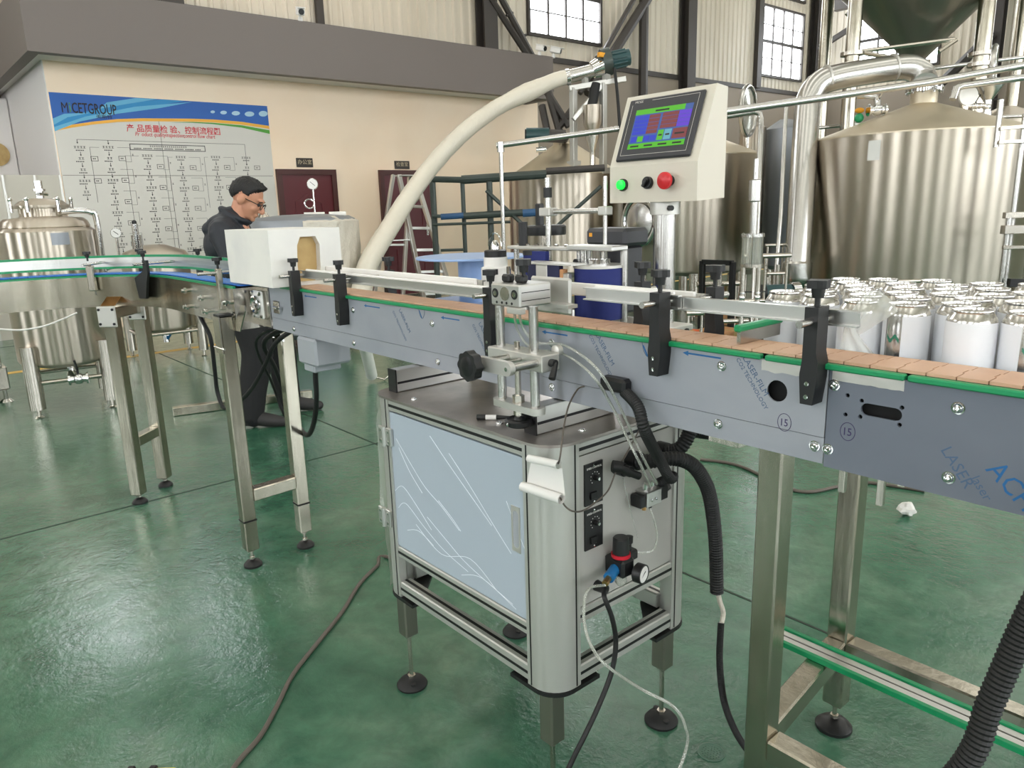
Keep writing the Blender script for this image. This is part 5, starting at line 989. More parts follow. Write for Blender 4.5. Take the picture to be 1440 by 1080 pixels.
# pen on the cabinet top
P = pz(688, 587, 0.884); d = V((0.75, 0.66, 0)).normalized(); pe = thing('marker_pen', 'black marker pen with a white band lying on the cabinet top', 'pen', (P.x, P.y, 0.878))
MB().cyl(V((P.x, P.y, 0.8845)) - d*0.028, V((P.x, P.y, 0.8845)) - d*0.008, 0.0062, n=12).build('cap', 'black', pe); MB().cyl(V((P.x, P.y, 0.8845)) - d*0.008, V((P.x, P.y, 0.8845)) + d*0.016, 0.0057, n=12).build('band', 'white', pe); MB().cyl(V((P.x, P.y, 0.8845)) + d*0.016, V((P.x, P.y, 0.8845)) + d*0.05, 0.0055, 0.003, n=12).build('barrel', 'black', pe)
# curled label paper hanging at the cabinet corner
def curl():
    c = [(748, 643), (790, 652), (740, 682), (795, 700)]
    TLp, TRp, BLp, BRp = [pY(a, e, 0.935) for a, e in c]
    vs = []; n = 34; k = 10
    for i in range(n+1):
        u = i/n
        for j in range(k+1):
            v = j/k; s_ = min(max((u-0.25)/0.5, 0), 1); mid = (TLp.lerp(TRp, v)).lerp(BLp.lerp(BRp, v), s_)
            if u < 0.25: t = (0.25-u)/0.25*1.6*PI; r = 0.008; off = V((0, -r*(1-math.cos(t)), r*math.sin(t)))
            elif u > 0.75: t = (u-0.75)/0.25*1.8*PI; r = 0.010; off = V((0, -r*(1-math.cos(t)), -r*math.sin(t)))
            else: off = V((0, 0, 0))
            vs.append(mid + off)
    return MB().add(vs, [(i*(k+1)+j, (i+1)*(k+1)+j, (i+1)*(k+1)+j+1, i*(k+1)+j+1) for i in range(n) for j in range(k)])
solo(curl(), 'label_paper', 'paper', 'curled strip of white label paper hanging at the cabinet corner', 'paper', smooth=60)
# clear film hanging at the cabinet edge
n = 16; vs = []
for i in range(n+1):
    for k in range(5):
        v = i/n; u = k/4; z = 0.868 - 0.56*v; wd = 0.012 + 0.045*math.sin(PI*min(v*1.25, 1.0))**0.7; y = 0.97 + 0.05*u + 0.012*noise.noise((v*6, u*3, 2)); vs.append((XL - 0.006 - wd*math.sin(u*PI*0.9+0.15) - 0.006*noise.noise((v*9, u*4, 7)), y, z))
solo(MB().add(vs, [(i*5+k, i*5+k+1, (i+1)*5+k+1, (i+1)*5+k) for i in range(n) for k in range(4)]), 'plastic_film', 'film_clear', 'loose clear plastic film hanging down the hinge side of the cabinet', 'film', smooth=60)
# white foam tube leaning to the floor, crumpled tissue, steel bar, drain cover
Q0, Q1 = pz(523, 531, 0.03), V(pD(509, 470, 5.35)); m_ = MB().cyl(Q0 + V((0, 0, 0.02)), Q1, 0.045, n=20); ft = thing('foam_tube', 'white foam tube hanging to the floor behind the belt', 'tube', (Q0.x, Q0.y, 0)); m_.build('tube', 'foam', ft); MB().tube([Q0 + V((0, 0, 0.03)), Q0 + V((0.02, 0.03, 0.0)), Q0 + V((0.06, 0.08, -0.02)), Q0 + V((0.09, 0.12, 0.02))], 0.008, 8).build('hook', 'steel', ft)
P = pz(1274, 726, 0.0); m_ = MB().sph((P.x, P.y, 0.03), 0.034, 14, (1.0, 0.9, 0.85)); m_.v = [V(p) + (p - V((P.x, P.y, 0.03))).normalized()*0.018*noise.noise(p*55) for p in m_.v]; lo = min(p.z for p in m_.v); m_.v = [p - V((0, 0, lo)) for p in m_.v]; solo(m_, 'crumpled_tissue', 'paper', 'small crumpled white tissue lying on the green floor', 'tissue', smooth=20)
a, c = pz(244, 586, 0.0), pz(440, 560, 0.0); dd = (c-a).normalized(); s2 = V((-dd.y, dd.x, 0)); mm = Matrix(((dd.x, s2.x, 0, a.x), (dd.y, s2.y, 0, a.y), (0, 0, 1, 0.0005), (0, 0, 0, 1))); solo(MB().at(mm).box((0, 0, 0), ((c-a).length, 0.06, 0.06), 0.004), 'steel_bar', 'tube', 'square steel tube lying on the floor by the man in black', 'bar')
P = pz(1000, 1058, 0.0); dc = thing('drain_cover', 'round perforated drain cover set in the floor beside the leg frame', 'drain cover', (P.x, P.y, 0)); M['drain'] = mat('painted_drain', (70, 104, 86), 0.35)
MB().lathe([(0.034, 0), (0.034, 0.002), (0.030, 0.0024), (0.028, 0.0012), (0.0, 0.0012)], (P.x, P.y, 0), 32).build('cover', 'drain', dc)
for r_, k in ((0.008, 6), (0.015, 12), (0.022, 18)):
    for i in range(k): MB().cyl((P.x + r_*math.cos(2*PI*i/k), P.y + r_*math.sin(2*PI*i/k), 0.001), (P.x + r_*math.cos(2*PI*i/k), P.y + r_*math.sin(2*PI*i/k), 0.0022), 0.0016, n=6).build('boss', 'drain', dc)
# yellow level at the lower edge
P = pz(238, 1092, 0.0); yl = thing('yellow_case', 'yellow and black tool lying on the floor in front of the cabinet', 'tool', (P.x, P.y-0.02, 0)); M['yel'] = mat('yellow_plastic', (214, 206, 70), 0.45)
d = V((0.62, 0.78, 0)); mm = Matrix(((0.65, -0.76, 0, P.x-0.02), (0.76, 0.65, 0, P.y-0.03), (0, 0, 1, 0), (0, 0, 0, 1)))
MB().at(mm).box((-0.08, -0.05, 0), (0.06, 0.004, 0.03), 0.005).build('case', 'yel', yl)
for dx in (-0.062, -0.008): MB().at(mm).box((dx, -0.052, 0.0), (dx+0.02, 0.008, 0.034), 0.004).build('band', 'rubber', yl)

# ================================================================== BACKGROUND, LEFT AND MIDDLE
def zat(x, y, py):
    lo, hi = -1.0, 9.0
    for _ in range(44):
        m = (lo+hi)/2; d = V((x, y, m)) - CAM
        v = [sum(RW[i][k]*d[i] for i in range(3)) for k in range(3)]
        if 540 + FPX*v[1]/v[2] > py: lo = m
        else: hi = m
    return lo
def legs_on(root, cx, cy, rr, angs, ztop, r=0.045, foot_r=0.03):
    for a in angs:
        x, y = cx + rr*math.cos(a), cy + rr*math.sin(a)
        lg = MB().cyl((x, y, 0.06), (x, y, ztop), r, n=18).build('leg', 'steel', root); MB().cyl((x, y, 0.0), (x, y, 0.06), 0.012, n=10).cyl((x, y, 0.0), (x, y, 0.01), foot_r, 0.02, n=12).build('foot', 'steel', lg)
def ring_pipe(root, cx, cy, rr, angs, z, r=0.016):
    k = len(angs)
    for i in range(k):
        a, c = angs[i], angs[(i+1) % k]; MB().cyl((cx + rr*math.cos(a), cy + rr*math.sin(a), z), (cx + rr*math.cos(c), cy + rr*math.sin(c), z), r, n=10).build('brace_pipe', 'steel', root)
def valve(root, P, ax, s_=1.0, handle='blackm', name='valve'):
    P = V(P); ax = V(ax).normalized(); o = MB().cyl(P - ax*0.05*s_, P + ax*0.05*s_, 0.024*s_, n=14).cyl(P - ax*0.056*s_, P - ax*0.044*s_, 0.036*s_, n=14).cyl(P + ax*0.044*s_, P + ax*0.056*s_, 0.036*s_, n=14).sph(P, 0.036*s_, 12).build(name, 'chrome', root)
    q = ax.orthogonal().normalized(); MB().cyl(P, P + V((0, 0, 0.06*s_)), 0.007*s_, n=8).cyl(P + V((0, 0, 0.058*s_)), P + V((0, 0, 0.058*s_)) + q*0.10*s_, 0.007*s_, n=8).build('valve_handle', handle, o)
    return o
def gauge(root, P, up_z, face, r=0.05):
    """pressure gauge with stem standing on P"""
    P = V(P); f = V(face).normalized(); c = P + V((0, 0, up_z)); o = MB().cyl(P, c - V((0, 0, r*0.8)), 0.009, n=10).lathe([(r*0.9, -0.015), (r, -0.012), (r, 0.012), (r*0.93, 0.016), (r*0.9, 0.012), (0, 0.012)], c, 24, f).build('pressure_gauge', 'chrome', root)
    MB().lathe([(r*0.9, 0), (0, 0.0006)], c + f*0.0125, 20, f).build('gauge_dial', 'white', o); q = f.cross(V((0, 0, 1))).normalized(); MB().cyl(c + f*0.0145 - q*r*0.4 - V((0, 0, r*0.3)), c + f*0.0145 + q*r*0.4 + V((0, 0, r*0.4)), 0.0025, n=6).build('needle', 'ink', o)
TOCAM = lambda x, y: V((-x, -y, 0)).normalized()
# ---- small fermenter standing by the bend
cx, cy = -6.17, 1.01
zb, zs = zat(cx-0.0, cy, 507)+0.02, zat(cx, cy, 323); r_ = 0.305
tk = thing('brewing_vessel', 'small polished steel vessel on legs with clamped lid and curved pipe', 'tank', (cx, cy, 0), 'small vessels behind the curved conveyor')
MB().lathe([(0.05, zb-0.06), (0.2, zb-0.035), (r_-0.01, zb), (r_, zb+0.02), (r_, zs-0.01), (r_-0.01, zs)], (cx, cy, 0), 56).build('body', 'tank', tk)
MB().lathe([(r_-0.01, zs), (r_-0.03, zs+0.015), (0.28, zs+0.02), (0.268, zs+0.055), (0.24, zs+0.078), (0.155, zs+0.085), (0.145, zs+0.09), (0.145, zs+0.145)], (cx, cy, 0), 56).build('shoulder', 'tank', tk)
ld = MB().lathe([(0.168, zs+0.145), (0.17, zs+0.15), (0.17, zs+0.165), (0.165, zs+0.168), (0.13, zs+0.195), (0.06, zs+0.212), (0, zs+0.215)], (cx, cy, 0), 44).build('lid', 'tank', tk)
for i in range(6):
    a = 0.4 + i*PI/3; MB().cyl((cx+0.18*math.cos(a), cy+0.18*math.sin(a), zs+0.12), (cx+0.18*math.cos(a), cy+0.18*math.sin(a), zs+0.2), 0.012, n=8).sph((cx+0.18*math.cos(a), cy+0.18*math.sin(a), zs+0.205), 0.016, 8).build('lid_clamp', 'chrome', ld)
MB().cyl((cx, cy, zs+0.2), (cx, cy, zs+0.33), 0.026, n=14).cyl((cx, cy, zs+0.26), (cx, cy, zs+0.275), 0.04, n=14).cyl((cx-0.05, cy+0.05, zs+0.24), (cx+0.06, cy-0.02, zs+0.24), 0.012, n=8).build('lid_port', 'chrome', ld)
pa = [V((cx+0.12, cy+0.09, zs+0.118)), V((cx+0.13, cy+0.2, zs+0.122)), V((cx+0.13, cy+0.27, zs+0.11)), V((cx+0.13, cy+0.30, zs+0.06)), V((cx+0.13, cy+0.30, zs-0.35))]
MB().tube(spl(pa, 8), 0.02, 12).build('curved_pipe', 'chrome', tk)
d = TOCAM(cx, cy); q = V((-d.y, d.x, 0)); o = V((cx, cy, 0))
for w_, z0, z1, mt in ((0.06, zs-0.10, zs-0.02, 'greysteel'),):
    vs = []
    for i in range(7):
        t = (i/6-0.5)*0.36 + 0.25; e = d*math.cos(t) + q*math.sin(t); vs += [o + e*(r_+0.002) + V((0, 0, z0)), o + e*(r_+0.002) + V((0, 0, z1))]
    MB().add(vs, [(2*i, 2*i+2, 2*i+3, 2*i+1) for i in range(6)]).build('name_plate', mt, tk)
AN = [math.atan2(0.74-cy, -5.967+cx*0+(-cx)) if False else math.atan2(0.74-cy, -5.967-cx), math.atan2(1.214-cy, -5.90-cx)]; AN += [AN[0]+PI, AN[1]+PI]
legs_on(tk, cx, cy, 0.325, AN, zb+0.14, 0.05); ring_pipe(tk, cx, cy, 0.325, AN, 0.24)
MB().tube(spl([V((cx, cy, zb-0.05)), V((cx+0.02, cy+0.02, zb-0.12)), V((cx+0.14, cy-0.02, 0.27)), V((cx+0.26, cy-0.03, 0.25))], 6), 0.022, 12).build('drain_pipe', 'chrome', tk); valve(tk, (cx+0.29, cy+0.0, 0.25), (0.3, 1, 0), 1.1, 'blackm')
mf = MB().tube(spl([V((cx+0.13, cy+0.30, zs-0.3)), V((cx+0.14, cy+0.36, zs-0.28)), V((cx+0.15, cy+0.56, zs-0.28))], 6), 0.014, 10).build('side_manifold', 'chrome', tk)
Pg = V((cx+0.14, cy+0.41, zs-0.28)); gauge(tk, Pg, 0.24, (0.95, -0.2, 0), 0.036); 
m_ = MB().cyl((cx+0.15, cy+0.54, zs-0.28), (cx+0.15, cy+0.54, zs-0.06), 0.016, n=12).cyl((cx+0.15, cy+0.54, zs-0.16), (cx+0.15, cy+0.54, zs-0.06), 0.036, n=16).cyl((cx+0.15, cy+0.54, zs-0.06), (cx+0.15, cy+0.54, zs+0.02), 0.022, n=14).build('relief_valve', 'chrome', tk); MB().sph((cx+0.15, cy+0.54, zs+0.03), 0.018, 10).build('relief_knob', 'black', m_)
# ---- low vessel further back
cx, cy = -7.72, 2.13; zb = zat(cx, cy, 458); tk = thing('brewing_vessel', 'low polished steel vessel on four legs with a blue-handled valve', 'tank', (cx, cy, 0), 'small vessels behind the curved conveyor')
MB().lathe([(0.05, zb-0.06), (0.2, zb-0.04), (0.29, zb), (0.30, zb+0.02), (0.30, 0.98), (0.27, 1.02), (0.1, 1.08), (0, 1.085)], (cx, cy, 0), 48).build('body', 'tank', tk)
AN = [math.atan2(1.811-cy, -7.444-cx), math.atan2(2.338-cy, -7.506-cx)]; AN += [AN[0]+PI, AN[1]+PI]
legs_on(tk, cx, cy, 0.37, AN, zb+0.10, 0.045); ring_pipe(tk, cx, cy, 0.37, AN, 0.26)
MB().cyl((cx, cy, zb-0.05), (cx, cy, zb-0.16), 0.03, n=14).cyl((cx, cy, zb-0.09), (cx, cy, zb-0.075), 0.07, n=16).build('bottom_port', 'chrome', tk); valve(tk, (cx+0.2, cy+0.1, 0.33), (0.4, 1, 0), 1.1); MB().cyl((cx, cy, zb-0.14), (cx+0.16, cy+0.06, 0.33), 0.018, n=10).sph((cx+0.2, cy-0.1, 0.36), 0.028, 10).build('valve_knob', 'bluefit', tk)
# ---- steel trolley corner at the left edge
P = pz(6, 566, 0.0); tr = thing('steel_trolley', 'steel trolley corner standing on the floor left of the polished vessel', 'trolley', (P.x, P.y, 0)); MB().box((P.x-0.45, P.y-0.5, 0.09), (P.x-0.02, P.y+0.06, 0.27), 0.01).build('frame', 'steel', tr); MB().box((P.x-0.05, P.y-0.02, 0.27), (P.x-0.01, P.y+0.03, 0.62), 0.004).build('post', 'steel', tr)
MB().cyl((P.x-0.03, P.y+0.02, 0.0), (P.x-0.03, P.y+0.02, 0.09), 0.015, n=10).cyl((P.x-0.03, P.y+0.02, 0), (P.x-0.03, P.y+0.02, 0.02), 0.05, 0.03, n=14).build('foot', 'chrome', tr); MB().cyl((P.x-0.4, P.y-0.45, 0.0), (P.x-0.4, P.y-0.45, 0.09), 0.015, n=10).build('foot', 'chrome', tr)
# ---- wrapped tank behind the man
P = pz(446, 490, 0.0); cx, cy = P.x-0.25, P.y+0.1; dpt = (V((cx, cy, 1)) - CAM).dot(V((RW[0][2], RW[1][2], RW[2][2]))); r_ = 0.5*146*dpt/FPX; zt = zat(cx, cy, 306)
wt = thing('wrapped_tank', 'grey steel tank partly wrapped in bubble film with a gauge on top', 'tank', (cx, cy, 0))
MB().lathe([(r_*0.8, 0.12), (r_, 0.18), (r_, zt-0.07), (r_*0.96, zt-0.02), (r_*0.85, zt+0.01), (r_*0.4, zt+0.03), (0, zt+0.035)], (cx, cy, 0), 56).build('body', 'greysteel', wt)
legs_on(wt, cx, cy, r_*0.75, [0.5, 2.1, 3.7, 5.2], 0.2, 0.04)
d = TOCAM(cx, cy); a0 = math.atan2(d.y, d.x); vs = []; n1, n2 = 44, 30
for i in range(n1+1):
    t = a0 - 0.02 + 2.0*i/n1
    for k in range(n2+1):
        z = 0.5 + (zt+0.012-0.5)*k/n2; rr = r_ + 0.012 + 0.014*noise.noise((t*9, z*9, 1)) + (0.0 if k < n2-2 else -0.05*(k-n2+2)); vs.append((cx + rr*math.cos(t), cy + rr*math.sin(t), z))
MB().add(vs, [(i*(n2+1)+k, (i+1)*(n2+1)+k, (i+1)*(n2+1)+k+1, i*(n2+1)+k+1) for i in range(n1) for k in range(n2)]).build('bubble_wrap', 'wrap', wt, smooth=50)
q = V((-d.y, d.x, 0))
for s0, s1 in ((-0.02, 0.25), (0.27, 0.5)):
    a = V((cx, cy, zt+0.02)) + q*r_*(s0+0.03)*1.6; c = V((cx, cy, zt+0.02)) + q*r_*(s1)*1.6; MB().cyl(a, c, 0.03, n=10).build('foam_pad', 'foam', wt)
gp = V((cx, cy, zt+0.03)) + q*r_*0.22; gz = zat(gp.x, gp.y, 259) - gp.z
MB().tube([gp + q*0.0 + V((0, 0, gz*0.25)) + q*(0.045*math.cos(t*PI/9)-0.045) + V((0, 0, 0.045*math.sin(t*PI/9)+0.03)) for t in range(18)], 0.008, 8, closed=True).build('siphon_loop', 'chrome', wt); gauge(wt, gp, gz, d + V((0, 0, 0.1)), 0.055)
gp2 = V((cx, cy, zt+0.01)) - q*r_*0.72; MB().lathe([(0.08, -0.03), (0.03, 0.05), (0.018, 0.06), (0.018, 0.12), (0.0, 0.125)], gp2, 16).build('side_nozzle', 'steel', wt)
# ---- folding ladder in front of the second door
lt = thing('step_ladder', 'silver aluminium folding step ladder in front of the dark red door', 'ladder', pz(585, 432, 0))
tops = [pX(561, 246, -9.5), pX(584, 249, -9.5)]; feet_ = [pz(597, 428, 0.0), pz(638, 426, 0.0)]; rt = [pX(553, 246, -9.55), pX(576, 249, -9.55)]; rf = [pz(524, 434, 0.0), pz(566, 431, 0.0)]
def lbar(a, c, w_, nm): return sqtube(a, c, w_, nm, lt, 'alu')
for a, c in zip(tops, feet_): lbar(a, c + V((0, 0, 0.03)), 0.06, 'rail'); MB().box(c + V((-0.05, -0.05, 0)), c + V((0.05, 0.05, 0.06)), 0.01).build('rubber_foot', 'rubber', lt)
for a, c in zip(rt, rf): lbar(a, c + V((0, 0, 0.03)), 0.05, 'rear_leg'); MB().box(c + V((-0.05, -0.05, 0)), c + V((0.05, 0.05, 0.06)), 0.01).build('rubber_foot', 'rubber', lt)
for t in (0.24, 0.41, 0.58, 0.75, 0.92): lbar(tops[0].lerp(feet_[0], t), tops[1].lerp(feet_[1], t), 0.04, 'step')
for t in (0.32, 0.53, 0.78): lbar(rt[0].lerp(rf[0], t), rt[1].lerp(rf[1], t), 0.03, 'rear_brace')
lbar(tops[0].lerp(feet_[0], 0.5), rt[0].lerp(rf[0], 0.5), 0.02, 'spreader'); MB().box(tops[0] + V((-0.09, -0.03, -0.02)), tops[1] + V((0.05, 0.05, 0.03)), 0.01).build('top_cap', 'alu', lt)
# ---- scaffold railing with blue-wrapped pipe
DR = 8.45
rl = thing('pipe_railing', 'dark pipe railing with a blue-wrapped middle bar around the mash vessel', 'railing', V((pD(690, 300, DR).x, pD(690, 300, DR).y, 0)))
def rp(a, c, r, nm, mt='railgreen'): MB().cyl(pD(*a, DR), pD(*c, DR), r, n=10).build(nm, mt, rl)
for px, pt in ((607, 235), (650, 250), (688, 255)):
    P = pD(px, pt, DR); Q = V((P.x, P.y, 0.0)); MB().cyl(Q, P, 0.035 if px != 650 else 0.025, n=10).build('post', 'railgreen', rl)
rp((608, 252), (650, 253), 0.035, 'top_rail'); rp((649, 253), (768, 245), 0.05, 'top_rail'); rp((768, 241), (850, 236), 0.04, 'top_rail', 'col'); rp((608, 304), (622, 304), 0.02, 'mid_rail'); rp((620, 305), (652, 303), 0.035, 'mid_rail', 'railblue'); rp((652, 304), (735, 299), 0.04, 'mid_rail'); rp((735, 300), (764, 298), 0.045, 'mid_rail', 'railblue'); rp((609, 316), (718, 312), 0.016, 'low_rail'); rp((620, 352), (652, 351), 0.016, 'low_rail'); rp((684, 268), (745, 325), 0.022, 'diagonal'); rp((845, 262), (770, 330), 0.022, 'diagonal')
# tall silver stand pipe
SPD = 7.9
sp_ = thing('stand_pipe', 'thin bright standing pipe with a horizontal arm above the railing', 'pipe', V((pD(706, 300, SPD).x, pD(706, 300, SPD).y, 0))); a = pD(704, 207, SPD); MB().cyl((a.x, a.y, 0), a, 0.022, n=10).build('upright', 'steelpol', sp_); MB().cyl(pD(698, 205, SPD), pD(870, 181, SPD), 0.03, n=12).build('arm', 'steelpol', sp_); MB().cyl(a - V((0, 0, 0.05)), a + V((0, 0, 0.05)), 0.04, n=12).build('clamp', 'chrome', sp_)
# ---- mash vessel with auger and hopper
def at_depth(px, py, dd): p = pD(px, py, dd); return p
P = pD(795, 300, 9.6); cx, cy = P.x, P.y; r_ = 0.72; zr, zbm = zat(cx, cy, 247), 0.52; za = zat(cx, cy, 203)
mv = thing('mash_vessel', 'mash vessel with conical top behind the dark pipe railing', 'tank', (cx, cy, 0), 'brewhouse vessels')
MB().lathe([(0.1, zbm-0.1), (r_-0.02, zbm), (r_, zbm+0.02), (r_, zr)], (cx, cy, 0), 64).build('body', 'tank', mv); MB().lathe([(r_, zr), (0.14, za), (0.14, za+0.08)], (cx, cy, 0), 64).build('cone', 'cone', mv); legs_on(mv, cx, cy, r_*0.8, [0.3, 1.87, 3.44, 5.0], zbm+0.02, 0.05)
g = pD(760, 190, 9.0); mo = MB().cyl(pD(740, 190, 9.0), pD(772, 190, 9.0), 0.085, n=18).build('agitator_motor', 'teal', mv); MB().cyl(pD(772, 191, 9.0), pD(795, 192, 9.0), 0.075, n=8).build('motor_gear', 'col', mo); MB().cyl(pD(738, 190, 9.0), pD(741, 190, 9.0), 0.07, n=16).build('fan_cover', 'blackm', mo); MB().cyl(pD(795, 192, 9.0), V((cx, cy, za+0.05)), 0.05, n=12).build('motor_bracket', 'col', mo); MB().cyl(pD(754, 211, 9.0), pD(768, 210, 9.0), 0.03, n=12).build('sight_lamp', 'chrome', mo)
for a, c in (((772, 196), (762, 148)), ((790, 196), (768, 120)), ((785, 180), (808, 150)), ((762, 118), (800, 178))): MB().cyl(pD(*a, 9.2), pD(*c, 9.2), 0.045, n=6).build('top_brace', 'col', mv)
# hopper stand
hs = thing('grist_hopper', 'small steel hopper and funnel in a white frame under the auger motor', 'hopper', V((pD(830, 300, 8.75).x, pD(830, 300, 8.75).y, 0)))
def zrel(px, py, dd, x, y): return zat(x, y, py)
P = pD(833, 160, 8.75); hx, hy = P.x, P.y; k_ = 8.75/FPX
MB().lathe([(0.02, zat(hx, hy, 196)), (12*k_, zat(hx, hy, 176)), (13*k_, zat(hx, hy, 172)), (13*k_, zat(hx, hy, 148)), (12*k_, zat(hx, hy, 148))], (hx, hy, 0), 32).build('hopper', 'tank', hs); MB().lathe([(4*k_, zr + (za-zr)*(r_-math.hypot(hx-cx, hy-cy))/(r_-0.14) - 0.03), (4*k_, zat(hx, hy, 222)), (4*k_, zat(hx, hy, 212)), (10*k_, zat(hx, hy, 193)), (10*k_, zat(hx, hy, 188))], (hx, hy, 0), 28).build('funnel', 'steel', hs)
for px, t_ in ((806, 123.5), (848, 116.5)):
    a = pD(px, t_, 8.75); rc = math.hypot(a.x-cx, a.y-cy); zc = zr + (za-zr)*(r_-rc)/(r_-0.14); sqtube((a.x, a.y, zc-0.03), a, 0.07, 'stand_post', hs, 'satin'); MB().box((a.x-0.06, a.y-0.06, zc-0.045), (a.x+0.06, a.y+0.06, zc-0.005+0.03)).build('post_foot', 'satin', hs, smooth=0)
sqtube(pD(800, 124.5, 8.75), pD(880, 111, 8.75), 0.06, 'stand_beam', hs, 'satin'); sqtube(pD(806, 168, 8.75), pD(846, 120, 8.75), 0.05, 'stand_brace', hs, 'satin'); MB().cyl(pD(838, 118, 8.75), pD(832, 150, 8.75), 0.06, n=14).build('chute', 'blackm', hs)
am = thing('auger_drive', 'dark green gear motor and steel auger head on top of the hopper frame', 'motor', pD(860, 106, 8.75))
MB().cyl(pD(846, 89, 8.75), pD(858, 86, 8.75), 0.155, n=20).cyl(pD(840, 91, 8.75), pD(847, 89, 8.75), 0.10, 0.13, n=20).build('gear_case', 'railgreen', am); MB().cyl(pD(857, 86, 8.75), pD(885, 80, 8.75), 0.092, n=20).build('motor', 'teal', am)
for i in range(10):
    t = 2*PI*i/10; a = pD(861, 85.2, 8.75); ax = (pD(885, 80, 8.75)-pD(857, 86, 8.75)).normalized(); u = ax.orthogonal().normalized(); w2 = ax.cross(u); o_ = (u*math.cos(t) + w2*math.sin(t))*0.094; MB().cyl(a + o_, pD(880, 81.1, 8.75) + o_, 0.012, n=6).build('cooling_fin', 'teal', am)
MB().box(pD(846, 78, 8.6) - V((0.02, 0.05, 0.02)), pD(846, 78, 8.6) + V((0.02, 0.05, 0.03))).build('warning_label', 'orange', am, smooth=0); MB().cyl(pD(833, 99, 8.75), pD(849, 92, 8.75), 0.092, 0.125, n=20).build('coupling', 'chrome', am); MB().cyl(pD(799, 108, 8.75), pD(835, 99, 8.75), 0.074, n=18).build('auger_pipe', 'steelpol', am); MB().cyl(pD(852, 98, 8.75), pD(853, 113.5, 8.75), 0.05, n=4).build('motor_foot', 'satin', am); MB().cyl(pD(822, 103, 8.75), pD(823, 118, 8.75), 0.04, n=4).build('pipe_saddle', 'satin', am); MB().cyl(pD(796, 109, 8.75), pD(801, 108, 8.75), 0.092, n=18).build('pipe_clamp', 'chrome', am)
hp_ = [(799, 108, 8.75), (780, 113, 8.7), (755, 124, 8.6), (720, 140, 8.5), (690, 157, 8.4), (650, 188, 8.2), (610, 230, 8.1), (575, 277, 7.8), (548, 320, 7.6), (528, 352, 7.45), (514, 382, 7.35), (508, 420, 7.3)]
hpts = [pD(*p) for p in hp_] + [V((pD(506, 440, 7.3).x, pD(506, 440, 7.3).y, 0.13))]; pth = spl(hpts, 10)
solo(MB().tube(pth, [0.082 + 0.018*min(i/100.0, 1) + 0.004*noise.noise((i*0.6, 0, 0)) + (0.018*max(0, 1-abs(i-24)/9) if 15 < i < 33 else 0) for i in range(len(pth))], 18), 'flexible_hose', 'hose', 'long white film-wrapped flexible hose arching down from the auger head', 'hose', smooth=60)
flex('hanging_cable', [pD(864, 96, 8.65), pD(868, 130, 8.65), pD(871, 170, 8.65), pD(872, 195, 8.65)], 0.018, 'rubber', 'black cable dangling from the auger motor', 'cable')

# ================================================================== BACKGROUND, RIGHT: BREWHOUSE
def sheet_on(root, cx, cy, r, ang0, ang1, z0, z1, mt, nm):
    vs = []
    for i in range(7):
        t = ang0 + (ang1-ang0)*i/6; vs += [(cx + r*math.cos(t), cy + r*math.sin(t), z0), (cx + r*math.cos(t), cy + r*math.sin(t), z1)]
    return MB().add(vs, [(2*i, 2*i+2, 2*i+3, 2*i+1) for i in range(6)]).build(nm, mt, root)
def big_tank(px, dd, half_px, y_rim, y_bot, y_apex, label, name='brew_kettle', neck=0.12):
    P = pD(px, 300, dd); cx, cy = P.x, P.y; r = half_px*dd/FPX*0.985; zr, zb, za = zat(cx, cy, y_rim), zat(cx, cy, y_bot), zat(cx, cy, y_apex)
    t = thing(name, label, 'tank', (cx, cy, 0), 'brewhouse vessels')
    MB().lathe([(0.08, zb-0.12), (r*0.9, zb-0.03), (r-0.015, zb-0.012), (r, zb+0.012), (r, zr)], (cx, cy, 0), 96).build('body', 'tank', t)
    c = MB().lathe([(r+0.004, zr-0.006), (r+0.004, zr+0.006), (r-0.02, zr+0.02), (neck, za), (neck, za+0.16)], (cx, cy, 0), 96).build('cone', 'cone', t)
    legs_on(t, cx, cy, r*0.82, [0.2, 1.25, 2.3, 3.34, 4.39, 5.44], zb+0.02, 0.055)
    return t, cx, cy, r, zr, zb, za
A, ax_, ay_, ar_, azr, azb, aza = big_tank(1284, 7.5, 139, 193, 389, 146, 'large polished brew kettle with conical top and bent steel duct')
an = math.atan2(-ay_, -ax_)
def ang_at(px, cx, cy, r):
    # azimuth on the cylinder whose point projects to px (near side)
    best = None
    for i in range(400):
        t = an - 1.6 + 3.2*i/400; p = V((cx + r*math.cos(t), cy + r*math.sin(t), 1.4)) - CAM
        v = [sum(RW[k][j]*p[k] for k in range(3)) for j in range(3)]; e = abs(720 + FPX*v[0]/v[2] - px)
        if best is None or e < best[0]: best = (e, t)
    return best[1]
t0, t1 = ang_at(1216, ax_, ay_, ar_), ang_at(1234, ax_, ay_, ar_); sheet_on(A, ax_, ay_, ar_+0.003, t0, t1, zat(ax_+ar_*math.cos(t0), ay_+ar_*math.sin(t0), 226), zat(ax_+ar_*math.cos(t0), ay_+ar_*math.sin(t0), 198), 'paper', 'paper_tag')
MB().lathe([(0.15, aza+0.10), (0.17, aza+0.105), (0.17, aza+0.135), (0.15, aza+0.14), (0.125, aza+0.14), (0.125, aza+0.2)], (ax_, ay_, 0), 32).build('neck_flange', 'chrome', A)
for i in range(10):
    t = 2*PI*i/10; MB().cyl((ax_+0.155*math.cos(t), ay_+0.155*math.sin(t), aza+0.09), (ax_+0.155*math.cos(t), ay_+0.155*math.sin(t), aza+0.155), 0.012, n=6).build('flange_bolt', 'chrome', A)
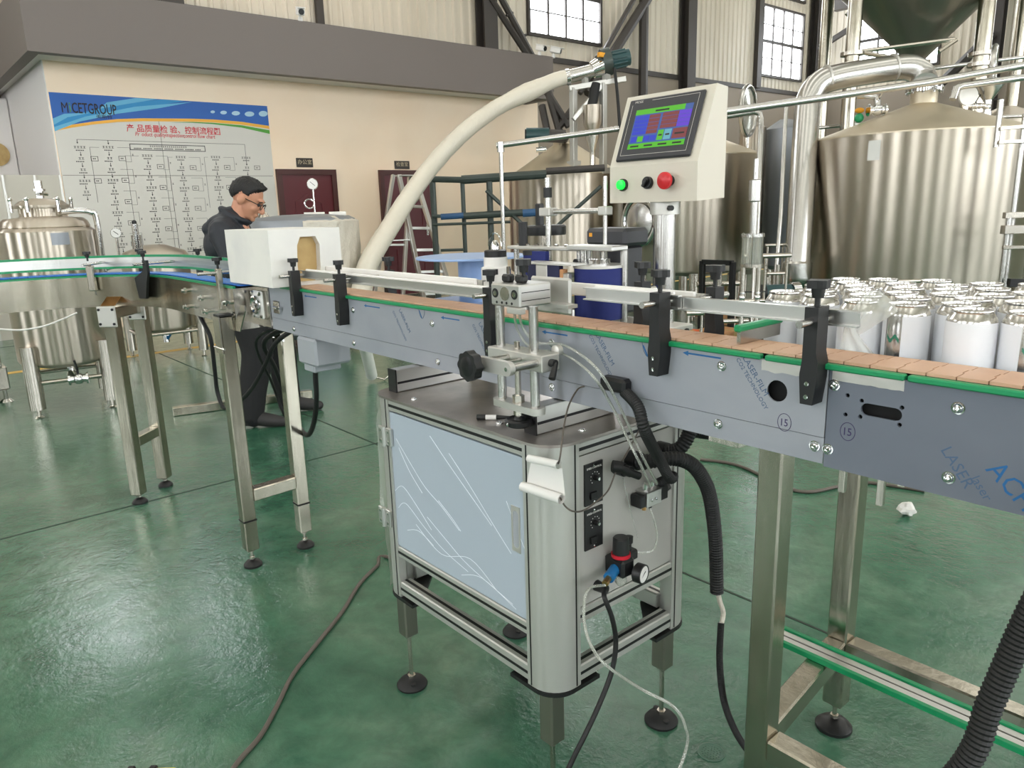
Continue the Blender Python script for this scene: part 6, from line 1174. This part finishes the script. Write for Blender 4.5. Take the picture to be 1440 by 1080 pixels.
# bent vapour duct
k7 = 7.5/FPX
du = [V((ax_, ay_, aza+0.16))] + [pD(*p) for p in ((1299, 113, 7.5), (1293, 102, 7.5), (1280, 95.5, 7.5), (1260, 95.5, 7.5), (1215, 102, 7.5), (1172, 110, 7.5), (1151, 119, 7.5), (1139, 136, 7.5), (1135, 160, 7.5), (1129, 250, 7.45), (1121, 380, 7.45))]
dk = MB().tube(spl(du, 7), 17.5*k7, 24).build('vapour_duct', 'steelpol', A)
for px, py in ((1256, 95), (1163, 111)): 
    a = pD(px-1.5, py+0.3, 7.5); c = pD(px+1.5, py-0.3, 7.5); MB().cyl(a, c, 18.6*k7, n=28).build('duct_seam', 'satin', dk)
a = pD(1121, 378, 7.45); MB().lathe([(0.0, -0.20), (0.07, -0.19), (0.125, -0.14), (0.14, -0.08), (0.14, 0.06), (0.12, 0.08)], a, 28).build('drip_pot', 'steelpol', dk); MB().cyl((a.x, a.y, 0), (a.x, a.y, a.z-0.18), 0.04, n=12).build('pot_leg', 'steel', dk)
# funnels with round sight rings on top
def ring_window(c, hpx, zfoot, label):
    k = (c-CAM).dot(V((RW[0][2], RW[1][2], RW[2][2])))/FPX; foot_ = V((c.x, c.y, zfoot)); r = thing('manway_hatch', label, 'hatch', foot_, 'round hatches on the kettles'); pts = []
    Rv, Uv = V((RW[0][0], RW[1][0], RW[2][0])), V((-RW[0][1], -RW[1][1], -RW[2][1]))
    q = (Rv*0.55 + V((RW[0][2], RW[1][2], 0))*0.83).normalized()
    rr = hpx*k
    MB().tube([c + q*rr*math.cos(t*PI/16) + V((0, 0, rr*math.sin(t*PI/16))) for t in range(32)], 0.028, 10, closed=True).build('rim', 'steelpol', r)
    nrm = q.cross(V((0, 0, 1))); MB().lathe([(rr, 0), (rr*0.6, 0.02), (0, 0.03)], c, 32, nrm).build('glass_lid', 'glassy', r); MB().cyl((c.x, c.y, zfoot-0.04), c - V((0, 0, rr-0.01)), 0.022, n=10).build('hinge_arm', 'steelpol', r); return r
RGT, BCK = V((0.653, 0.757, 0)), V((-0.757, 0.653, 0))
def cone_z(p, cx, cy, r, zr, za, neck=0.12): return zr + 0.02 + (za-zr-0.02)*(r-0.02-math.hypot(p.x-cx, p.y-cy))/(r-0.02-neck)
P = V((ax_, ay_, 0)) + RGT*0.62; zc = cone_z(P, ax_, ay_, ar_, azr, aza); fn = thing('pipe_funnel', 'steel funnel with clamp valve on the kettle cone', 'funnel', (P.x, P.y, zc)); zv = zat(P.x, P.y, 150)
MB().lathe([(0.03, zv+0.05), (0.05, zat(P.x, P.y, 139)), (0.14, zat(P.x, P.y, 118)), (0.145, zat(P.x, P.y, 112)), (0.135, zat(P.x, P.y, 112))], (P.x, P.y, 0), 28).build('funnel', 'steelpol', fn)
valve(fn, (P.x, P.y, zv), (0, 0, 1), 1.1); MB().cyl((P.x, P.y, zc-0.05), (P.x, P.y, zv-0.05), 0.05, n=16).build('down_pipe', 'steelpol', fn)
Q = V((ax_, ay_, 0)) + RGT*0.40; zq = cone_z(Q, ax_, ay_, ar_, azr, aza); MB().cyl((Q.x, Q.y, zq-0.04), (Q.x, Q.y, zv+0.10), 0.04, n=12).build('side_pipe', 'steel', fn); MB().cyl((Q.x, Q.y, zv+0.01), (P.x, P.y, zv+0.01), 0.024, n=12).build('link_pipe', 'steel', fn); valve(fn, ((P.x+Q.x)/2, (P.y+Q.y)/2, zv+0.01), RGT, 0.8)
MB().cyl(V((Q.x, Q.y, zv+0.10)) - BCK*0.035, V((Q.x, Q.y, zv+0.10)) - BCK*0.06, 0.09, n=18).build('white_dial', 'white', fn)
H0 = V((ax_, ay_, 0)) + RGT*0.86 + BCK*0.36; zh = cone_z(H0, ax_, ay_, ar_, azr, aza); H0.z = zat(H0.x, H0.y, 102); ring_window(H0, 34, zh, 'round glass hatch standing open on the kettle beside the pipe funnel')
# long pipes crossing in front
def lpipe(pts, r, label, dd, mt='steelpol', name='process_pipe'):
    return solo(MB().tube([pD(a, c, dd) for a, c in pts], r, 12), name, mt, label, 'pipe', 'brewhouse pipes')
lpipe([(1012, 158), (1120, 143), (1300, 117), (1460, 88)], 5.2*6.6/FPX, 'long bright pipe running above the kettle from the touch screen', 6.6)
lpipe([(1012, 165), (1060, 157), (1068, 160), (1070, 168), (1066, 285), (1058, 458)], 0.026, 'thin pipe bent down beside the smaller kettle', 6.9)
lpipe([(1340, 140), (1345, 124), (1352, 121), (1460, 106)], 0.032, 'bent pipe below the long crossing pipe, over the kettle cone', 6.9)
lpipe([(1205, 134), (1230, 136), (1234, 142), (1234, 158)], 0.03, 'short bent pipe dropping on the kettle shoulder', 7.2)
lpipe([(1106, 150), (1104, 178), (1098, 300), (1091, 385)], 0.02, 'thin upright pipe in front of the blue-grey jacketed vessel', 7.3)
lpipe([(1150, 180), (1200, 175), (1440, 163)], 0.022, 'thin level pipe behind the kettle cone', 9.2)
lpipe([(1300, 98), (1345, 92), (1460, 78)], 0.022, 'thin level pipe behind the silo leg', 9.4)
valve(A, pD(1233, 155, 7.2), (0.6, 0.7, 0), 1.5, 'chrome'); kn = pD(1208, 166, 7.3); ok = MB().sph(kn, 0.045, 12).build('green_knob', 'green', A); MB().sph(kn + V((0, 0, 0.07)), 0.045, 12, (1, 1, 0.6)).build('orange_cap', 'orange', ok)
# second kettle
B, bx_, by_, br_, bzr, bzb, bza = big_tank(970, 8.9, 95, 222, 374, 185, 'smaller polished kettle behind the touch screen pole', neck=0.1)
H1 = pD(1052, 156, 8.68); zh = cone_z(H1, bx_, by_, br_, bzr, bza, 0.1); ring_window(H1, 33, zh, 'round glass hatch standing open on the kettle behind the touch screen')
mwP = ang_at(905, bx_, by_, br_); mn = V((math.cos(mwP), math.sin(mwP), 0)); mc = V((bx_, by_, 1.13)) + mn*br_; mq = V((-mn.y, mn.x, 0))
mh = MB().tube([mc + mn*0.06 + mq*0.24*math.cos(t*PI/16) + V((0, 0, 0.26*math.sin(t*PI/16))) for t in range(32)], 0.03, 10, closed=True).build('manway_rim', 'chrome', B); MB().lathe([(0.22, 0.0), (0.2, 0.05), (0.12, 0.08), (0, 0.09)], mc + mn*0.02, 28, mn).build('manway_door', 'steelpol', mh)
# blue-grey jacketed vessel between them
P = pD(1098, 300, 9.6); jr = 26*9.6/FPX; jk = thing('jacketed_vessel', 'tall blue-grey jacketed vessel between the two kettles', 'tank', (P.x, P.y, 0), 'brewhouse vessels'); MB().lathe([(jr*0.8, 0.45), (jr, 0.5), (jr, zat(P.x, P.y, 322)), (jr*1.05, zat(P.x, P.y, 320)), (jr*1.05, zat(P.x, P.y, 182)), (jr*0.3, zat(P.x, P.y, 168)), (0, zat(P.x, P.y, 167))], (P.x, P.y, 0), 40).build('jacket', 'greysteel', jk); legs_on(jk, P.x, P.y, jr*0.7, [0.3, 2.4, 4.5], 0.52, 0.04)
P = pD(1056, 250, 9.4); hr = 18*9.4/FPX; hl = thing('hot_liquor_tank', 'slim polished tank rising behind the smaller kettle', 'tank', (P.x, P.y, 0), 'brewhouse vessels'); MB().lathe([(hr*0.7, 0.4), (hr, 0.5), (hr, zat(P.x, P.y, 180)), (hr*0.3, zat(P.x, P.y, 172)), (0, zat(P.x, P.y, 171))], (P.x, P.y, 0), 40).build('body', 'tank', hl); legs_on(hl, P.x, P.y, hr*0.7, [0.3, 2.4, 4.5], 0.52, 0.04)
# right hand vessels
for px, dd, hpx, yr, yb, lab in ((1462, 9.0, 52, 178, 385, 'polished vessel half hidden behind the large kettle'), (1400, 10.5, 45, 166, 372, 'vessel with flat top showing between kettle and pipes')):
    P = pD(px, 300, dd); rr = hpx*dd/FPX; zt = zat(P.x, P.y, yr); o = thing('side_vessel', lab, 'tank', (P.x, P.y, 0), 'brewhouse vessels'); MB().lathe([(rr*0.6, 0.4), (rr, 0.5), (rr, zt), (rr*0.2, zt+0.15), (0, zt+0.15)], (P.x, P.y, 0), 48).build('body', 'tank', o); legs_on(o, P.x, P.y, rr*0.7, [0.3, 2.4, 4.5], 0.52, 0.04)
# platform rails at the right edge
pr = thing('work_platform', 'steel work platform with hand rails right of the large kettle', 'platform', V((pD(1425, 300, 6.1).x, pD(1425, 300, 6.1).y, 0)))
for a, c, w_ in (((1412, 303), (1500, 300), 0.05), ((1410, 323), (1500, 321), 0.07), ((1410, 348), (1500, 346), 0.03), ((1418, 396), (1500, 398), 0.05), ((1418, 400), (1500, 402), 0.04), ((1406, 181), (1500, 172), 0.03), ((1404, 200), (1500, 196), 0.03)): sqtube(pD(*a, 6.1), pD(*c, 6.1), w_, 'rail_bar', pr, 'steel' if a[1] < 380 else 'blackm')
a_, c_ = pD(1408, 140, 6.1), pD(1406, 206, 6.1); MB().cyl(V((a_.x, a_.y, c_.z)), a_, 0.022, n=10).build('rail_end_pipe', 'steelpol', pr)
for px, py in ((1419, 306), (1442, 160)): a = pD(px, py, 6.1); MB().cyl((a.x, a.y, 0), a, 0.022, n=10).build('upright', 'steelpol', pr)
# ---- grain silo overhead
P = pD(1290, 60, 9.3); sx_, sy_ = P.x, P.y; z0_ = zat(sx_, sy_, 84); z1_ = z0_ + 1.35; rs_ = 0.12 + 1.35*0.98
so_ = thing('grain_silo', 'dark steel silo cone on tall tube legs above the large kettle', 'silo', (sx_, sy_, 0)); MB().lathe([(0.11, z0_-0.02), (0.11, z0_), (rs_, z1_), (rs_, z1_+2.2)], (sx_, sy_, 0), 56).build('cone', 'silo', so_); MB().lathe([(0.17, z0_-0.05), (0.17, z0_-0.02), (0.1, z0_-0.02), (0.1, z0_-0.16)], (sx_, sy_, 0), 28).build('outlet_flange', 'steel', so_)
for px, dd, w_ in ((1204, 8.7, 10), (1389, 8.7, 11)):
    a = pD(px, 0, dd); lg = MB().cyl((a.x, a.y, 0), (a.x, a.y, z1_+0.8), w_*dd/FPX, n=20).build('leg', 'tube', so_)
    for py in (91, 76): b_ = zat(a.x, a.y, py); MB().cyl((a.x, a.y, b_-0.02), (a.x, a.y, b_+0.02), w_*dd/FPX*1.6, n=20).build('leg_flange', 'steel', lg)
for px, dd in ((1165, 10.6), (1440, 10.4)):
    a = pD(px, 0, dd); MB().cyl((a.x, a.y, 0), (a.x, a.y, z1_+0.8), 0.085, n=16).build('leg', 'tube', so_)
for a, c in (((1212, 72), (1342, 55)), ((1212, 74), (1258, 82)), ((1320, 73), (1345, 56)), ((1205, 32), (1190, 18))): MB().cyl(pD(*a, 8.8), pD(*c, 8.8), 0.025, n=8).build('tie_rod', 'steel', so_)
# ---- low clutter below the kettles
sg = thing('sight_glass', 'glass sight cylinder with rods and steel pipes beside the bent duct', 'sight glass', V((pD(1057, 300, 6.2).x, pD(1057, 300, 6.2).y, 0))); P = pD(1058, 350, 6.2); zt, zb = zat(P.x, P.y, 333), zat(P.x, P.y, 371); gr = 14*6.2/FPX
MB().lathe([(gr, zb), (gr, zt)], (P.x, P.y, 0), 24).build('glass', 'glassy', sg); MB().lathe([(gr*1.15, zt), (gr*1.15, zt+0.025), (0.03, zt+0.03), (0.03, zt+0.28), (0.05, zt+0.29), (0.05, zt+0.45), (0.02, zt+0.46), (0.02, zt+0.62)], (P.x, P.y, 0), 20).build('head', 'steelpol', sg); MB().lathe([(gr*1.15, zb-0.025), (gr*1.15, zb)], (P.x, P.y, 0), 24).build('base_plate', 'steel', sg)
for i in range(6): t = i*PI/3; MB().cyl((P.x+gr*1.08*math.cos(t), P.y+gr*1.08*math.sin(t), zb-0.03), (P.x+gr*1.08*math.cos(t), P.y+gr*1.08*math.sin(t), zt+0.03), 0.007, n=6).build('tie_bolt', 'chrome', sg)
for dx in (-0.07, 0.06): MB().cyl((P.x+dx*0.65, P.y+dx*0.75, 0), (P.x+dx*0.65, P.y+dx*0.75, zb), 0.022, n=12).build('stand_leg', 'steel', sg); valve(sg, (P.x+dx*0.65, P.y+dx*0.75, zb-0.28), (0, 0, 1), 0.8)
pp_ = thing('transfer_pump', 'teal pump motor with steel head below the kettles', 'pump', pz(1088, 452, 0)); c = pD(1090, 411, 6.8); z_ = c.z; axd = V((0.6, 0.8, 0)); MB().cyl(c - axd*0.1, c + axd*0.14, 0.072, n=20).build('motor', 'teal', pp_); MB().cyl(c - axd*0.13, c - axd*0.1, 0.075, n=20).build('fan_cover', 'blackm', pp_); MB().lathe([(0.05, 0), (0.085, 0.01), (0.085, 0.08), (0.05, 0.1)], c + axd*0.14, 20, axd).build('pump_head', 'chrome', pp_); MB().box((c.x-0.08, c.y-0.08, 0.0), (c.x+0.08, c.y+0.1, z_-0.06), 0.01).build('pedestal', 'steel', pp_)
random.seed(5)
low_ = [((985, 425), (1075, 425)), ((1010, 452), (1052, 450)), ((980, 400), (1042, 402)), ((1076, 345), (1105, 344)), ((1072, 360), (1112, 360)), ((1036, 445), (1078, 444)), ((1078, 385), (1105, 381)), ((1150, 402), (1250, 404)), ((965, 440), (990, 440)), ((1180, 398), (1300, 404))]
for i, (a, c) in enumerate(low_):
    dd = {2: 7.75, 5: 7.55, 7: 6.2, 9: 6.35}.get(i, 6.6 + 0.3*(i % 4)); A_, C_ = pD(*a, dd), pD(*c, dd); rr_ = 0.016 + 0.006*(i % 3); C_.z = A_.z
    o = thing('process_pipe', 'low level pipe on two posts in the pipework under the kettles', 'pipe', V(((A_.x+C_.x)/2, (A_.y+C_.y)/2, 0)), 'pipework under the kettles')
    MB().cyl(A_, C_, rr_, n=12).build('pipe', 'steel', o)
    for q_ in (A_.lerp(C_, 0.12), A_.lerp(C_, 0.88)): MB().cyl((q_.x, q_.y, 0), (q_.x, q_.y, q_.z-rr_*0.5), 0.012, n=8).build('post', 'steel', o)
for i, px in enumerate((985, 1012, 1032, 1078, 1094, 1148, 1160, 1190)):
    dd = {0: 8.1, 1: 7.5, 5: 6.25, 6: 6.25, 7: 6.0}.get(i, 7.0 + 0.25*(i % 3)); a = pD(px, 372 + 6*(i % 4) if i < 5 else 398, dd); solo(MB().cyl((a.x, a.y, 0), a, 0.02 + 0.008*(i % 2), n=12), 'upright_pipe', 'steel', 'upright pipe in the pipework under the kettles', 'pipe', 'upright pipes under the kettles')
for i, (px, py, w_, h_, mt, lab) in enumerate(((1022, 432, 0.30, 0.22, 'cardb', 'brown carton on the floor below the smaller kettle'), (1005, 402, 0.34, 0.25, 'cardb', 'brown carton further back under the kettles'), (1012, 458, 0.34, 0.12, 'cardb', 'flat brown carton standing near the sight glass'), (962, 462, 0.20, 0.14, 'orangeb', 'small orange carton on the floor beyond the belt'))):
    P = pz(px, py + 22, 0.0); o = thing('carton', lab, 'box', (P.x, P.y, 0), 'cartons under the kettles'); MB().box((P.x-w_/2, P.y-w_/2, 0), (P.x+w_/2, P.y+w_/2, h_), 0.006).build('box', mt, o); MB().box((P.x-w_/2-0.001, P.y-0.02, h_*0.6), (P.x+w_/2+0.001, P.y+0.02, h_+0.0012)).build('tape', 'tan', o, smooth=0)
bo = thing('drive_guard', 'dark guard frame with hoses under the mash vessel', 'frame', pz(985, 470, 0)); P = pz(985, 470, 0)
for dx in (0, 0.35): sqtube((P.x+dx, P.y, 0), (P.x+dx, P.y, 0.75), 0.05, 'post', bo, 'blackm')
for z in (0.35, 0.74): sqtube((P.x, P.y, z), (P.x+0.35, P.y, z), 0.05, 'bar', bo, 'blackm')

# ================================================================== THE MAN
FW = V((0.60, 0.80, 0)).normalized(); LFT = V((-FW.y, FW.x, 0)); O_ = V((-4.69, 1.935, 0))
def L(f, l, z): return O_ + FW*f + LFT*l + V((0, 0, z))
def bake(mb, vox, name, mt, parent=None, smooth_it=6):
    me = mb.mesh('tmp', mt, (0, 0, 0), 0); ob = bpy.data.objects.new('tmp', me); col.objects.link(ob)
    r = ob.modifiers.new('r', 'REMESH'); r.mode = 'VOXEL'; r.voxel_size = vox; s = ob.modifiers.new('s', 'SMOOTH'); s.factor = 0.5; s.iterations = smooth_it
    dg = bpy.context.evaluated_depsgraph_get(); dg.update(); new = bpy.data.meshes.new_from_object(ob.evaluated_get(dg)); bpy.data.objects.remove(ob)
    off = OFF[parent.name] if parent else O_
    new.transform(Matrix.Translation(-off)); new.name = name; new.materials.clear(); new.materials.append(M[mt]); new.polygons.foreach_set('use_smooth', [True]*len(new.polygons)); new.update()
    o = bpy.data.objects.new(name, new); col.objects.link(o)
    if parent: o.parent = parent; OFF[o.name] = off
    else: o.location = O_; OFF[o.name] = O_
    return o
def limb(mb, pts, n=16):
    P_ = [p for p, r in pts]; R2 = [r for p, r in pts]
    k = spl(P_, 6); kr = []
    for i in range(len(k)):
        t = i/6.0; j = min(int(t), len(R2)-2); kr.append(R2[j] + (R2[j+1]-R2[j])*(t-j))
    mb.tube(k, kr, n); mb.sph(P_[0], R2[0]*0.98, 12); mb.sph(P_[-1], R2[-1]*0.98, 12)
HP = Matrix.Translation(L(-0.055, 0, 1.43)) @ Matrix(((FW.x, LFT.x, 0, 0), (FW.y, LFT.y, 0, 0), (0, 0, 1, 0), (0, 0, 0, 1))) @ Matrix.Rotation(math.radians(30), 4, 'Y')
def hd(mb, c, r): mb.at(HP @ Matrix.Translation(c) @ Matrix.Diagonal((r[0], r[1], r[2], 1))).sph((0, 0, 0), 1.0, 24); mb.at(Matrix.Identity(4))
b = MB()
hd(b, (-0.012, 0, 0.03), (0.096, 0.076, 0.092)); hd(b, (0.030, 0, -0.025), (0.064, 0.062, 0.085)); hd(b, (0.036, 0, -0.082), (0.050, 0.045, 0.032)); hd(b, (0.075, 0, -0.098), (0.018, 0.022, 0.016)); hd(b, (0.082, 0, 0.028), (0.018, 0.05, 0.014))
b.at(HP).cyl((0.090, 0, 0.008), (0.118, 0, -0.032), 0.009, 0.014, 12).sph((0.113, 0, -0.034), 0.015, 12).sph((0.098, 0.012, -0.037), 0.009, 8).sph((0.098, -0.012, -0.037), 0.009, 8); b.at(Matrix.Identity(4))
hd(b, (0.090, 0, -0.062), (0.011, 0.024, 0.006)); hd(b, (0.088, 0, -0.073), (0.011, 0.021, 0.007))
for s_ in (-1, 1): hd(b, (-0.014, 0.084*s_, -0.008), (0.024, 0.022, 0.036)); hd(b, (-0.004, 0.088*s_, -0.022), (0.009, 0.008, 0.016)); hd(b, (0.062, 0.036*s_, -0.028), (0.028, 0.022, 0.026))
limb(b, [(HP @ V((-0.02, 0, -0.04)), 0.055), (L(-0.12, 0, 1.335), 0.056), (L(-0.16, 0, 1.27), 0.07)])
limb(b, [(L(-0.17, 0, 1.25), 0.11), (L(-0.19, 0, 1.10), 0.12), (L(-0.13, 0, 0.90), 0.115)]); limb(b, [(L(-0.18, 0.15, 1.24), 0.07), (L(-0.18, -0.15, 1.24), 0.07)])
for s_ in (-1, 1):
    fo = (0.08 if s_ > 0 else -0.08); hip = L(-0.12, 0.09*s_, 0.86); kne = L(-0.02+fo*0.5, 0.14*s_, 0.47); ank = L(-0.05+fo, 0.18*s_, 0.09)
    limb(b, [(hip, 0.085), (kne, 0.055), (ank, 0.038)]); limb(b, [(ank, 0.036), (L(0.06+fo, 0.185*s_, 0.035), 0.03)])
    sh = L(-0.17, 0.19*s_, 1.25); el = L(-0.10, 0.25*s_, 0.99); wr_ = L(0.13, 0.13*s_, 1.03)
    limb(b, [(sh, 0.05), (el, 0.04), (wr_, 0.027)])
    pa = L(0.19, 0.11*s_, 1.035); limb(b, [(wr_, 0.026), (pa, 0.03)])
    for k, (dl, ln_) in enumerate(((-0.026, 0.065), (-0.009, 0.075), (0.009, 0.072), (0.026, 0.055))):
        k0 = pa + FW*0.02 + LFT*dl; limb(b, [(k0, 0.0092), (k0 + FW*ln_*0.5 + V((0, 0, -0.012)), 0.0086), (k0 + FW*ln_*0.75 + V((0, 0, -0.04)), 0.0075)], 10)
    t0_ = pa - LFT*0.022*s_; limb(b, [(t0_, 0.011), (t0_ + FW*0.022 - LFT*0.022*s_ + V((0, 0, -0.012)), 0.0098), (t0_ + FW*0.045 - LFT*0.024*s_ + V((0, 0, -0.03)), 0.0085)], 10)
man = bake(b, 0.0055, 'person', 'skin', None, 3)
tag(man, 'man in a dark hooded jacket and glasses, black trousers, head bent, behind the foam block', 'person')
# jacket
b = MB()
limb(b, [(L(-0.165, 0, 1.30), 0.095), (L(-0.185, 0, 1.22), 0.145), (L(-0.19, 0, 1.06), 0.155), (L(-0.13, 0, 0.84), 0.15)])
limb(b, [(L(-0.18, 0.16, 1.235), 0.088), (L(-0.2, 0.0, 1.25), 0.10), (L(-0.18, -0.16, 1.235), 0.088)])
for s_ in (-1, 1): limb(b, [(L(-0.18, 0.19*s_, 1.235), 0.078), (L(-0.13, 0.235*s_, 1.10), 0.066), (L(-0.10, 0.255*s_, 0.985), 0.06), (L(0.02, 0.2*s_, 1.0), 0.05), (L(0.125, 0.135*s_, 1.028), 0.042)])
ring = [L(-0.14 + 0.082*math.cos(t*PI/12), 0.085*math.sin(t*PI/12), 1.335 - 0.045*math.cos(t*PI/12)) for t in range(24)]; b.tube(ring, 0.017, 10, closed=True)
BMx = Matrix.Translation(O_) @ Matrix(((FW.x, LFT.x, 0, 0), (FW.y, LFT.y, 0, 0), (0, 0, 1, 0), (0, 0, 0, 1)))
def eb(c, r, tilt=0.0): b.at(BMx @ Matrix.Translation(c) @ Matrix.Rotation(tilt, 4, 'Y') @ Matrix.Diagonal((r[0], r[1], r[2], 1))).sph((0, 0, 0), 1.0, 20); b.at(Matrix.Identity(4))
eb((-0.255, 0, 1.30), (0.075, 0.125, 0.038), -0.55); eb((-0.295, 0, 1.255), (0.05, 0.115, 0.05), -0.3); eb((-0.21, 0.085, 1.305), (0.075, 0.035, 0.035), -0.2); eb((-0.21, -0.085, 1.305), (0.075, 0.035, 0.035), -0.2); eb((-0.23, 0, 1.15), (0.12, 0.17, 0.14))
jk = bake(b, 0.0075, 'jacket', 'jacket', man, 5)
b = MB()
limb(b, [(L(-0.13, 0.05, 0.92), 0.12), (L(-0.125, 0.05, 0.82), 0.125)]); limb(b, [(L(-0.13, -0.05, 0.92), 0.12), (L(-0.125, -0.05, 0.82), 0.125)])
for s_ in (-1, 1):
    fo = (0.08 if s_ > 0 else -0.08); limb(b, [(L(-0.12, 0.085*s_, 0.84), 0.13), (L(-0.06+fo*0.3, 0.115*s_, 0.65), 0.115), (L(-0.02+fo*0.5, 0.14*s_, 0.47), 0.098), (L(-0.04+fo*0.8, 0.165*s_, 0.25), 0.088), (L(-0.04+fo, 0.18*s_, 0.085), 0.072), (L(-0.035+fo, 0.18*s_, 0.07), 0.068)])
bake(b, 0.0075, 'trousers', 'trousers', man, 5)
for s_ in (-1, 1):
    fo = (0.08 if s_ > 0 else -0.08); b = MB(); limb(b, [(L(-0.085+fo, 0.18*s_, 0.05), 0.042), (L(-0.03+fo, 0.182*s_, 0.062), 0.05), (L(0.06+fo, 0.188*s_, 0.046), 0.045), (L(0.15+fo, 0.192*s_, 0.032), 0.033)])
    for p in b.v: p.z = max(p.z, 0.0015)
    bake(b, 0.006, 'shoe', 'shoe', man, 3)
# hair, glasses, eyes
b = MB(); b.at(HP).sph((0, 0, 0), 1.0, 64); inv = HP.inverted(); nv = []
for p in b.v:
    u = inv @ p; x, y, z = u.x*0.097-0.012, u.y*0.0775, u.z*0.0925+0.03
    x0_ = x; line = 0.082 if x > 0.062 else (0.036 + (x-0.02)/0.042*0.046 if x > 0.02 else (0.030 if x > -0.035 else max(-0.055, 0.03 - (-0.035-x)/0.06*0.085)))
    k = z - line; th = -0.012 if k < 0 else 0.0015 + min(k, 0.06)*0.16
    if k > 0.02: th += 0.011*abs(noise.noise((x*110, y*110, z*60))) + (0.010 if x > 0.03 and z > 0.07 else 0)
    d_ = V((u.x, u.y, u.z)); q_ = V((x, y, z)) + d_*th
    if k > 0 and x > 0.045: q_.x += 0.018*min(k/0.03, 1)
    nv.append(HP @ q_)
b.v = nv; hair = b.build('hair', 'hair', man, smooth=80)
g_ = MB()
for s_ in (-1, 1):
    g_.at(HP).tube([(0.104, 0.033*s_ + 0.026*math.cos(t*PI/10), 0.0 + 0.018*math.sin(t*PI/10)) for t in range(20)], 0.0022, 6, closed=True); g_.tube([(0.102, 0.058*s_, 0.006), (0.05, 0.078*s_, 0.008), (-0.02, 0.084*s_, 0.006), (-0.035, 0.083*s_, -0.01)], 0.0026, 6)
g_.tube([(0.104, -0.008, 0.003), (0.108, 0, 0.006), (0.104, 0.008, 0.003)], 0.002, 6); g_.at(Matrix.Identity(4)); g_.build('glasses', 'black', man)
for s_ in (-1, 1): MB().at(HP).sph((0.083, 0.032*s_, 0.004), 0.011, 12).build('eye', 'ink', man); MB().at(HP).tube([(0.092, 0.016*s_, 0.024), (0.096, 0.032*s_, 0.028), (0.085, 0.052*s_, 0.022)], 0.0035, 6).build('eyebrow', 'hair', man)
# ------------------------------------------------------------------ end of scene
